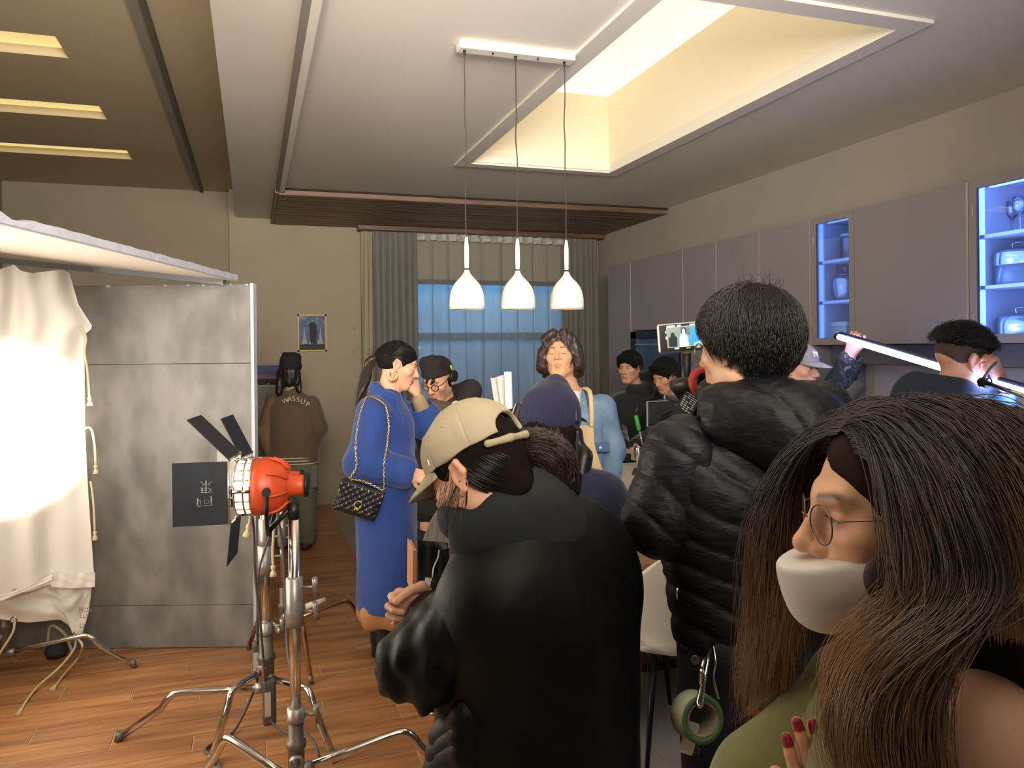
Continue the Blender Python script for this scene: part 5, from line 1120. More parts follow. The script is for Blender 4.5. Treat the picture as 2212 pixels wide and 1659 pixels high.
for k_ in range(3): obj('collar_stripe', tube(bmesh.new(), [nk + UP * (.0 + .016 * k_) + side * (.075 - .004 * k_) * math.cos(a) + FWD * (.072 - .004 * k_) * math.sin(a) for a in np.linspace(0, 6.283, 28, endpoint=False)], .005, 6, closed=True), m_rib, p.root)
p.lump('collar', [C(nk - UP * .02, nk + UP * .035, .074, .066)], .008, m_vars)
for i_, ch in enumerate('WASSUP'):
    t_ = (i_ - 2.5) / 2.5; c = W(651 + t_ * 23, 868 - 8 * (1 - t_ * t_) + 4 * t_, Z) - FWD * (.158 - .02 * t_ * t_); text_mesh('lettering', ch, .058, .012, m_rib, p.root, basis(c, RIGHT, UP, -FWD) @ Matrix.Rotation(-t_ * .38, 4, 'Z'))
m_cargo = M('olive_cargo', '6a6a58', .85, var=.1, scale=12, bump=.1, bscale=300)
p.lump('trousers', legs(hl, hr, kl, kr, al, ar, (.105, .09, .085)) + [cut_above(nk, z0 + .02), cut_below(nk, .03)], .012, m_cargo, disp=folds(.012, 7))
p.lump('cargo_pocket', [B(lerp(hr, kr, .45) + side * .08, (.02, .07, .09), rnd=.012)], .01, m_cargo)
for q in (al, ar): p.lump('shoe', shoe(q, FWD), .009, M('brown_boot', '4a382a', .7))
m_bea = M('black_knit', '201f20', .9, bump=.4, bscale=260)
p.hlump('beanie', [E((0, -.012, .05), (.094, .115, .105)), E((0, -.02, .12), (.085, .09, .05), k=.03), C((-.06, .03, .165), (.06, .0, .15), .02, k=.04), E((0, .10, -.06), (.08, .06, .085), k=.01, op='-'), B((0, 0, -.16), (.2, .2, .12), k=.01, op='-')], .007, m_bea, disp=lambda v: .004 * noise(v, 30))
p.hlump('hair', [C((-.06, -.055, 0), (-.085, -.05, -.17), .045, .03, k=.03), C((.05, -.06, 0), (.08, -.04, -.16), .042, .022, k=.03), C((0, -.07, 0), (0, -.07, -.09), .06, .04, k=.04)], .007, m_black_hair, disp=lambda v: .005 * noise(v * np.array([1, 1, .3]), 60))

# ---- 2. woman in the blue coat
Z = 4.2
p = Person('woman in long royal blue coat with gold hoop earring, quilted bag on shoulder', W(835, 1420, Z), W(860, 790, Z), cd(.93, .12, -.30), w=.94, skin='e0ad8c', lip='b0605c', open=.003)
nk = W(836, 852, Z); sR, sL = W(806, 893, Z - .15), W(853, 893, Z + .17); hR, hL = W(834, 1080, Z - .12), W(842, 1080, Z + .12); eR, wR = W(789, 1000, Z - .22), W(866, 1020, Z - .2); eL, wL = W(926, 915, Z + .12), W(905, 866, Z + .06)
aR, aL = W(838, 1405, Z - .02), W(824, 1390, Z + .1); aR.z = aL.z = .13; kR, kL = hose(hR, hL, aR, aL, cd(.02, 0, 0))
hn = [hand_mesh(W(872, 1020, Z - .2), cd(.95, .1, -.28), cd(.1, -.9, .4), False, (.55, .6, .7, .8), .3, skin='e0ad8c', scale=.92), hand_mesh(W(903, 862, Z + .06), cd(-.25, -.05, .95), cd(.75, -.55, .3), True, (.75, .9, 1.0, 1.1), .5, skin='e0ad8c', scale=.92, nails='3a72c8')]
p.make_body(nk, inner(nk, sR, sL, hR, hL, ((sR, eR, wR), (sL, eL, wL)), ((hR, kR, aR), (hL, kL, aL))), hands=hn)
m_blue = M('blue_wool', '254285', .85, var=.06, scale=40, bump=.08, bscale=700, sheen=.2)
zh = W(832, 1294, Z).z; hb, hf = W(838, 1290, Z - .13), W(836, 1290, Z + .13)
coat = [C(sR, sL, .075, k=.05), C(nk - UP * .02, lerp(sR, sL, .15), .065, .07, k=.05), C(nk - UP * .02, lerp(sR, sL, .85), .065, .07, k=.05), C(lerp(sR, sL, .25) - UP * .08, hb - UP * .1, .125, .16, k=.07), C(lerp(sR, sL, .75) - UP * .08, hf - UP * .1, .125, .16, k=.07), C(lerp(sR, sL, .5) - UP * .08 + cd(.02, 0, 0), lerp(hb, hf, .5) - UP * .1, .13, .165, k=.07),
        E(W(862, 1020, Z - .12), (.10, .10, .12), k=.06), cut_below(nk, zh)]
p.lump('coat', coat, .009, m_blue, disp=folds(.007, 6, (1, 1, .3), 2))
p.lump('coat_sleeve', [C(sR, eR, .088, .098, k=.05), C(eR, wR, .095, .078, k=.05), C(wR + cd(.02, 0, 0), wR + cd(.09, .01, -.02), .052, k=.006, op='-')], .008, m_blue, disp=folds(.010, 8, (1, 1, .6), 4))
p.lump('coat_sleeve', [C(sL, eL, .085, .09, k=.05), C(eL, lerp(eL, wL, .55), .085, .075, k=.05), C(lerp(eL, wL, .62), lerp(eL, wL, 1.1), .062, k=.006, op='-')], .008, m_blue, disp=folds(.009, 8, (1, 1, .6), 6))
p.lump('knit_cuff', [C(lerp(eL, wL, .35), wL, .046, .040)], .006, M('beige_knit', 'a08d72', .9, bump=.3, bscale=200))
dR = (wR - eR).normalized(); p.lump('sleeve_cuff', [C(wR - dR * .055, wR + dR * .012, .083, .086), C(wR - dR * .0, wR + dR * .12, .062, k=.006, op='-')], .006, m_blue)
# wide collar and lapel
p.lump('lapel', [C(nk + cd(-.055, -.05, .035), nk + cd(.03, -.09, -.02), .028, .03, k=.03), C(nk + cd(-.055, -.05, .035), nk + cd(-.05, .07, .035), .028, k=.03), C(nk + cd(-.05, .07, .035), nk + cd(.05, .09, -.02), .028, .026, k=.03), C(nk + cd(.03, -.09, -.02), nk + cd(.10, -.10, -.17), .03, .012, k=.03), C(nk + cd(.04, -.10, -.10), nk + cd(.125, -.09, -.36), .03, .010, k=.03), C(nk + cd(.05, .09, -.02), nk + cd(.14, .06, -.3), .026, .012, k=.03)], .006, m_blue, disp=folds(.003, 14))
zk_ = W(832, 1330, Z).z
p.lump('skirt', [C(W(836, 1260, Z - .11), W(836, 1310, Z - .12), .13, .155, k=.06), C(W(838, 1260, Z + .11), W(838, 1310, Z + .12), .13, .155, k=.06), C(W(838, 1260, Z), W(838, 1310, Z), .13, .15, k=.06), cut_below(nk, zk_)], .008, M('tan_skirt', 'b07d52', .75, var=.06, scale=8), disp=lambda v: .010 * np.sin(np.arctan2((v - V3(fl_(nk))) @ V3(FWD), (v - V3(fl_(nk))) @ V3(RIGHT)) * 9))
m_boot = M('black_suede', '1b1a1b', .8)
for q, dz in ((aR, 0), (aL, 0)):
    f = fl_(q); e = f + cd(.17, .01, 0)
    p.lump('boot', [C(q + UP * .25, q + UP * .02, .058, .052, k=.03), C(q + UP * .02, e + UP * .035, .048, .036, k=.03), C(q + UP * .02, f + cd(-.02, 0, .10), .05, .042, k=.02), C(f + cd(.12, 0, .03), f + cd(.17, 0, .03), .036, .03, k=.02), B((f.x, f.y, -.5), (.5, .5, .502), rnd=0, k=.003, op='-')], .006, m_boot)
    p.lump('boot_heel', [C(f + cd(-.025, 0, .09), f + cd(-.028, 0, .0), .032, .026), B((f.x, f.y, -.5), (.5, .5, .5015), rnd=0, k=.002, op='-')], .005, m_boot)
hair = hair_cap(p, m_black_hair, g=.008, low=-.045, disp=.0015, extra=[E((0, -.105, .03), (.04, .03, .035), k=.03)])
W_, q_, nn = scalp(p, 3000, HAIRLINE, 3); tgt = mat_pts(np.array([[0, -.118, .015]]), p.M)[0]
strands('hair_strands', W_, todir(p, nn * .1 + (np.array([0, -.118, .015]) - q_)), .11, m_black_hair, p.root, skull(p, .004), 8, 0., .0008, lift=.005, seed=2, jitter=.02, target=lambda P: (tgt - P) / (np.linalg.norm(tgt - P, axis=1)[:, None] + 1e-6), tk=.6)
pt = [Vector(tgt), Vector(tgt) + cd(-.05, 0, -.03), W(795, 815, Z), W(783, 845, Z - .04), W(774, 866, Z - .04)]
pony = obj('ponytail', tube(bmesh.new(), smooth_path(pt, 6), [.016, .019, .022, .024, .025, .026, .027, .027, .027, .027, .026, .025, .024, .023, .022, .021, .02, .018, .016, .014, .012, .01, .008, .006, .003], 12, flat=.8), m_brown_hair, p.root)
rs = np.random.RandomState(5); rr = np.array(tgt) + rs.normal(0, .008, (900, 3)); path = np.array([list(x) for x in pt])
strands('ponytail_strands', rr, np.tile(np.array(cd(-.8, -.05, -.4)), (900, 1)), .34, m_brown_hair, p.root, p.hp([E((0, -.014, .037), (.08, .1, .09))]), 12, .30, .0007, lift=.004, seed=6, jitter=.02)
obj('hair_tie', tube(bmesh.new(), [Vector(tgt) + cd(-.018, 0, -.01) + (UP * .6 + RIGHT * -.3) * .019 * math.cos(a) + FWD * .019 * math.sin(a) for a in np.linspace(0, 6.283, 16, endpoint=False)], .004, 6, closed=True), m_black, p.root)
c = p.L((-.0 + .086, -.006, -.062)); obj('earring', tube(bmesh.new(), [c + RIGHT * .021 * math.cos(a) + UP * .023 * math.sin(a) for a in np.linspace(1.9, 1.9 + 5.6, 26)], .0056, 10), M('gold', 'e8c878', .25, metal=1.), p.root)
for k_ in range(2): obj('bracelet', tube(bmesh.new(), [W(879 + 4 * k_, 1016, Z - .2) + FWD * .03 * math.cos(a) + UP * .032 * math.sin(a) for a in np.linspace(0, 6.283, 18, endpoint=False)], .003, 6, closed=True), M('gold', 'e8c878', .25, metal=1.), p.root)

# ---- bag of the blue-coated woman
m_quilt = M('black_quilted_leather', '17171a', .38, coat=.3)
bgc = W(776, 1078, Z - .33); BX, BY, BZ = cd(.93, .05, -.33), cd(.05, 1, 0), cd(.33, -.05, .93); BX.normalize(); BZ = (BZ - BX * BZ.dot(BX)).normalized(); BYv = BZ.cross(BX)
bag = thing('quilted_bag', 'black quilted handbag with gold ring clasp, hung by a chain beside the blue coat', 'bag', bgc)
Mb = basis(bgc, BX, BYv, BZ)
def quilt(w, h, d, y0):
    def fn(u, v):
        x = (u - .5) * w * (1.0 - .10 * (1 - 0) * v); z = (v - .5) * h; a = (x + z) * math.pi / .035; b_ = (x - z) * math.pi / .035; e_ = min(u, 1 - u, v, 1 - v)
        return Mb @ Vector((x, y0 - (abs(math.sin(a)) * abs(math.sin(b_))) ** .5 * .006 - .012 * min(1, e_ * 8), z))
    return fn
bm = bmesh.new(); bbox(bm, (-.112, -.03, -.082), (.112, .035, .078), .02, Mb, 3); obj('bag_body', bm, m_quilt, bag, True)
obj('bag_front', grid_mesh(quilt(.222, .158, 0, -.026), 60, 44), m_quilt, bag)
def flapf(u, v):
    x = (u - .5) * .216; tip = .045 * (1 - abs(u - .5) * 2); z = .080 - v * (.055 + tip); a = (x + z) * math.pi / .035; b_ = (x - z) * math.pi / .035
    return Mb @ Vector((x, -.042 - (abs(math.sin(a)) * abs(math.sin(b_))) ** .5 * .005 + .012 * max(0, 1 - v * 6) ** 2, z))
obj('flap', grid_mesh(flapf, 50, 26), m_quilt, bag)
m_gold = M('gold', 'e8c878', .25, metal=1.)
c = Mb @ Vector((.008, -.056, -.012)); cl_ = obj('clasp_ring', tube(bmesh.new(), [c + BX * .017 * math.cos(a) + BZ * .019 * math.sin(a) for a in np.linspace(0, 6.283, 24, endpoint=False)], .0035, 8, closed=True), m_gold, bag); bm = bmesh.new(); bbox(bm, (-.004, -.060, -.040), (.020, -.052, -.031), .001, Mb); obj('clasp_bar', bm, m_gold, cl_)
def chain(pts, name, parent, mat, link=.0075, r=.0017):
    P = smooth_path(pts, 30); L = 0; acc = 0; bm = bmesh.new(); k = 0
    for a, b_ in zip(P, P[1:]):
        acc += (b_ - a).length
        if acc > link * 1.25:
            acc = 0; d = (b_ - a).normalized(); x, y = frame_of(d); w = x if k % 2 else y; k += 1
            tube(bm, [a + d * link * math.cos(t) + w * link * .55 * math.sin(t) for t in np.linspace(0, 6.283, 8, endpoint=False)], r, 4, closed=True)
    return obj(name, bm, mat, parent)
sh_ = sR + UP * .088
e1, e2 = Mb @ Vector((-.075, -.01, .082)), Mb @ Vector((.104, -.01, .080))
chain([e1, W(770, 1005, Z - .33), W(768, 960, Z - .31), W(776, 900, Z - .26), W(789, 862, Z - .2), sh_ + cd(-.02, -.02, .0)], 'chain_strap', bag, m_gold)
chain([sh_ + cd(0, -.02, .0), sh_ + cd(.05, -.07, -.02), W(834, 880, Z - .27), W(840, 920, Z - .29), W(836, 962, Z - .30), W(830, 1000, Z - .33), e2], 'chain_strap', bag, m_gold)
chain([e1, Mb @ Vector((.0, -.012, .094)), e2], 'chain_strap', bag, m_gold)

# ---- 3. bearded man with beanie and round glasses
Z = 4.78
p = Person('bearded man in black beanie and round glasses, leaning in beside the blue-coated woman', W(955, 1330, Z), W(947, 822, Z), cd(-.40, -.80, -.44), skin='d3a080', stubble=.75, brow='221a17', w=1.04, open=.0028)
nk = W(968, 880, Z + .06); sR, sL = W(912, 915, Z - .02), W(1026, 898, Z + .1); hR, hL = W(930, 1080, Z + .06), W(990, 1080, Z + .1); eR, eL = W(905, 1000, Z + .02), W(1040, 990, Z + .1); wR, wL = W(928, 1055, Z - .12), W(1020, 1055, Z - .05)
aR, aL = feet(W(960, 1300, Z), .11, RIGHT); kR, kL = hose(hR, hL, aR, aL)
p.make_body(nk, inner(nk, sR, sL, hR, hL, ((sR, eR, wR), (sL, eL, wL)), ((hR, kR, aR), (hL, kL, aL))))
m_dkcoat = M('dark_brown_coat', '2a2523', .85, var=.1, scale=30, bump=.1, bscale=400); m_dknavy = M('dark_navy_trousers', '20222c', .85)
zj = W(960, 1075, Z).z
p.lump('coat', torso(nk, sR, sL, hR, hL, .135, .14, .075) + arm(sR, eR, wR, (.08, .075, .06)) + arm(sL, eL, wL, (.08, .075, .06)) + [cut_below(nk, zj - .35)], .011, m_dkcoat, disp=folds(.010, 7))
p.lump('brown_scarf', [C(nk + cd(-.09, -.1, .01), nk + cd(-.11, -.16, -.28), .045, .05, k=.03), C(nk + cd(-.10, -.07, .02), nk + cd(.02, -.12, .0), .04, k=.03)], .009, M('brown_wool_scarf', '5a4a3c', .9), disp=folds(.005, 12))
p.lump('hood', [C(nk + cd(.0, .12, .05), nk + cd(.13, .04, .09), .07, k=.05), C(nk + cd(.10, -.02, .0), nk + cd(.14, .05, .11), .055, k=.05), C(nk + cd(-.02, -.10, -.03), nk + cd(.09, -.05, .0), .045, k=.05)], .009, m_dkcoat, disp=folds(.006, 10))
p.lump('trousers', legs(hR, hL, kR, kL, aR, aL, (.1, .075, .07)) + [cut_above(nk, zj - .2), cut_below(nk, .05)], .012, m_dknavy)
for q in (aR, aL): p.lump('shoe', shoe(q, -FWD), .009, m_black)
p.hlump('beanie', [E((0, -.012, .058), (.093, .112, .093)), C((-.05, .03, .135), (.05, .02, .14), .03, k=.05), B((0, .0, -.075), (.2, .2, .115), R=np.array(Matrix.Rotation(.12, 3, 'X')), k=.008, op='-')], .005, M('brown_black_knit', '262120', .9, bump=.5, bscale=300), disp=lambda v: .0025 * noise(v, 40))
p.hlump('hair', [C((-.03, .093, .05), (-.012, .103, .03), .012, .006, k=.01), C((.01, .095, .055), (.02, .102, .035), .010, .005, k=.01), C((-.072, .0, .02), (-.076, .0, -.03), .018, .012, k=.01), C((.072, .0, .02), (.076, .0, -.03), .018, .012, k=.01)], .004, m_black_hair)
rs = np.random.RandomState(4); vv = rs.uniform(-1, 1, (5000, 3)) * np.array([.062, .03, .045]) + np.array([0, .075, -.085]); 
def glasses(p, r=.0215, col=None, tx=.0022, z=.004, y=.109, flat=1.):
    m = col or M('tortoise_frame', '2b1a14', .3); g = None
    bm = bmesh.new()
    for s in (-1, 1): tube(bm, [p.L((s * .033 + r * 1.05 * math.cos(a), y - .012 * abs(s * .033 + r * math.cos(a)) / .055, z + r * flat * math.sin(a))) for a in np.linspace(0, 6.283, 30, endpoint=False)], tx, 6, closed=True)
    tube(bm, [p.L((-.011, y + .001, z + .005)), p.L((0, y + .004, z + .008)), p.L((.011, y + .001, z + .005))], tx, 6)
    for s in (-1, 1): tube(bm, [p.L((s * .055, y - .012, z + .008)), p.L((s * .072, y - .03, z + .012)), p.L((s * .083, .0, z + .014)), p.L((s * .082, -.018, z + .004))], tx * .9, 6)
    g = obj('glasses', bm, m, p.root)
    for s in (-1, 1): bm = bmesh.new(); f = bm.faces.new([bm.verts.new(p.L((s * .033 + r * math.cos(a), y - .001 - .012 * abs(s * .033 + r * math.cos(a)) / .055, z + r * flat * math.sin(a)))) for a in np.linspace(0, 6.283, 24, endpoint=False)]); obj('lens', bm, glass('lens_glass', 'fbfbff', 0., .05, .12), g)
    return g
glasses(p)
def headset(p, col, led=None, cup=.034, band=True):
    t = None
    if band: t = obj('headset_band', tube(bmesh.new(), smooth_path([p.L((.098 * math.cos(a), -.01, .03 + .135 * math.sin(a))) for a in np.linspace(0, math.pi, 11)], 3), .008, 8, flat=.5), M('headset_black', '1a1a1c', .5), p.root)
    return t
hsb = headset(p, None); bm = bmesh.new(); c = p.L((-.105, -.005, .03)); tube(bm, [c, p.L((-.125, -.005, .03))], .035, 16); o = obj('ear_cup', bm, M('headset_black', '1a1a1c', .5), hsb)
bm = bmesh.new(); tube(bm, [p.L((-.112, -.01, .07)), p.L((-.110, -.01, .10))], .006, 8); obj('yellow_mark', bm, M('yellow_mark', 'c4c832', .5), hsb)

# ---- 6. long-haired man in denim and apron
Z = 4.15
p = Person('long-haired man in denim shirt and beige apron, face tilted up with closed eyes', W(1228, 1400, Z), W(1212, 772, Z), cd(-.24, -.93, .22), up=(-.04, 0, 1), skin='d8a27c', lip='b3706a', eyes=False, w=.96, brow='3a2820', scale=1.02)
nk = W(1232, 850, Z + .03); sR, sL = W(1152, 886, Z), W(1302, 882, Z); hR, hL = W(1200, 1090, Z), W(1262, 1090, Z); eR, eL = W(1132, 985, Z + .03), W(1322, 972, Z + .02); wR, wL = W(1142, 1066, Z - .1), W(1316, 1030, Z - .08)
aR, aL = feet(W(1230, 1420, Z), .11, RIGHT); kR, kL = hose(hR, hL, aR, aL)
hn = [hand_mesh(W(1316, 1030, Z - .08) - UP * .01, cd(-.05, -.3, -.95), cd(.9, -.2, 0), True, (.4, .45, .5, .55), skin='d8a27c'), hand_mesh(wR - UP * .01, cd(.1, -.3, -.95), cd(-.9, -.2, 0), False, (.4, .45, .5, .55), skin='d8a27c')]
p.make_body(nk, inner(nk, sR, sL, hR, hL, ((sR, eR, wR), (sL, eL, wL)), ((hR, kR, aR), (hL, kL, aL))), h=.0028, hands=hn)
for s in (-1, 1):
    pts = [p.L((s * .031 + .0135 * t, .0775 + .0148 * math.sqrt(max(0, 1 - (t * .8) ** 2)) * .88, .0035 - .0045 * (1 - t * t))) for t in np.linspace(-1, 1, 9)]
    obj('eyelash', tube(bmesh.new(), pts, [.0004, .0010, .0012, .0013, .0013, .0013, .0012, .0010, .0004], 6), M('lash_black', '1c1310', .6), p.root)
m_denim = M('washed_denim', '8097a8', .8, var=.22, scale=9, dark='557390', bump=.12, bscale=500); m_denim2 = M('denim_dark_panel', '4f6f8e', .8, var=.18, scale=9, bump=.1, bscale=500)
zj = W(1230, 1090, Z).z
p.lump('shirt', torso(nk - UP * .02, sR, sL, hR, hL, .118, .118, .062) + [cut_below(nk, zj), C(nk + UP * .04 + cd(0, -.02, 0), nk + cd(0, -.06, -.0), .062, .055, k=.01, op='-'), C(nk + cd(0, -.055, .0), nk + cd(-.01, -.165, -.09), .045, .018, k=.01, op='-')], .009, m_denim, disp=folds(.006, 8))
for s, e, w in ((sR, eR, wR), (sL, eL, wL)):
    d = (w - e).normalized(); p.lump('sleeve', arm(s, e, w, (.073, .066, .055)), .008, m_denim, disp=folds(.010, 10)); p.lump('turned_cuff', [C(w - d * .055, w + d * .01, .060, .063), C(w - d * .0, w + d * .08, .046, k=.004, op='-')], .006, m_denim)
p.lump('undershirt', [C(nk + cd(0, -.035, .005), nk + cd(-.005, -.125, -.075), .058, .045, k=.02), C(nk + cd(0, -.03, .03), nk + cd(0, -.05, .06), .055, k=.012, op='-')], .006, M('white_tee', 'e6e2e0', .8))
for s in (-1, 1):
    bm = grid_mesh(lambda u, v, s=s: nk + cd(s * (.062 + .018 * u + .010 * v * 4 * (1 - u)), -.0 - .125 * u + .02 * (1 - u) - .018 * v, .055 - .075 * u - .055 * v + .006 * math.sin(v * 3)), 10, 6); bmesh.ops.solidify(bm, geom=bm.faces[:], thickness=.003); obj('collar_wing', bm, m_denim2, p.root, True)
ch = nk + cd(.055, -.175, -.25)
bm = bmesh.new(); Mp = basis(ch, RIGHT, FWD, UP); bbox(bm, (.035, .012, -.045), (.135, .06, .0), .004, Mp); obj('pocket_flap', bm, m_denim2, p.root)
for q in (ch + cd(.085, .011, -.022), nk + cd(-.005, -.165, -.115)): obj('snap_button', lathe(bmesh.new(), [(0, 0), (.008, 0), (.007, .004), (0, .006)], 12, orient(q, -FWD)), M('pearl_button', 'e8e4dc', .25), p.root)
m_apron = M('beige_apron', 'cdb387', .8, var=.06, scale=10, bump=.08, bscale=400)
def apron(u, v):
    half = .085 + .10 * min(1, max(0, (v - .12) / .4)) ** 1.2 + .03 * v; x = (u - .5) * 2 * half + .02; z = -.155 - v * .80
    return nk + cd(x, -.172 - .03 * math.sin(min(1, v * 2.2) * 1.5) + .35 * (x - .02) ** 2 * 4 * .7 + .008 * math.sin(u * 9 + v * 5), z)
bm = grid_mesh(apron, 30, 40); obj('apron', bm, m_apron, p.root, True)
for s in (-.07, .075): obj('apron_strap', tube(bmesh.new(), smooth_path([nk + cd(s + .02, -.168, -.165), nk + cd(s * 1.02 + .02, -.16, -.08), nk + cd(s * 1.1 + .012, -.10, .012), nk + cd(s * .9, -.01, .03), nk + cd(s * .5, .07, .01)], 5), .012, 8, flat=.3), m_apron, p.root)
p.lump('trousers', legs(hR, hL, kR, kL, aR, aL, (.098, .07, .06)) + [cut_above(nk, zj + .03), cut_below(nk, .05)], .012, M('dark_jeans', '2a2f3b', .85))
for q in (aR, aL): p.lump('shoe', shoe(q, -FWD), .009, m_black)
m_wavy = M('wavy_brown_hair', '2f1f18', .45, spec=.6)
cap = [E((0, -.018, .044), (.086, .107, .095))]
for s in (-1, 1): cap += [C((s * .05, .05, .10), (s * .084, .03, .03), .024, .025, k=.03), C((s * .084, .022, .03), (s * .094, .01, -.05), .028, .031, k=.03), C((s * .03, .075, .115), (s * .07, .062, .085), .022, .02, k=.03), C((s * .066, -.05, .03), (s * .075, -.05, -.08), .038, .036, k=.04)]
cap += [C((0, -.08, .03), (0, -.075, -.09), .055, .045, k=.04), E((0, .118, -.03), (.066, .075, .105), k=.010, op='-'), B((0, .03, -.2), (.2, .2, .10), k=.01, op='-')]
p.hlump('hair', cap, .0045, m_wavy, disp=lambda v: .006 * noise(v * np.array([1, 1, .55]), 32) + .004 * noise(v * np.array([1, 1, .3]) + 3, 75))
W_, q, nn = scalp(p, 3200, lambda x, y, z: (z > .0) & ~((y > .04) & (z < .085)), 7); d = nn * .1 + np.stack([np.sign(q[:, 0] - .012) * 1.0, -.25 + 0 * q[:, 1], -.2 + 0 * q[:, 0]], 1)
strands('hair_strands', W_, todir(p, d), .17, m_wavy, p.root, p.hp([E((0, -.018, .042), (.088, .108, .097)), E((0, .02, -.03), (.072, .06, .08)), C((-.09, .015, 0), (-.096, .01, -.05), .03), C((.09, .015, 0), (.096, .01, -.05), .03)]), 12, .3, .0007, wave=.16, wfreq=12, lift=.006, seed=8, jitter=.04, cling=.5)

# ---- 7./8. two men behind the island
Z = 6.45
p = Person('young man in black hoodie behind the island, looking towards the window', W(1378, 1230, Z), W(1360, 795, Z), cd(-.55, -.80, -.12), skin='cf9d82', brow='171210', w=1.04)
nk = W(1378, 844, Z + .04); sR, sL = W(1343, 872, Z - .02), W(1418, 868, Z + .1); hR, hL = W(1358, 990, Z + .1), W(1404, 990, Z + .12); eR, eL = W(1334, 930, Z - .02), W(1424, 930, Z + .02); wR, wL = W(1342, 960, Z - .42), W(1374, 964, Z - .42)
aR, aL = feet(W(1380, 1200, Z + .1), .1, RIGHT); kR, kL = hose(hR, hL, aR, aL)
hn = [hand_mesh(wR + cd(0, -.02, .0), cd(-.1, -.8, -.55), cd(0, -.5, .85), False, (.5, .5, .55, .6), skin='cf9d82'), hand_mesh(wL + cd(0, -.02, .0), cd(-.45, -.7, -.5), cd(0, -.5, .85), True, (.7, .75, .8, .8), skin='cf9d82')]
p.make_body(nk, inner(nk, sR, sL, hR, hL, ((sR, eR, wR), (sL, eL, wL)), ((hR, kR, aR), (hL, kL, aL))), h=.0035, hands=hn)
m_bhood = M('black_sweatshirt', '1a1b1c', .9, var=.1, scale=30, sheen=.3)
zj = W(1380, 985, Z).z
p.lump('hoodie', torso(nk, sR, sL, hR, hL, .135, .13, .075) + arm(sR, eR, wR, (.085, .075, .055)) + arm(sL, eL, wL, (.085, .075, .055)) + [cut_below(nk, zj - .08)], .011, m_bhood, disp=folds(.012, 8))
p.lump('hood', [C(nk + cd(-.07, -.07, .01), nk + cd(.07, -.05, .0), .05, k=.04), C(nk + cd(.0, .10, .06), nk + cd(.12, .03, .11), .07, k=.05), C(nk + cd(.07, -.05, .0), nk + cd(.12, .03, .08), .055, k=.05)], .009, m_bhood, disp=folds(.006, 10))
q = nk + cd(-.05, -.165, -.17); obj('chest_print', tube(bmesh.new(), [q, q + cd(.012, 0, .03), q + cd(.02, .0, .045)], [.012, .010, .004], 8, flat=.3), M('tan_print', 'a87d5c', .8), p.root)
obj('drawstring', tube(bmesh.new(), [nk + cd(-.10, -.13, -.12), nk + cd(-.10, -.15, -.24)], .004, 6), m_rib, p.root)
p.lump('trousers', legs(hR, hL, kR, kL, aR, aL, (.1, .075, .07)) + [cut_above(nk, zj + .05), cut_below(nk, .05)], .014, m_dknavy)
for q in (aR, aL): p.lump('shoe', shoe(q, -FWD), .01, m_black)
hair_cap(p, m_black_hair, g=.016, low=-.035, disp=.005, noise_s=50, extra=[C((-.05, .075, .095), (.05, .085, .09), .022, k=.03)])
short_hair(p, m_black_hair, 1800, .05, .010, seed=21, fwd=.6, rad=.0009, up=.1, push=.016)
Z = 5.95
p = Person('man in dark grey jacket behind the island, head bowed beside the black hoodie', W(1470, 1240, Z), W(1437, 812, Z), cd(-.68, -.55, -.42), skin='cf9a78', brow='171210', open=.002)
nk = W(1466, 862, Z + .06); sR, sL = W(1422, 890, Z - .04), W(1506, 884, Z + .1); hR, hL = W(1448, 1010, Z + .15), W(1492, 1010, Z + .17); eR, eL = W(1412, 950, Z - .05), W(1510, 950, Z + .02); wR, wL = W(1418, 985, Z - .28), W(1450, 985, Z - .28)
aR, aL = feet(W(1472, 1240, Z + .15), .1, RIGHT); kR, kL = hose(hR, hL, aR, aL)
hn = [hand_mesh(wR, cd(-.3, -.8, -.5), cd(0, -.5, .85), False, skin='cf9a78'), hand_mesh(wL, cd(-.4, -.7, -.5), cd(0, -.5, .85), True, skin='cf9a78')]
p.make_body(nk, inner(nk, sR, sL, hR, hL, ((sR, eR, wR), (sL, eL, wL)), ((hR, kR, aR), (hL, kL, aL))), h=.0035, hands=hn)
m_gj = M('dark_grey_jacket', '3b3c42', .8, var=.1, scale=20); zj = W(1470, 1000, Z).z
p.lump('jacket', torso(nk, sR, sL, hR, hL, .13, .13, .07) + arm(sR, eR, wR, (.08, .07, .055)) + arm(sL, eL, wL, (.08, .07, .055)) + [cut_below(nk, zj)], .011, m_gj, disp=folds(.011, 8))
p.lump('jacket_collar', [C(nk + cd(-.075, -.05, .0), nk + cd(.03, .07, .045), .025, k=.03), C(nk + cd(.03, .07, .045), nk + cd(.08, -.03, .03), .025, k=.03)], .008, m_gj)
p.lump('undershirt', [C(nk + cd(-.03, -.045, .0), nk + cd(-.07, -.105, -.06), .045, .03, k=.02)], .008, M('grey_tee', 'bdb7ac', .8))
p.lump('trousers', legs(hR, hL, kR, kL, aR, aL, (.1, .075, .07)) + [cut_above(nk, zj + .05), cut_below(nk, .05)], .014, m_dknavy)
for q in (aR, aL): p.lump('shoe', shoe(q, -FWD), .01, m_black)
hair_cap(p, m_black_hair, g=.014, low=-.03, disp=.006, noise_s=60, extra=[C((-.045, .07, .10), (.045, .075, .10), .02, k=.03)])
short_hair(p, m_black_hair, 1800, .045, .012, seed=23, fwd=.3, rad=.0009, jitter=.2, up=.15, push=.015)

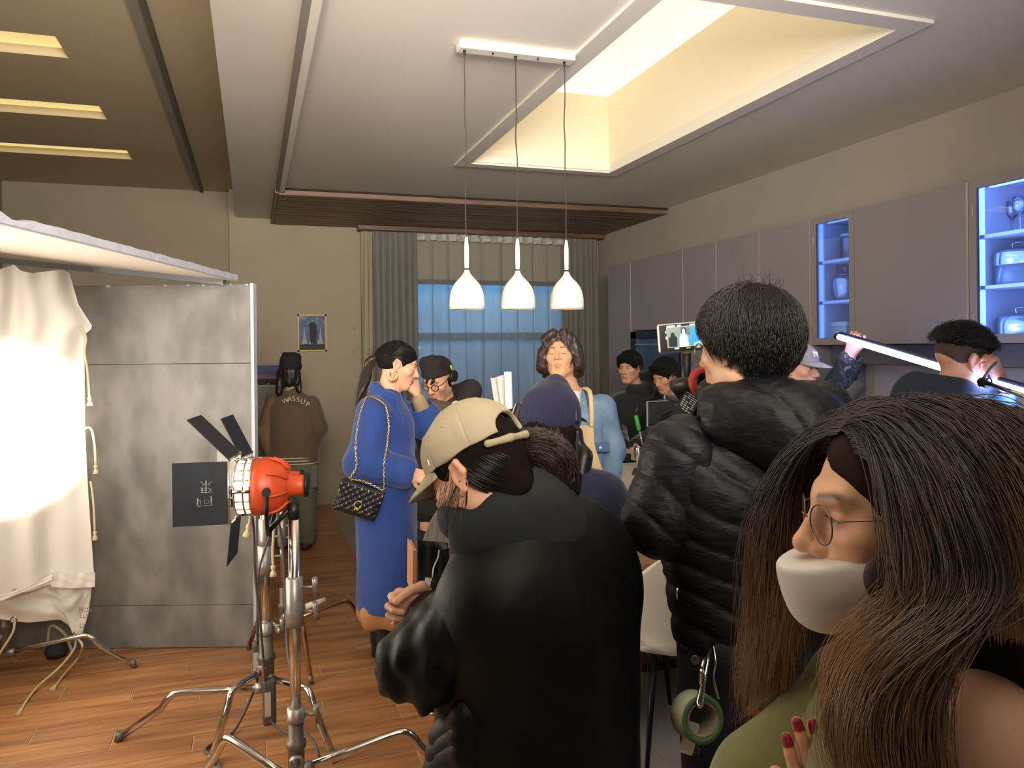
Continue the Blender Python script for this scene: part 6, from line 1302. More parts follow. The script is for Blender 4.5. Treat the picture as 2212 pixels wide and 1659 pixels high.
# ---- 10. man in camouflage reaching up with the light tube
Z = 4.3
p = Person('man in grey ball cap and camouflage jacket, arm raised to the light tube', W(1735, 1420, Z), W(1727, 795, Z), cd(.58, -.78, -.12), skin='d6a58c', brow='1c1512', open=.003)
nk = W(1722, 852, Z + .04); sR, sL = W(1690, 888, Z - .08), W(1752, 880, Z + .16); hR, hL = W(1712, 1060, Z - .02), W(1760, 1060, Z + .1); eR, wR = W(1675, 985, Z - .05), W(1700, 1060, Z - .12); eL, wL = W(1796, 858, Z + .05), W(1838, 775, Z - .08)
aR, aL = feet(W(1735, 1400, Z), .11, RIGHT); kR, kL = hose(hR, hL, aR, aL)
hn = [hand_mesh(W(1838, 778, Z - .10), cd(.15, -.1, .98), cd(.55, .75, 0), True, (.75, .8, .85, .9), .35, skin='d6a58c'), hand_mesh(wR, cd(.1, -.2, -.95), cd(-.9, -.2, 0), False, skin='d6a58c')]
p.make_body(nk, inner(nk, sR, sL, hR, hL, ((sR, eR, wR), (sL, eL, wL)), ((hR, kR, aR), (hL, kL, aL))), h=.003, hands=hn)
def camo_mat():
    m = bpy.data.materials.new('camouflage_cloth'); m.use_nodes = True; N = m.node_tree.nodes; L = m.node_tree.links; b = N['Principled BSDF']; b.inputs['Roughness'].default_value = .85
    tc = N.new('ShaderNodeTexCoord'); n = N.new('ShaderNodeTexNoise'); n.inputs['Scale'].default_value = 14; n.inputs['Detail'].default_value = 2; n.inputs['Distortion'].default_value = .8; L.new(tc.outputs['Object'], n.inputs['Vector'])
    cr = N.new('ShaderNodeValToRGB'); cr.color_ramp.interpolation = 'CONSTANT'; e = cr.color_ramp.elements; e[0].color = (*lin('22262c'), 1); e[1].position = .46; e[1].color = (*lin('39404a'), 1)
    for po, co in ((.55, '1b1e24'), (.62, '6d6a62')): x = e.new(po); x.color = (*lin(co), 1)
    L.new(n.outputs[0], cr.inputs[0]); L.new(cr.outputs[0], b.inputs['Base Color']); return m
m_camo = camo_mat(); zj = W(1735, 1070, Z).z
p.lump('jacket', torso(nk, sR, sL, hR, hL, .13, .135, .075) + arm(sR, eR, wR, (.08, .07, .055)) + [cut_below(nk, zj)], .011, m_camo, disp=folds(.010, 8))
p.lump('raised_sleeve', [C(lerp(nk, sL, .7), sL, .09, .088, k=.04)] + arm(sL, eL, wL, (.085, .082, .056)), .009, m_camo, disp=folds(.011, 10))
p.lump('collar', [C(nk + cd(-.06, -.05, .0), nk + cd(.06, -.05, .0), .035, k=.03), C(nk + cd(-.06, -.05, .0), nk + cd(-.02, .07, .02), .035, k=.03)], .009, m_camo)
p.lump('trousers', legs(hR, hL, kR, kL, aR, aL, (.1, .075, .07)) + [cut_above(nk, zj + .05), cut_below(nk, .05)], .014, m_dknavy)
for q in (aR, aL): p.lump('shoe', shoe(q, cd(.5, -.8, 0)), .01, m_black)
def ball_cap(p, m, brim_len=.085, brim_w=.082, tilt=.0, h=.0035, g=.010, opening=False, z0=.040, droop=.25, disp=None):
    post = None
    pr = [E((0, -.010, .045), (.080 + g, .103 + g, .092 + g)), E((0, -.01, .04), (.079 + g * .35, .102 + g * .35, .090 + g * .35), k=.002, op='-'), B((0, 0, z0 - .2), (.3, .3, .2), R=np.array(Matrix.Rotation(-.10, 3, 'X')), k=.004, op='-')]
    if opening: pr += [E((0, -.118, z0 + .026), (.046, .06, .030), k=.003, op='-'), C((-.066, -.088, z0 + .004), (-.03, -.118, z0 + .0), .008, .008, k=.004), C((-.03, -.118, z0), (.03, -.118, z0 + .0), .008, .008, k=.003), C((.03, -.118, z0), (.066, -.088, z0 + .004), .008, .008, k=.004)]
    o = p.hlump('cap', pr, h, m, disp=disp)
    def bf(u, v):
        a = (u - .5) * 2; ang = a * 1.12; w = math.sin(ang); c = math.cos(ang); rx, ry = .080 + g, .103 + g
        x = rx * w * (1 - .04 * v); y = -.010 + ry * c + brim_len * v * (1 - abs(a) ** 4); return p.L((x, y, z0 + .006 - .012 * a * a - brim_len * v * droop * (1 - .8 * abs(a) ** 4)))
    bm = grid_mesh(bf, 33, 10); bm.normal_update(); r = bmesh.ops.extrude_face_region(bm, geom=bm.faces[:]); up = p.M.to_3x3() @ Vector((0, 0, .004))
    for v in [g_ for g_ in r['geom'] if isinstance(g_, bmesh.types.BMVert)]: v.co += up
    bmesh.ops.recalc_face_normals(bm, faces=bm.faces[:]); obj('brim', bm, m, o, True)
    obj('cap_button', lathe(bmesh.new(), [(0, .006), (.005, .0055), (.008, .003), (.009, 0), (0, 0)], 14, p.M @ Matrix.Translation((0, -.010, .045 + .0915 + g))), m, o); return o
m_gcap = M('taupe_cap', '8a8078', .8, bump=.1, bscale=500)
cp = ball_cap(p, m_gcap)
nyM = p.M @ basis((.018, .098, .088), Vector((-1, 0, 0)), Vector((0, -.45, .9)).normalized(), Vector((0, .9, .45)).normalized())
m_ny = M('white_thread', 'e8e4dc', .7)
text_mesh('cap_emblem', 'N', .046, .003, m_ny, cp, nyM); text_mesh('cap_emblem', 'Y', .046, .003, m_ny, cp, nyM @ Matrix.Translation((.009, -.004, .002)))
p.hlump('hair', [C((-.076, -.02, .03), (-.072, -.06, -.02), .016, k=.02), C((.076, -.02, .03), (.072, -.06, -.02), .016, k=.02), C((-.05, -.085, .0), (.05, -.085, .0), .022, k=.02)], .005, m_black_hair)
hb2 = headset(p, None); o = obj('ear_cup', tube(bmesh.new(), [p.L((-.098, -.005, .045)), p.L((-.122, -.005, .045))], .034, 16), M('headset_black', '1a1a1c', .5), hb2)

# ---- 11. man in dark hoodie with blue sleeves
Z = 3.1
p = Person('man in dark hooded vest with light blue sleeve, bending over the light tube clamp', W(2060, 1560, Z), W(2080, 783, Z), cd(.97, .02, -.22), skin='cf9c80', brow='1c1512', open=.003)
nk = W(2042, 868, Z + .0); sR, sL = W(2098, 905, Z - .14), W(1975, 890, Z + .2); hR, hL = W(2070, 1180, Z - .05), W(2000, 1180, Z + .12); eR, wR = W(2168, 985, Z - .20), W(2165, 865, Z - .16); eL, wL = W(2075, 960, Z + .3), W(2140, 860, Z + .12)
aR, aL = feet(W(2040, 1560, Z), .11, FWD); kR, kL = hose(hR, hL, aR, aL)
hn = [hand_mesh(W(2170, 838, Z - .12), cd(-.35, .1, .9), cd(.35, -.9, .1), False, (.8, .85, .95, 1.0), .5, skin='cf9c80', scale=.88), hand_mesh(wL, cd(.0, -.2, .95), cd(.9, .2, 0), True, (.8, .9, .95, 1.), .5, skin='9fb0c8')]
p.make_body(nk, inner(nk, sL, sR, hL, hR, ((sR, eR, wR), (sL, eL, wL)), ((hR, kR, aR), (hL, kL, aL))), h=.003, hands=hn)
m_hv = M('dark_teal_fleece', '242d3c', .9, var=.1, scale=20); m_bs = M('light_blue_jersey', '4d7296', .8, var=.06, scale=20); zj = W(2050, 1190, Z).z
p.lump('hooded_vest', torso(nk, sL, sR, hL, hR, .135, .14, .075) + [C(sL, lerp(sL, eL, .5), .085, .075), cut_below(nk, zj)], .010, m_hv, disp=folds(.012, 7))
p.lump('hood', [C(nk + cd(-.11, .10, .01), nk + cd(.10, -.03, .0), .055, k=.05), C(nk + cd(-.09, .05, .055), nk + cd(.02, -.06, .03), .065, k=.06), C(nk + cd(-.10, .02, -.03), nk + cd(-.02, -.08, -.05), .065, k=.06), C(nk + cd(.08, -.03, -.0), nk + cd(.13, .05, -.03), .042, k=.04)], .008, m_hv, disp=folds(.006, 10))
p.lump('blue_sleeve', arm(lerp(sR, eR, .05), eR, wR, (.092, .078, .05)), .008, m_bs, disp=folds(.013, 11, (1, 1, 1.6)))
p.lump('blue_sleeve', arm(lerp(sL, eL, .4), eL, wL, (.07, .07, .05)), .010, m_bs, disp=folds(.010, 11))
p.lump('shoulder_cap', [C(lerp(nk, sR, .6), lerp(sR, eR, .25) + cd(0, 0, .01), .09, .104, k=.04)], .009, m_hv, disp=folds(.008, 9))
p.lump('trousers', legs(hR, hL, kR, kL, aR, aL, (.1, .075, .07)) + [cut_above(nk, zj + .05), cut_below(nk, .05)], .014, m_dknavy)
for q in (aR, aL): p.lump('shoe', shoe(q, RIGHT), .01, m_black)
p.hlump('hair', [E((0, -.012, .073), (.0815, .103, .068)), C((-.03, .065, .10), (.03, .07, .10), .024, k=.04), E((0, .13, -.02), (.09, .07, .085), k=.01, op='-'), B((0, 0, -.115), (.2, .2, .10), k=.02, op='-')], .004, m_hmat, disp=lambda v: .003 * noise(v, 70))
p.hlump('shaved_sides', [E((0, -.012, .042), (.0805, .1015, .091)), E((0, .118, -.02), (.085, .08, .095), k=.008, op='-'), B((0, 0, -.135), (.2, .2, .10), k=.01, op='-')] + [E((s * .085, .0, -.004), (.02, .024, .036), k=.004, op='-') for s in (-1, 1)], .004, M('stubbled_hair', '44362f', .8, var=.2, scale=300))
short_hair(p, m_black_hair, 5000, .045, .022, seed=31, fwd=.35, up=.8, grav=.0, jitter=.3, cling=.1, mask=lambda x, y, z: (z > .070) & ~((y > .07) & (z < .09)), rad=.0006)

# ---- 5. person in the navy beanie
Z = 2.6
p = Person('person in navy ribbed beanie and navy sweater with headset, seen from behind', W(1220, 1700, Z), W(1192, 932, Z), cd(.55, .82, -.12), eyes=False)
nk = W(1206, 1020, Z); sL, sR = W(1112, 1075, Z + .05), W(1300, 1075, Z - .03); hL, hR = W(1160, 1400, Z), W(1280, 1400, Z); eL, wL = W(1085, 1230, Z + .1), W(1092, 1010, Z + .14); eR, wR = W(1322, 1240, Z + .0), W(1290, 1330, Z + .2)
aL, aR = feet(W(1220, 1700, Z), .11, RIGHT); kL, kR = hose(hL, hR, aL, aR)
hn = [hand_mesh(W(1092, 1000, Z + .14), cd(.05, .1, .98), cd(-.9, -.3, 0), True, (.9, 1., 1.05, 1.1), .7), hand_mesh(wR, cd(-.3, .8, -.2), cd(.3, 0, .9), False)]
p.make_body(nk, inner(nk, sL, sR, hL, hR, ((sR, eR, wR), (sL, eL, wL)), ((hR, kR, aR), (hL, kL, aL))), h=.004, hands=hn)
m_nsw = M('navy_wool', '1f2540', .9, var=.12, scale=60, bump=.25, bscale=350, sheen=.2); zj = W(1220, 1420, Z).z
p.lump('sweater', torso(nk, sL, sR, hL, hR, .13, .125, .07) + arm(sR, eR, wR, (.078, .07, .055)) + arm(sL, eL, wL, (.075, .065, .05)) + [C(nk - UP * .03, nk + UP * .035, .075, .068), cut_below(nk, zj)], .010, m_nsw, disp=folds(.008, 7))
p.lump('trousers', legs(hL, hR, kL, kR, aL, aR, (.1, .075, .07)) + [cut_above(nk, zj + .05), cut_below(nk, .05)], .014, m_black)
for q in (aR, aL): p.lump('shoe', shoe(q, FWD), .01, m_black)
m_nb = M('navy_ribbed_knit', '211f3c', .9, bump=.15, bscale=300, sheen=.1)
def ribs(v): a = np.arctan2(v[:, 0], v[:, 1] + .01); return .0016 * np.sin(a * 58) * np.clip((.16 - v[:, 2]) * 12, .1, 1) + .003 * noise(v, 25) + np.where(v[:, 2] < .045, .0022, 0)
bz = .010
p.hlump('beanie', [E((0, -.012, .058), (.096, .114, .103)), C((0, -.015, .10), (0, .01, .158), .055, .03, k=.06), B((0, 0, bz - .2), (.3, .3, .2), k=.008, op='-')], .0032, m_nb, disp=ribs)
bm = grid_mesh(lambda u, v: p.L((.085 * math.sin((u - .5) * 2.1), .085 + .075 * v * math.cos((u - .5) * 2.6) + .02, .062 - .02 * v - .02 * (2 * u - 1) ** 2)), 17, 7); bmesh.ops.solidify(bm, geom=bm.faces[:], thickness=.003); obj('peak', bm, m_black, p.root, True)
p.hlump('hair', [C((0, -.06, .02), (0, -.066, -.10), .062, .06, k=.03), C((-.05, -.03, 0), (-.05, -.04, -.12), .042, .036, k=.03), C((.06, -.02, .0), (.065, -.02, -.12), .04, .03, k=.03)], .006, m_hmat, disp=lambda v: .004 * noise(v * np.array([1, 1, .25]), 80))
W_, q, nn = scalp(p, 1800, lambda x, y, z: (z < .02) & (z > -.03) & (y < .03), 9); strands('hair_strands', W_, todir(p, nn * .3 + np.array([0, -.1, -1.])), .17, m_brown_hair, p.root, p.hp([C((0, -.06, .02), (0, -.066, -.10), .064, .062), E((0, -.014, .037), (.082, .102, .09))]), 9, .3, .0010, lift=.008, seed=4)
p.lump('black_scarf', [C(nk + cd(.085, -.02, .055), nk + cd(.075, -.04, -.0), .030, .026, k=.03), C(W(1246, 935, Z), W(1253, 990, Z), .020, .016, k=.03)], .007, m_black, disp=folds(.004, 14))
hs_ = headset(p, None); c = p.L((-.100, -.02, .035)); 
o = obj('ear_cup', tube(bmesh.new(), smooth_path([p.L((-.101, -.04, .085)), p.L((-.111, -.045, .04)), p.L((-.108, -.042, -.02))], 4), .010, 10, flat=1.8), M('headset_black', '1a1a1c', .5), hs_); o2 = obj('pale_seam', tube(bmesh.new(), smooth_path([p.L((-.112, -.058, .085)), p.L((-.123, -.062, .04)), p.L((-.118, -.058, -.03))], 4), .0018, 6), m_rib, hs_)
g = W(1127, 912, cam_of(p.L((-.12, -.06, .03)))[1] - .022); obj('status_light', lathe(bmesh.new(), [(0, 0), (.0034, 0), (.003, .002), (0, .003)], 10, orient(g, -FWD)), M('green_led', '3cff3c', .5, emit=4), hs_)

# ---- 9. camera operator in the black quilted jacket
Z = 1.62
p = Person('man in black quilted puffer jacket with glasses, back turned, arms folded by the camera', W(1640, 2450, Z), W(1610, 757, Z), cd(-.64, .77, -.06), skin='e0b08f', brow='1c1512', scale=.92, open=.003)
nk = W(1640, 905, Z + .03); sL, sR = W(1478, 985, Z + .02), W(1760, 985, Z + .12); hL, hR = W(1592, 1400, Z), W(1742, 1400, Z + .1); eL, wL = W(1437, 1120, Z + .03), W(1520, 1120, Z + .36); eR, wR = W(1840, 1140, Z + .22), W(1700, 1150, Z + .42)
aL, aR = feet(W(1640, 2450, Z + .05), .11, RIGHT); kL, kR = hose(hL, hR, aL, aR)
hn = [hand_mesh(W(1486, 1155, Z + .22), cd(-.3, -.8, .1), cd(-.5, .4, .7), False, (.5, .5, .6, .6), skin='b07a5c'), hand_mesh(wL, cd(.95, .1, .1), cd(0, .8, .5), True, (.5, .5, .6, .6))]
p.make_body(nk, inner(nk, sL, sR, hL, hR, ((sR, eR, wR), (sL, eL, wL)), ((hR, kR, aR), (hL, kL, aL))), h=.0024, hands=hn)
m_puff = M('black_puffer_nylon', '151518', .5, bump=.2, bscale=60, stretch=(1, 1, 3.), spec=.35)
def quiltd(sp, amp, A, ph=0., wr=.0011):
    A = np.array(A); A = A / np.linalg.norm(A)
    def f(v):
        w = v + .018 * np.stack([noise(v, 6), noise(v + 5, 6), noise(v + 9, 6)], 1); s = (w @ A) / sp + ph; fr = np.abs((s % 1) - .5) * 2
        return amp * (1 - fr ** 3) - amp * .5 + wr * noise(w * np.array([1, 1, 2.6]), 55) + .003 * noise(v, 9) + wr * 1.2 * (1 - 2 * np.abs(noise(w * np.array([1, 1, 2.2]) + 4, 28)))
    return f
zj = W(1640, 1386, Z).z
tor = torso(nk, sL, sR, hL, hR, .135, .125, .068, inset=.26, k=.08) + [cut_below(nk, zj)]
p.lump('jacket', tor, .0055, m_puff, disp=quiltd(.062, .007, (.45, -.1, 1.)))
p.lump('sleeve', arm(lerp(sL, eL, .0), eL, wL, (.086, .082, .060)), .005, m_puff, disp=quiltd(.058, .006, (.75, .0, 1.), .3))
p.lump('sleeve', arm(sR, eR, wR, (.086, .080, .060)), .006, m_puff, disp=quiltd(.058, .006, (-.6, .1, 1.)))
# hood lying on the shoulders
hood = [C(nk + cd(-.088, .03, .05), nk + cd(-.07, -.06, .01), .036, .056, k=.05), C(nk + cd(-.07, -.06, .015), nk + cd(.045, -.13, -.015), .058, .066, k=.06), C(nk + cd(.045, -.13, -.015), nk + cd(.115, -.04, .015), .066, .052, k=.06), C(nk + cd(.115, -.04, .015), nk + cd(.06, .08, .05), .05, .04, k=.05), C(nk + cd(.0, -.10, .02), nk + cd(.03, -.10, -.07), .06, .035, k=.06), E(nk + cd(.0, -.04, .02), (.10, .08, .06), k=.04)]
p.lump('hood', hood, .005, m_puff, disp=quiltd(.075, .006, (1, .2, .35), .2))
def seam(name, pts, r=.0028, m=None): return obj(name, tube(bmesh.new(), smooth_path(pts, 5), r, 6), m or M('seam_black', '0c0c0e', .6), p.root)
obj('zip_pull', tube(bmesh.new(), [W(1464, 1270, Z - .12), W(1461, 1283, Z - .12), W(1463, 1294, Z - .12)], .0028, 6), m_chrome, p.root)
m_trs = M('navy_work_trousers', '1e222e', .85, var=.12, scale=14, bump=.15, bscale=200)
p.lump('trousers', legs(hL, hR, kL, kR, aL, aR, (.118, .085, .075)) + [C(hL + UP * .03, hR + UP * .03, .125), cut_above(nk, zj + .04), cut_below(nk, .05)], .009, m_trs, disp=folds(.008, 9))
for q in (aR, aL): p.lump('shoe', shoe(q, FWD), .01, m_black)
def pbtn(px, py, dz): 
    c = W(px, py, Z + dz); o = obj('pocket_button', lathe(bmesh.new(), [(0, .0), (.009, 0), (.0095, .003), (.006, .0035), (.005, .002), (0, .002)], 16, orient(c, -FWD)), M('dark_button', '3c4648', .3), p.root)
pbtn(1501, 1425, -.135); pbtn(1502, 1619, -.125)
bm = bmesh.new(); Mt = basis(W(1632, 1541, Z - .16), RIGHT, UP, -FWD); tube(bm, [Mt @ Vector(q) for q in ((-.014, -.004, 0), (-.004, .002, .001), (.006, .005, .001), (.014, .0, 0))], [.004, .006, .006, .003], 8, flat=.3); obj('red_patch', bm, M('red_thread', 'a8322c', .8), p.root)
hair_cap(p, m_black_hair, g=.013, low=-.062, disp=.004, noise_s=45, extra=[E((0, -.05, .055), (.086, .075, .084), k=.03)])
short_hair(p, m_black_hair, 11000, .06, .008, seed=41, fwd=.1, rad=.0005, up=.05, jitter=.10, cling=.2, push=.016, whorl=(.0, -.045, .135), grav=.16, mask=lambda x, y, z: HAIRLINE(x, y, z) | ((y < -.04) & (z > -.075)))
W_, q, nn = scalp(p, 46, lambda x, y, z: (z > .118) & (y < 0), 44, .016); W_, q, nn = W_[:22], q[:22], nn[:22]; strands('flyaway_hair', W_, todir(p, nn + np.array([.25, .0, .25])), .036, m_black_hair, p.root, skull(p, .01), 7, -.02, .0006, lift=.03, seed=3, jitter=.22)
glasses(p, .0225, M('silver_frame', '8d8890', .3, metal=.8), .0014, flat=.82)

# ---- 4. woman in the beige cap and black padded coat
Z = 1.47
p = Person('woman in beige ball cap and long black coat, bent over a notebook', W(1150, 2600, Z + .1), W(1034, 1022, Z), cd(-.76, .44, -.42), skin='d9a586', scale=.93, open=.002, w=.96)
nk = W(1105, 1125, Z + .06); sL, sR = W(1072, 1305, Z - .05), W(1240, 1190, Z + .12); hL, hR = W(1085, 1640, Z + .02), W(1255, 1640, Z + .12); eL, wL = W(893, 1440, Z - .02), W(948, 1318, Z + .16); eR, wR = W(1245, 1420, Z + .26), W(1150, 1400, Z + .42)
aL, aR = feet(W(1160, 2600, Z + .12), .1, RIGHT); hL, hR = hL + FWD * .06, hR + FWD * .06; kL, kR = hose(hL, hR, aL, aR)
hn = [hand_mesh(W(982, 1312, Z + .12), cd(-.86, -.28, .12), cd(-.45, .85, .10), True, (.75, .95, 1.05, 1.15), .8, skin='e0ab8c', h=.002, scale=.93), hand_mesh(wR, cd(-.8, .3, .2), cd(.2, .2, .9), False, skin='d9a586')]
p.make_body(nk, inner(nk, sL + FWD * .03, sR + FWD * .03, hL, hR, ((sR, eR, wR), (sL, eL, wL)), ((hR, kR, aR), (hL, kL, aL))), h=.0024, hands=hn)
m_bpuff = M('black_satin_coat', '0a0a0b', .55, bump=.12, bscale=30, spec=.25)
body = [C(sL, sR, .085, k=.08), C(nk - UP * .02, lerp(sL, sR, .2), .08, .09, k=.08), C(nk - UP * .02, lerp(sL, sR, .85), .08, .09, k=.08), C(lerp(sL, sR, .22) - UP * .10, W(1062, 1660, Z) - UP * .25, .118, .145, k=.1), C(lerp(sL, sR, .82) - UP * .10, W(1222, 1660, Z + .08) - UP * .25, .145, .155, k=.1), C(lerp(sL, sR, .5) - UP * .10, W(1165, 1660, Z + .06) - UP * .25, .13, .145, k=.07), cut_below(nk, .42)]
p.lump('coat', body, .008, m_bpuff, disp=folds(.016, 6, (1, 1, .4), 3, .5))
sl_f = folds(.013, 15, (1, 1, .7), 8, .9)
p.lump('sleeve', [C(sL, W(925, 1425, Z - .02), .078, .070, k=.06), C(W(925, 1425, Z - .02), W(858, 1450, Z - .01), .07, .032, k=.04), C(W(902, 1436, Z + .0), W(962, 1305, Z + .12), .054, .052, k=.04), C(W(985, 1380, Z + .03), W(950, 1420, Z), .07, k=.05), C(lerp(eL, wL, .88), lerp(eL, wL, 1.3), .048, .048, k=.006, op='-')], .006, m_bpuff, disp=sl_f)
p.lump('sleeve', [C(sR, eR, .105, .098, k=.06), C(eR, wR, .09, .06, k=.04)], .008, m_bpuff, disp=folds(.010, 5))
# quilted lower panel at the front edge
for k_ in range(3):
    y_ = 1570 + k_ * 34; p.lump('quilted_baffle', [C(W(968 - k_ * 6, y_ + 22, Z - .02), W(1010, y_ - 22, Z - .09), .030, .036, k=.02), C(W(968 - k_ * 6, y_ + 22, Z - .02), W(960 - k_ * 6, y_ + 30, Z + .05), .030, .03, k=.02)], .006, m_bpuff, disp=folds(.005, 16))
m_scarf = M('charcoal_fleece', '222224', .9, var=.08, scale=20)
p.lump('high_collar', [C(W(1045, 1170, Z - .01), W(1068, 1088, Z - .005), .046, .040, k=.05), C(W(1068, 1088, Z - .005), W(1170, 1072, Z + .04), .042, .05, k=.05), C(W(1048, 1180, Z - .01), W(1190, 1140, Z + .04), .05, .055, k=.05), C(W(1040, 1170, Z + .05), W(1050, 1100, Z + .09), .04, .036, k=.05), C(W(1110, 1110, Z - .02), W(1110, 1160, Z - .02), .055, k=.05), C(W(1024, 1128, Z - .03), W(1100, 1092, Z - .03), .040, .045, k=.05), C(nk + cd(-.055, .05, -.065), nk + cd(-.045, .0, .035), .055, .05, k=.05), C(nk + cd(-.05, .0, .03), nk + cd(.05, -.05, .055), .05, .05, k=.05), C(nk + cd(-.055, -.02, -.08), nk + cd(.06, -.05, -.02), .05, .06, k=.06), C(nk + cd(.05, -.05, .05), nk + cd(.07, -.03, -.02), .05, k=.05)], .006, m_scarf, disp=folds(.005, 9))
m_cap = M('beige_cotton_cap', 'a2957b', .85, var=.08, scale=12, bump=.12, bscale=450)
def capd(v): a = np.arctan2(v[:, 0], v[:, 1] + .01); s = np.abs(np.sin(a * 3)); return -.0016 * np.exp(-(s / .05) ** 2) + .0025 * noise(v, 22) + .0018 * noise(v + 3, 48) * np.exp(-(s / .35) ** 2)
cp = ball_cap(p, m_cap, brim_len=.070, h=.0026, g=.013, opening=True, z0=.032, droop=.5, disp=capd)
for a in (-.5, .5, -1.6, 1.6):
    q = p.M @ Vector((.093 * math.sin(a), -.01 + .116 * math.cos(a), 0)) if False else p.L((.093 * .80 * math.sin(a), -.01 + .116 * .80 * math.cos(a), .045 + .104 * .60)); n_ = p.M.to_3x3() @ Vector((math.sin(a) * .8, math.cos(a) * .7, .6))
    Mo = orient(q, n_); obj('eyelet', tube(bmesh.new(), [Mo @ Vector((.0045 * math.cos(t), .0045 * math.sin(t), .001)) for t in np.linspace(0, 6.283, 14, endpoint=False)], .0013, 6, closed=True), m_cap, cp)
text_mesh('cap_logo', 'L', .016, .001, m_ny, cp, p.M @ basis((-.086, .045, .052), Vector((-.45, -.9, 0)).normalized() * -1 if False else Vector((.42, .9, 0)).normalized(), Vector((0, 0, 1)), Vector((-.9, .42, .1)).normalized()))
hr = [E((0, -.012, .036), (.0815, .1015, .091)), C((0, -.062, .02), (0, -.07, -.05), .042, .042, k=.04), E((0, .10, -.035), (.085, .088, .092), k=.012, op='-')] + [E((s * .085, .004, -.008), (.026, .026, .040), k=.006, op='-') for s in (-1, 1)]
p.hlump('hair', hr, .004, m_hmat, disp=lambda v: .003 * noise(v * np.array([1, .4, 1]), 60))
bt = W(1168, 985, Z + .02)
W_, q, nn = scalp(p, 3000, lambda x, y, z: (z < .022) & (z > -.05) & (y < -.01), 12); tgt4 = np.array(W(1158, 1020, Z + .03)); strands('hair_strands', W_, np.tile(tgt4, (3000, 1)) - W_, .13, m_black_hair, p.root, p.hp([E((0, -.012, .030), (.082, .100, .080))]), 8, .05, .0007, lift=.006, seed=13, jitter=.04, target=lambda P: (tgt4 - P) / (np.linalg.norm(tgt4 - P, axis=1)[:, None] + 1e-6), tk=.5)
# loose low bun: a loop of hair falling from the back of the cap
loop = [W(1128, 985, Z + .03), W(1160, 972, Z + .02), W(1196, 992, Z + .01), W(1206, 1038, Z + .02), W(1188, 1080, Z + .04), W(1160, 1085, Z + .06), W(1140, 1066, Z + .06)]
p.lump('bun', [C(a, b_, .032, .032, k=.03) for a, b_ in zip(loop, loop[1:])] + [C(W(1185, 1060, Z + .04), W(1160, 1100, Z + .06), .05, .05, k=.04)], .005, m_hmat, disp=lambda v: .004 * noise(v * np.array([1, 1, .6]), 70))
rs = np.random.RandomState(15); N_ = 2600; LP = np.array([list(v) for v in smooth_path(loop, 8)]); cen = np.array(W(1165, 1030, Z + .02))
st = LP[rs.randint(0, len(LP) // 2, N_)] + rs.normal(0, .014, (N_, 3))
def swirl(P): r = P - cen; t = np.cross(r, np.array(FWD)); return t / (np.linalg.norm(t, axis=1)[:, None] + 1e-6)
strands('bun_strands', st, swirl(st), .10, m_brown_hair, p.root, [C(a, b_, .029, .029) for a, b_ in zip(loop, loop[1:])], 10, .04, .0006, lift=.014, seed=16, jitter=.05, target=swirl, tk=.4, cling=.6)
W_, q, nn = scalp(p, 50, lambda x, y, z: (z < .02) & (z > -.03) & (y > .0) & (y < .05) & (x < 0), 18); strands('side_wisps', W_, todir(p, np.tile(np.array([-.2, .5, -.8]), (50, 1))), .10, m_black_hair, p.root, skull(p, .004), 9, .2, .0004, lift=.010, seed=19, jitter=.08)
p.hlump('face_mask', [E((0, .062, -.066), (.066, .062, .060)), E((0, .04, -.066), (.062, .056, .058), k=.003, op='-'), B((0, 0, .115), (.2, .2, .14), k=.006, op='-'), B((0, -.16, 0), (.2, .2, .2), k=.004, op='-')], .0035, M('black_mask', '18181a', .8))
for s in (-1, 1): obj('ear_loop', tube(bmesh.new(), smooth_path([p.L((s * .055, .05, -.03)), p.L((s * .075, .01, -.012)), p.L((s * .082, -.02, -.008)), p.L((s * .072, .005, -.05)), p.L((s * .05, .05, -.085))], 4), .0016, 6), M('black_mask', '18181a', .8), p.root)
# lanyard straps hanging in front of her chest
for a, b_, w_ in ((W(1008, 1125, Z + .08), W(955, 1245, Z + .16), .010), (W(1014, 1150, Z + .10), W(990, 1235, Z + .18), .007)):
    obj('shoulder_strap', tube(bmesh.new(), [a, lerp(a, b_, .5), b_], w_, 8, flat=.22), M('black_webbing', '131314', .7), p.root)

# ---- 12. woman with the white mask, nearest the camera
Z = .87
p = Person('woman with long brown hair, thin glasses and white face mask, arms crossed, nearest the camera', W(2000, 3800, Z), W(1958, 1118, Z), cd(-.985, .10, -.04), skin='e2b292', lip='b4695f', brow='3a2a22', w=.97, open=.0036)
nk = W(1960, 1420, Z + .02); sL, sR = W(2120, 1610, Z - .115), W(1880, 1520, Z + .17); hL, hR = W(2020, 2500, Z - .06), W(1950, 2500, Z + .10); eL, wL = W(2040, 2040, Z - .11), W(1862, 1956, Z - .005); eR, wR = W(1672, 1700, Z + .13), W(1950, 1780, Z + .02)
aL, aR = feet(W(2000, 3700, Z), .1, FWD); kL, kR = hose(hL, hR, aL, aR)
hn = [hand_mesh(W(1862, 1958, Z + .0), cd(-.26, .12, .95), cd(-.25, -.95, .12), True, (.10, .08, .12, .22), .45, skin='d9a283', h=.0018, scale=.98, nails='8c1f2c', spread=-.25)]
bare = torso(nk, sR, sL, hR, hL, .10, .105, .052, neck_r=.05) + [C(sL, eL, .062, .048, k=.04), C(eL, wL, .047, .028, k=.02), C(sR, eR, .042, .038, k=.03), C(eR, wR, .036, .028)] + [C(h, k_, .07, .05) for h, k_ in ((hL, kL), (hR, kR))] + [C(k_, a, .048, .036) for k_, a in ((kL, aL), (kR, aR))]
p.make_body(nk, bare, h=.0019, hands=hn, hb=.009)
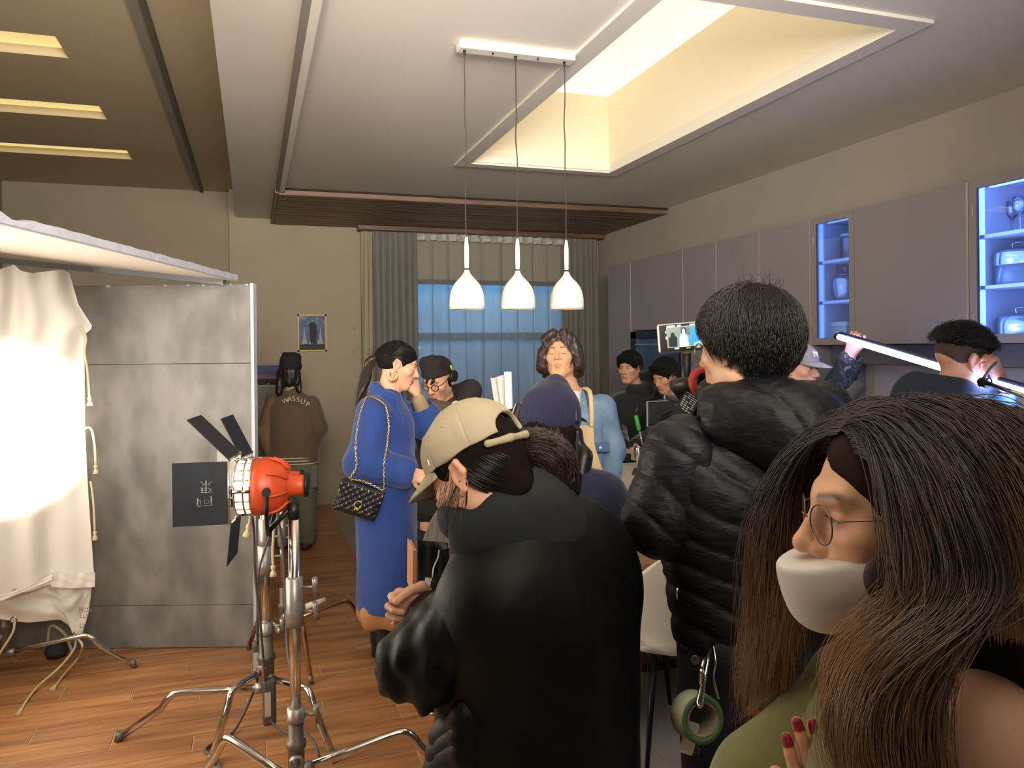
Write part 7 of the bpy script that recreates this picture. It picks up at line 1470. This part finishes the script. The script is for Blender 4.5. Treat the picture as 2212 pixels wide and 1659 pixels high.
m_olive = M('olive_knit', '6c6a3c', .9, var=.08, scale=25, bump=.18, bscale=500, sheen=.3)
zj = W(2000, 2520, Z).z; ztop = W(2100, 1640, Z - .1).z
mid = lerp(sL, sR, .5)
sw = torso(nk - UP * .06, sR, sL, hR, hL, .118, .125, .065, neck_r=.03) + [cut_below(nk, zj), C(lerp(sL, eL, .28), lerp(sL, eL, .7), .078, .074, k=.04),
      E(sL + UP * .015, (.072, .072, .088), k=.012, op='-'), C(nk + UP * .08, nk - UP * .02, .085, .075, k=.02, op='-'), C(nk + cd(.03, -.03, .02), sL + UP * .06, .05, .06, k=.02, op='-')]
p.lump('sweater', sw, .006, m_olive, disp=folds(.006, 9, (1, 1, .7), 2))
p.lump('sleeve', [C(lerp(sL, eL, .42), eL, .070, .066, k=.03), C(eL, lerp(eL, wL, .82), .064, .046, k=.03)], .005, m_olive, disp=folds(.008, 12))
p.lump('sleeve', [C(lerp(sR, nk, .1) - UP * .02, sR, .07, .072, k=.03), C(sR, eR, .075, .068, k=.04), C(eR, wR, .066, .05, k=.03)], .005, m_olive, disp=folds(.011, 13, (1, 1, .8)))
p.lump('trousers', legs(hL, hR, kL, kR, aL, aR, (.1, .07, .06)) + [cut_above(nk, zj + .06), cut_below(nk, .05)], .014, m_black)
for q in (aR, aL): p.lump('shoe', shoe(q, -RIGHT), .01, m_black)
# mask: a cup over nose, cheeks and chin
p.hlump('face_mask', [E((0, .070, -.062), (.064, .064, .060)), C((0, .108, -.035), (0, .10, -.09), .034, .03, k=.03), C((-.055, .04, -.05), (.055, .04, -.05), .022, .022, k=.03), E((0, .045, -.06), (.058, .054, .056), k=.003, op='-'), B((0, .05, .08), (.2, .3, .1), R=np.array(Matrix.Rotation(-.22, 3, 'X')), k=.006, op='-'), B((0, -.18, 0), (.2, .2, .2), k=.006, op='-')], .0025, M('white_mask_fabric', 'd8d4d0', .8, bump=.05, bscale=500))
for s in (-1, 1):
    p.hlump('mask_side_patch', [E((s * .067, .040, -.048), (.012, .032, .032))], .003, M('plum_patch', '4c3a44', .8)) if s > -2 else None
    obj('ear_loop', tube(bmesh.new(), smooth_path([p.L((s * .058, .05, -.03)), p.L((s * .078, .01, -.004)), p.L((s * .084, -.02, .0)), p.L((s * .074, .0, -.04)), p.L((s * .055, .05, -.085))], 5), .0014, 6), M('white_mask_fabric', 'd8d4d0', .8), p.root)
glasses(p, .0225, M('thin_gold_wire', '6a5a48', .3, metal=.8), .0009, z=.002, flat=.95)
for s in (-1, 1):
    for k_ in range(7):
        t = -1 + 2 * k_ / 6; a = p.L((s * .031 + .012 * t, .0885 - .003 * t * t, .0078 - .002 * t * t)); b_ = p.L((s * .031 + .0145 * t, .0965 - .004 * t * t, .0115 - .001 * t * t)); obj('eyelash', tube(bmesh.new(), [a, lerp(a, b_, .5) - UP * .0006, b_], [.0005, .0004, .0001], 5), M('lash_black', '1c1310', .6), p.root)
def hair_grad(name, root, tip, f=1.):
    m = bpy.data.materials.new(name); m.use_nodes = True; N = m.node_tree.nodes; L = m.node_tree.links; b = N['Principled BSDF']; b.inputs['Roughness'].default_value = .38
    hi = N.new('ShaderNodeHairInfo'); cr = N.new('ShaderNodeValToRGB'); e = cr.color_ramp.elements; e[0].position = .35; e[0].color = (*lin(root), 1); e[1].position = .85; e[1].color = (*lin(tip), 1); L.new(hi.outputs['Intercept'], cr.inputs[0])
    hs = N.new('ShaderNodeHueSaturation'); mr = N.new('ShaderNodeMapRange'); mr.inputs[3].default_value = .75; mr.inputs[4].default_value = 1.2; L.new(hi.outputs['Random'], mr.inputs[0]); L.new(mr.outputs[0], hs.inputs['Value']); L.new(cr.outputs[0], hs.inputs['Color']); L.new(hs.outputs[0], b.inputs['Base Color']); return m
m_long = hair_grad('long_brown_hair', '2a1b19', '94704f')
p.hlump('hair', [E((0, -.022, .038), (.086, .110, .092)), C((0, -.07, .0), (0, -.085, -.14), .075, .07, k=.05), C((-.06, -.02, .0), (-.062, -.03, -.14), .034, .03, k=.03), C((.06, -.02, .0), (.062, -.03, -.14), .034, .03, k=.03), E((0, .118, -.035), (.088, .080, .105), k=.012, op='-'), E((0, .02, -.16), (.05, .07, .10), k=.012, op='-')], .004, M('brown_hair_under', '2a1c19', .9, spec=.1), disp=lambda v: .003 * noise(v * np.array([1, 1, .25]), 60))
coll = p.hp([E((0, -.022, .038), (.085, .109, .091)), E((0, .024, -.03), (.070, .068, .085)), E((0, .075, -.065), (.068, .066, .062)), C((0, -.03, -.05), (0, -.05, -.15), .07, .066)]) + [C(sL, sR, .07), C(sL, eL, .075), C(sR, eR, .078), C(lerp(sL, sR, .3) - UP * .1, hL, .12), C(lerp(sL, sR, .7) - UP * .1, hR, .12), C(nk, mid, .06)]
def part_dirs(q, nn): return nn * .2 + np.stack([np.sign(q[:, 0]) * .9, -.55 - 4. * np.maximum(q[:, 1], 0), -.25 + 0 * q[:, 0]], 1)
gr = .008
W_, q, nn = scalp(p, 14000, lambda x, y, z: (z > -.02) & (y < .0) & ~((y > -.02) & (z < .03)), 51, gr)
strands('long_hair', W_, todir(p, part_dirs(q, nn)), np.clip(.10 + q[:, 2] * 1.0, .09, .22), m_long, p.root, coll, 20, .15, .0005, lift=.008, seed=52, jitter=.03, wave=.02, wfreq=9)
# front lengths: over the ear, then forward of the shoulder down to the chest
zchin = W(1850, 1090, Z).z; aim = np.array(W(1850, 1640, Z - .02))
sprd = np.random.RandomState(8).uniform(-.03, .025, 20000)
def forward(P): xc = (P - V3(EYEV)) @ V3(RIGHT); return -V3(RIGHT)[None] * (np.clip((xc - .355 - sprd[:len(P)]) / .07, -.3, 1.) * np.clip((zchin - P[:, 2]) / .05 + .1, 0, 1))[:, None]
W_, q, nn = scalp(p, 7000, lambda x, y, z: (z > .045) & (y > .006) & (y < .062) & (z > .04 + .6 * y) & (x < .012), 53, gr)
strands('front_lengths', W_, todir(p, nn * .15 + np.stack([-1. + 0 * q[:, 0], -.18 - 3.6 * np.maximum(q[:, 1], 0), -.1 + 0 * q[:, 0]], 1)), .47, m_long, p.root, coll, 24, .20, .0005, lift=.008, seed=54, jitter=.025, wave=.02, wfreq=8, target=forward, tk=.72)
W_, q, nn = scalp(p, 1400, lambda x, y, z: (z > .08) & (y > .035) & (y < .066) & (x < .012), 57, gr)
strands('front_lengths', W_, todir(p, nn * .1 + np.array([-1., -1.1, -.2])), .45, m_long, p.root, coll, 24, .20, .0005, lift=.010, seed=58, jitter=.025, wave=.02, wfreq=8, target=forward, tk=.72)
W_, q, nn = scalp(p, 2600, lambda x, y, z: (z > .07) & (y > .0) & (y < .07) & (x > .0), 55, gr)
strands('face_framing_hair', W_, todir(p, np.stack([1. + 0 * q[:, 0], .40 + 0 * q[:, 1], .0 + 0 * q[:, 0]], 1)), .46, m_long, p.root, coll, 24, .17, .0005, lift=.012, seed=56, jitter=.03, wave=.03, wfreq=8, target=forward, tk=.12)

# ================================================================== camera rig, notebook, papers, counter things, tape
m_cam = M('camera_black', '17181b', .45)
m_wh = M('white_print', 'e4e4e2', .6)
# monitor standing on the camera
Mp0 = W(1478, 727, 2.02); mx = cd(.985, .14, .075).normalized(); mz = (UP + cd(-.02, 0, 0)); mz = (mz - mx * mz.dot(mx)).normalized(); my = mz.cross(mx); MM = basis(Mp0, mx, my, mz)
mon = thing('camera_monitor', 'small silver-edged monitor showing the long-haired man in the apron', 'monitor', Mp0)
s_ = 2.02 / 1680
def mb(x0, x1, y0, y1, z0, z1, bev=0.): return bbox(bmesh.new(), (x0 * s_, y0, z0 * s_), (x1 * s_, y1, z1 * s_), bev, MM, 2)
obj('casing', mb(-58, 66, .001, .012, -33, 31, .006), M('silver_casing', 'b5aba4', .35, metal=.6), mon); obj('bezel', mb(-55, 63, -.001, .0, -30, 28), m_cam, mon)
def emi(name, c, s=1.): return M(name, c, .6, emit=s)
scr = obj('screen', mb(-38, 50, -.0016, -.0011, -21, 22), emi('screen_wall', '6f7f76', .75), mon)
def sp(name, pts, mat, lvl): 
    bm = bmesh.new(); f = bm.faces.new([bm.verts.new(MM @ Vector((x * s_, -.0017 - .00012 * lvl, z * s_))) for x, z in pts]); return obj(name, bm, mat, scr)
sp('screen_curtain', [(14, -21), (34, -21), (34, 20), (14, 20)], emi('screen_blue', '2f86cf', .9), 1); sp('screen_dark_curtain', [(-38 + 30, 2), (14, 2), (14, 22), (-8, 22)], emi('screen_grey', '5e6a66', .6), 1)
sp('screen_apron', [(-13, -21), (9, -21), (6, 0), (2, 6), (-8, 6), (-11, -4)], emi('screen_pale', 'cfeee6', .95), 3); sp('screen_shirt', [(-9, 5), (4, 6), (11, 0), (13, -16), (9, -19), (5, -2), (-4, -1), (-10, -3), (-14, -12), (-12, 1)], emi('screen_shirt', '4f8fc4', .9), 2)
sp('screen_face', [(-4, 6), (1, 6), (2, 14), (-1, 18), (-5, 14)], emi('screen_skin', 'd2e6dd', .95), 4); sp('screen_hair', [(-6, 8), (-4, 14), (-1, 17), (2, 12), (4, 8), (6, 14), (2, 20), (-4, 20), (-7, 14)], emi('screen_hair', '1c2c34', .4), 3)
sp('screen_person', [(-36, -20), (-18, -20), (-16, -2), (-22, 5), (-22, 9), (-27, 11), (-31, 8), (-30, 4), (-36, -2)], emi('screen_black', '16232c', .35), 2); sp('screen_counter', [(20, -21), (50, -21), (50, -8), (34, -12), (20, -15)], emi('screen_pale2', '9fd0d8', .9), 3); sp('screen_man', [(36, -8), (50, -8), (50, 8), (40, 8)], emi('screen_black', '16232c', .35), 4)
bm = bmesh.new()
for a in ((-39, 51, 22, 22.8), (-39, 51, -21.8, -21), (-39, -38.2, -21.8, 22.8)): bbox(bm, (a[0] * s_, -.0018, a[2] * s_), (a[1] * s_, -.0012, a[3] * s_), 0, MM)
obj('screen_border', bm, emi('screen_orange', 'e0b090', .8), mon)
bm = bmesh.new()
for x0, x1, z0, z1 in ((-38, -20, 23.5, 26), (-14, -6, 23.5, 26), (14, 26, 23.5, 26), (-42, -40, 10, 15), (-42, -40, -3, 3), (-24, -14, -26, -23), (22, 34, -26, -23)): bbox(bm, (x0 * s_, -.0016, z0 * s_), (x1 * s_, -.0011, z1 * s_), 0, MM)
obj('screen_readouts', bm, emi('screen_white', 'cfe0ff', .9), mon); obj('status_bar', mb(2, 12, -.0016, -.0011, -26, -23.6), emi('screen_green', '37d23a', .9), mon)
obj('mount_post', tube(bmesh.new(), [W(1482, 762, 2.04), W(1484, 870, 2.06)], .013, 10), m_cam, mon)
# camera body and its parts
cmx = thing('cinema_camera', 'black film camera with red eyepiece cup, flags and a colour-striped chart', 'camera', W(1490, 900, 2.1))
Mc = basis(W(1490, 900, 2.12), cd(.97, .2, .02).normalized(), cd(-.2, .97, 0).normalized(), UP); 
def cb(name, x0, x1, y0, y1, z0, z1, mat, bev=.003, par=None): return obj(name, bbox(bmesh.new(), (x0, y0, z0), (x1, y1, z1), bev, Mc, 2), mat, par or cmx)
cb('camera_body', .035, .12, -.02, .20, -.10, .02, m_cam, .008); cb('top_handle', .0, .07, .0, .16, .032, .048, m_cam, .006)
obj('lens', tube(bmesh.new(), [Mc @ Vector((.085, .20, -.05)), Mc @ Vector((.085, .34, -.05))], [.034, .038], 28), m_cam, cmx)
# matte box flag seen from behind, with faint mirrored outline lettering
A_ = W(1398, 868, 2.45); ff = basis(W(1437, 892, 2.45), cd(1, .0, .02).normalized(), FWD, UP); k = 2.45 / 1680
fl2 = obj('flag', bbox(bmesh.new(), (-38 * k, 0, -26 * k), (40 * k, .006, 25 * k), .004, ff, 2), M('flag_black', '16171b', .6), cmx)
bm = bmesh.new()
bbox(bm, (-40 * k, -.004, -28 * k), (-36.5 * k, .008, 26 * k), .001, ff); bbox(bm, (-40 * k, -.004, 24.5 * k), (40 * k, .008, 26.5 * k), .001, ff); obj('flag_frame', bm, m_alu if False else M('dull_aluminium', '8c8c90', .4, metal=.8), fl2)
text_mesh('flag_lettering', 'ARRI', .017, .0006, M('grey_print', '5c5e64', .7), fl2, ff @ Matrix.Translation((12 * k, -.0012, 1 * k)) @ Matrix.Rotation(math.pi / 2, 4, 'X') @ Matrix.Scale(-1, 4, (1, 0, 0)))
bm = bmesh.new(); bbox(bm, (-4 * k, -.0012, -12 * k), (22 * k, -.0002, -6 * k), 0, ff); obj('print_bar', bm, M('grey_print', '5c5e64', .7), fl2)
obj('printed_ring', tube(bmesh.new(), [ff @ Vector((-18 * k + 5 * k * math.cos(a), -.0005, 1 * k + 5 * k * math.sin(a))) for a in np.linspace(0, 6.283, 20, endpoint=False)], .0008, 5, closed=True), M('blue_print', '232c48', .7), fl2)
bm = tube(bmesh.new(), smooth_path([W(1436, 1000, 2.5), W(1436, 920, 2.5)], 3), .004, 8); tube(bm, [W(1436, 868, 2.5), W(1436, 854, 2.5), W(1437, 853, 2.5), W(1470, 850, 2.4)], .004, 8); obj('rod', bm, M('dull_aluminium', '8c8c90', .4, metal=.8), cmx)
# chart with white rows and colour stripes
cc = W(1490, 866, 2.03); ux = (W(1500, 840, 2.03) - W(1477, 884, 2.05)).normalized(); uy = cd(.75, -.62, .18); uy = (uy - ux * uy.dot(ux)).normalized(); uz = ux.cross(uy); MK = basis(cc, uy, ux, uz if uz.dot(FWD) < 0 else -uz)
if MK.to_3x3().determinant() < 0: MK = basis(cc, -uy, ux, MK.col[2].xyz)
k = 2.03 / 1680
ck = obj('chart_plate', bbox(bmesh.new(), (-21 * k, -31 * k, -.004), (21 * k, 36 * k, -.0005), .002, MK), m_cam, cmx)
bm = bmesh.new()
for r in range(9): 
    for s in range(4):
        if (r * 5 + s * 3) % 7: bbox(bm, ((-16 + s * 8.2) * k, (-24 + r * 4.6) * k, 0), ((-16 + s * 8.2 + 6) * k, (-24 + r * 4.6 + 1.7) * k, .0006), 0, MK)
obj('chart_rows', bm, m_wh, ck)
for i, c in enumerate(('c23a86', '6d58b8', '3a8ad0', '58b04a', 'e8d23c', 'e88a34', 'd8403a')):
    obj('colour_stripe', bbox(bmesh.new(), ((-18 + i * 5.1) * k, 20 * k, 0), ((-18 + i * 5.1 + 5) * k, 30 * k, .0006), 0, MK), M('stripe_' + c, c, .6), ck)
# eyepiece
ec = W(1513, 826, 1.97); ed = cd(.35, -.75, .10).normalized(); ME = orient(ec, ed); k = 1.97 / 1680
obj('eyecup', lathe(bmesh.new(), [(19 * k, -.012), (30 * k, -.004), (32 * k, .006), (30 * k, .012), (20 * k, .016), (17 * k, .012), (16 * k, -.01)], 30, ME), M('red_rubber', 'a8352c', .5), cmx)
obj('eyepiece_tube', tube(bmesh.new(), [ec - ed * .004, ec - ed * .10, lerp(ec - ed * .12, W(1510, 880, 2.1), .5), W(1505, 890, 2.1)], .020, 18), m_cam, cmx)
obj('eyepiece_glass', lathe(bmesh.new(), [(0, .001), (15 * k, .001), (15 * k, -.003), (0, -.003)], 20, ME), M('dark_glass', '08090c', .05), cmx)
trp = bmesh.new(); b0 = fl_(W(1500, 900, 2.16)); hd_ = Mc @ Vector((.035, .08, -.10)); 
sup = thing('camera_tripod', 'black tripod under the film camera, hidden behind the jacketed man', 'tripod', b0)
obj('tripod_head', tube(bmesh.new(), [hd_, hd_ - UP * .10], .04, 14), m_cam, sup)
obj('pan_handle', tube(bmesh.new(), [hd_ + UP * -.03, W(1700, 960, 2.1), W(1795, 898, 2.08), W(1858, 833, 2.1), W(1861, 829.5, 2.1)], [.012, .012, .0175, .0175, .012], 18), M('dark_grey_sleeve', '3a3c44', .55, bump=.1, bscale=300), sup)
for a in (-.5, .7, 5.0): obj('leg', tube(bmesh.new(), [hd_ - UP * .09, Vector((hd_.x + .33 * math.cos(a), hd_.y + .33 * math.sin(a), .012))], [.018, .012], 10), m_cam, sup)
# notebooks in the capped woman's hand
Zb = 1.60
nb_ = thing('black_notebook', 'black folded-back notebook with a white label, held before the dark coat', 'notebook', W(925, 1215, Zb))
def curl(u, v):
    px = 902 + 66 * u; py = 1166 + 118 * v + 6 * u; return W(px + 3 * v, py, Zb + .02 - .05 * u + .04 * math.sin(u * 3.1) * (1 - v * .5))
bm = grid_mesh(curl, 14, 8); bmesh.ops.solidify(bm, geom=bm.faces[:], thickness=.0035); obj('cover', bm, M('black_leatherette', '1d1d1f', .5, bump=.15, bscale=700), nb_, True)
obj('page_edge', tube(bmesh.new(), smooth_path([W(949, 1188, Zb - .035), W(946, 1205, Zb - .035), W(937, 1225, Zb - .04), W(934, 1248, Zb - .045)], 4), .0016, 6), m_wh, nb_)
bm = grid_mesh(lambda u, v: W(950 + 20 * u, 1190 + 60 * v - 6 * u, Zb - .045 + .0 * u), 6, 6); bmesh.ops.solidify(bm, geom=bm.faces[:], thickness=.003); obj('folded_cover', bm, M('black_leatherette', '1d1d1f', .5), nb_)
bm = grid_mesh(lambda u, v: W(916 + 14 * u - 6 * v + 3, 1247 + 26 * v + 2 * u, Zb - .040), 4, 4); bmesh.ops.solidify(bm, geom=bm.faces[:], thickness=.001); obj('label', bm, m_wh, nb_)
pn_ = thing('brown_notebook', 'slim tan notebook edge held beside the black notebook', 'notebook', W(895, 1230, Zb + .03))
A_ = W(891, 1186, Zb + .03); Mx_ = basis(W(895.5, 1235, Zb + .035), cd(1, .25, 0).normalized(), cd(-.25, 1, 0).normalized(), (UP + cd(.02, 0, 0)).normalized()); k = Zb / 1680
obj('cover', bbox(bmesh.new(), (-4.5 * k, 0, -52 * k), (-2.2 * k, .10, 49 * k), .0005, Mx_), M('tan_cover', 'c08458', .6), pn_); obj('cover', bbox(bmesh.new(), (2.6 * k, 0, -52 * k), (4.6 * k, .10, 46 * k), .0005, Mx_), M('tan_cover', 'c08458', .6), pn_)
obj('pages', bbox(bmesh.new(), (-2.1 * k, .003, -51 * k), (2.5 * k, .098, 46 * k), 0, Mx_), M('kraft_pages', 'b07a50', .8, bump=.3, bscale=400), pn_)
# rolled papers and sheets
Zp = 2.72; k = Zp / 1680
rl_ = thing('paper_roll', 'rolled white paper tube standing up beside the navy beanie', 'paper roll', W(1098, 850, Zp))
Mr = orient(W(1100, 905, Zp), (W(1097, 803, Zp) - W(1100, 905, Zp)))
L_ = (W(1097, 803, Zp) - W(1100, 905, Zp)).length
bm = bmesh.new(); N_ = 44; sp_ = []
for i in range(N_ + 1): a = i / N_ * 4.4 * math.pi; r = .0095 + .0045 * i / N_; sp_.append((r * math.cos(a), r * math.sin(a)))
for (a, b_) in zip(sp_, sp_[1:]):
    f = bm.faces.new([bm.verts.new(Mr @ Vector((a[0], a[1], 0))), bm.verts.new(Mr @ Vector((b_[0], b_[1], 0))), bm.verts.new(Mr @ Vector((b_[0], b_[1], L_))), bm.verts.new(Mr @ Vector((a[0], a[1], L_)))]); f.smooth = True
bmesh.ops.remove_doubles(bm, verts=bm.verts[:], dist=1e-5); obj('sheet', bm, M('white_paper', 'eae4e2', .8), rl_)
obj('dark_wrap', tube(bmesh.new(), [Mr @ Vector((0, 0, .0)), Mr @ Vector((0, 0, L_ * .22))], .0165, 16), M('plum_wrap', '3a2226', .7), rl_)
for i, (x0, x1, y0) in enumerate(((1059, 1078, 815), (1072, 1090, 812))):
    bm = grid_mesh(lambda u, v: W(x0 + (x1 - x0) * u + 14 * v, y0 + 2 * math.sin(u * 5 + i) + 88 * v, Zp + .02 + .012 * math.sin(u * 3.1) - .01 * i), 10, 4); bmesh.ops.solidify(bm, geom=bm.faces[:], thickness=.001); tag(obj('paper_sheet', bm, M('white_paper', 'eae4e2', .8), None, True), ['curled script sheet furthest from the paper roll', 'curled script sheet tucked against the paper roll'][i], 'paper', 'script sheets')
# things on the island
def isl_at(px, py): return Wz(px, py, IZ)
q = Wz(1402, 972, IZ) ; q = W(1403, 968, 5.55); q.z = IZ + .0005
def bottle(): pass
jb = Wz(1403, 968, IZ + .001); jr = thing('corked_jar', 'small glass jar with round cork stopper on the island', 'jar', jb); T = Matrix.Translation(jb); zz = cam_of(jb)[1]; u_ = zz / 1680
obj('jar_body', lathe(bmesh.new(), [(0, .001), (8 * u_, .001), (8 * u_, 22 * u_), (7.3 * u_, 22 * u_), (7.3 * u_, .004), (0, .004)], 22, T), glass('jar_glass'), jr); obj('cork', lathe(bmesh.new(), [(0, 20 * u_), (7.2 * u_, 20 * u_), (8.4 * u_, 25 * u_), (8.4 * u_, 33 * u_), (0, 33 * u_)], 18, T), M('cork', 'b98a62', .8, bump=.2, bscale=200), jr); obj('contents', lathe(bmesh.new(), [(0, .005), (7.1 * u_, .005), (7.1 * u_, 14 * u_), (0, 14 * u_)], 16, T), M('blue_salt', '6d8796', .8), jr)
pl = Wz(1405, 970, IZ + .0008)
bs = Wz(1392, 975, IZ + .004); bt_ = W(1373, 897, cam_of(bs)[1]); br = thing('green_handled_brush', 'long tool with bright green handle leaning up from the island', 'tool', bs); d_ = (bt_ - bs)
obj('shaft', tube(bmesh.new(), [bs, bs + d_ * .62], .0075, 10), m_steel, br); obj('handle', tube(bmesh.new(), [bs + d_ * .58, bs + d_ * .62, bs + d_ * .97, bs + d_], [.012, .0165, .0155, .011], 14), M('green_plastic', '4ab04a', .4), br)
ks = Wz(1349, 966, IZ + .004); kd = W(1336, 905, cam_of(ks)[1]) - ks; kn = thing('brown_handled_ladle', 'slim brown wooden-handled tool beside the black hoodie man\'s hand', 'tool', ks); obj('shaft', tube(bmesh.new(), [ks, ks + kd * .5], .008, 10), M('pale_wood', 'a58a68', .6), kn); obj('handle', tube(bmesh.new(), [ks + kd * .46, ks + kd * .98, ks + kd], [.011, .012, .006], 10), M('dark_wood_handle', '33231c', .6), kn)
r0, r1 = Wz(1383, 968, IZ + .02), Wz(1418, 979, IZ + .02); rp = thing('rolling_pin', 'pale wooden rolling pin lying on the island beyond the cups', 'rolling pin', r0); dd = (r1 - r0); obj('barrel', tube(bmesh.new(), [r0, r0 + dd * .06, r0 + dd * .94, r1], [.010, .0165, .0165, .010], 14), M('pale_pine', 'd8b98a', .6, var=.1, scale=8), rp)
for a, b_ in ((r0 - dd * .02, r0 - dd * .22), (r1 + dd * .02, r1 + dd * .22)): obj('handle', tube(bmesh.new(), [a, b_], [.008, .010], 10), M('pale_pine', 'd8b98a', .6), rp)
cr_ = Wz(1386, 1024, IZ + .0008); rack = thing('cup_rack', 'dark wooden stand carrying upturned plastic cups on the island', 'rack', cr_)
MR = basis(cr_ + cd(.03, .05, 0), cd(.9, -.2, 0).normalized(), cd(.2, .9, 0).normalized(), UP)
obj('rack_base', bbox(bmesh.new(), (-.075, -.10, 0), (.085, .10, .012), .003, MR), M('dark_rack_wood', '3a302b', .6), rack)
cups = [(-.045, .06, .115), (-.005, .03, .10), (.045, .055, .10), (-.02, -.045, .085), (.05, -.04, .085)]
for i, (x, y, z) in enumerate(cups):
    obj('peg', tube(bmesh.new(), [MR @ Vector((x, y, .012)), MR @ Vector((x, y, z - .002))], .005, 8), M('dark_rack_wood', '3a302b', .6), rack)
    r = .030; fro = i >= 3
    m_ = M('frosted_plastic', 'dfe3f0', .35, transl=.35) if fro or i == 1 else glass('cup_plastic', 'eef2fa', .08, 1.4)
    prof = [(0, .0), (r * .82, .0), (r * .86, .004), (r, .078), (r + .002, .080), (r - .003, .078), (r * .80, .006), (0, .004)]
    t_ = tag(obj('plastic_cup', lathe(bmesh.new(), [(a, .08 - b_) for a, b_ in prof], 22, MR @ Matrix.Translation((x, y, z - .045))), m_), ['clear cup over the rack\'s far corner peg, by the sink tray', 'milky cup on the middle far peg of the rack', 'clear cup on the far peg near the puffer sleeve', 'frosted cup low on the front peg of the rack', 'frosted bluish cup on the front peg touching the puffer sleeve view'][i], 'cup', 'upturned plastic cups')
    obj('base_ring', lathe(bmesh.new(), [(r * .6, .081), (r * .84, .081), (r * .84, .085), (r * .6, .085)], 18, MR @ Matrix.Translation((x, y, z - .045))), m_, t_)
wb = Wz(1404, 985, IZ + .0006); tag(obj('chopping_board', bbox(bmesh.new(), (-.11, -.06, 0), (.13, .07, .008), .004, basis(Wz(1414, 982, IZ + .0006) + cd(.03, .16, 0), cd(1, .1, 0).normalized(), cd(-.1, 1, 0).normalized(), UP), 2), M('pale_board', 'c9bba2', .6)), 'pale round-cornered board under the corked jar on the island', 'board') if False else None
# tape roll and clip on the operator's trousers
Zt = 1.62 - .165; k = Zt / 1680
tc_ = W(1505, 1548, Zt); ax = cd(.30, -.93, .16).normalized(); MT = orient(tc_, ax)
tr = thing('tape_roll', 'green-faced roll of pale tape hanging from a metal clip on dark trousers', 'tape roll', tc_)
obj('tape_band', lathe(bmesh.new(), [(35 * k, -.022), (50 * k, -.022), (50.5 * k, 0), (50 * k, .021), (35 * k, .021), (35 * k, -.022)], 48, MT), M('pale_tape', 'a9ab92', .6), tr)
obj('tape_face', lathe(bmesh.new(), [(37 * k, .0213), (50 * k, .0213), (50 * k, .0223), (37 * k, .0223), (37 * k, .0213)], 48, MT), M('green_tape_side', '4d6a48', .6, bump=.2, bscale=300), tr)
obj('core', lathe(bmesh.new(), [(33.5 * k, -.023), (34.8 * k, -.023), (34.8 * k, .022), (33.5 * k, .022), (33.5 * k, -.023)], 40, MT), M('card_core', '8d867a', .8), tr)
clp = thing('carabiner_clip', 'long steel clip looped through the green tape roll', 'clip', W(1522, 1450, Zt))
obj('hook', tube(bmesh.new(), smooth_path([W(1538, 1388, Zt + .06), W(1531, 1420, Zt + .0), W(1522, 1470, Zt - .03), W(1518, 1508, Zt - .035), W(1514, 1526, Zt - .035), W(1506, 1520, Zt - .03), W(1510, 1500, Zt - .02), W(1516, 1478, Zt - .01)], 5), .0032, 8), m_chrome, clp)
obj('gate', tube(bmesh.new(), [W(1523, 1420, Zt - .01), W(1514, 1446, Zt - .02), W(1513, 1478, Zt - .025)], .0034, 8), m_chrome, clp); obj('gate_sleeve', tube(bmesh.new(), [W(1515, 1445, Zt - .02), W(1514, 1462, Zt - .023)], .005, 10), m_chrome, clp)
obj('second_clip', tube(bmesh.new(), smooth_path([W(1540, 1388, Zt + .06), W(1546, 1430, Zt + .03), W(1541, 1460, Zt + .03), W(1550, 1500, Zt + .02), W(1553, 1510, Zt + .02)], 4), .0026, 8), m_chrome, clp)
bm = bmesh.new(); Mq = basis(W(1489, 1594, Zt - .0), cd(.95, -.2, -.25).normalized(), FWD, cd(.25, 0, .95).normalized()); bbox(bm, (-.012, -.004, -.03), (.012, .004, .03), .002, Mq); tg = obj('white_packet', bm, M('white_paper', 'eae4e2', .8)); tag(tg, 'white packet poking out of the trouser pocket below the tape roll', 'packet')
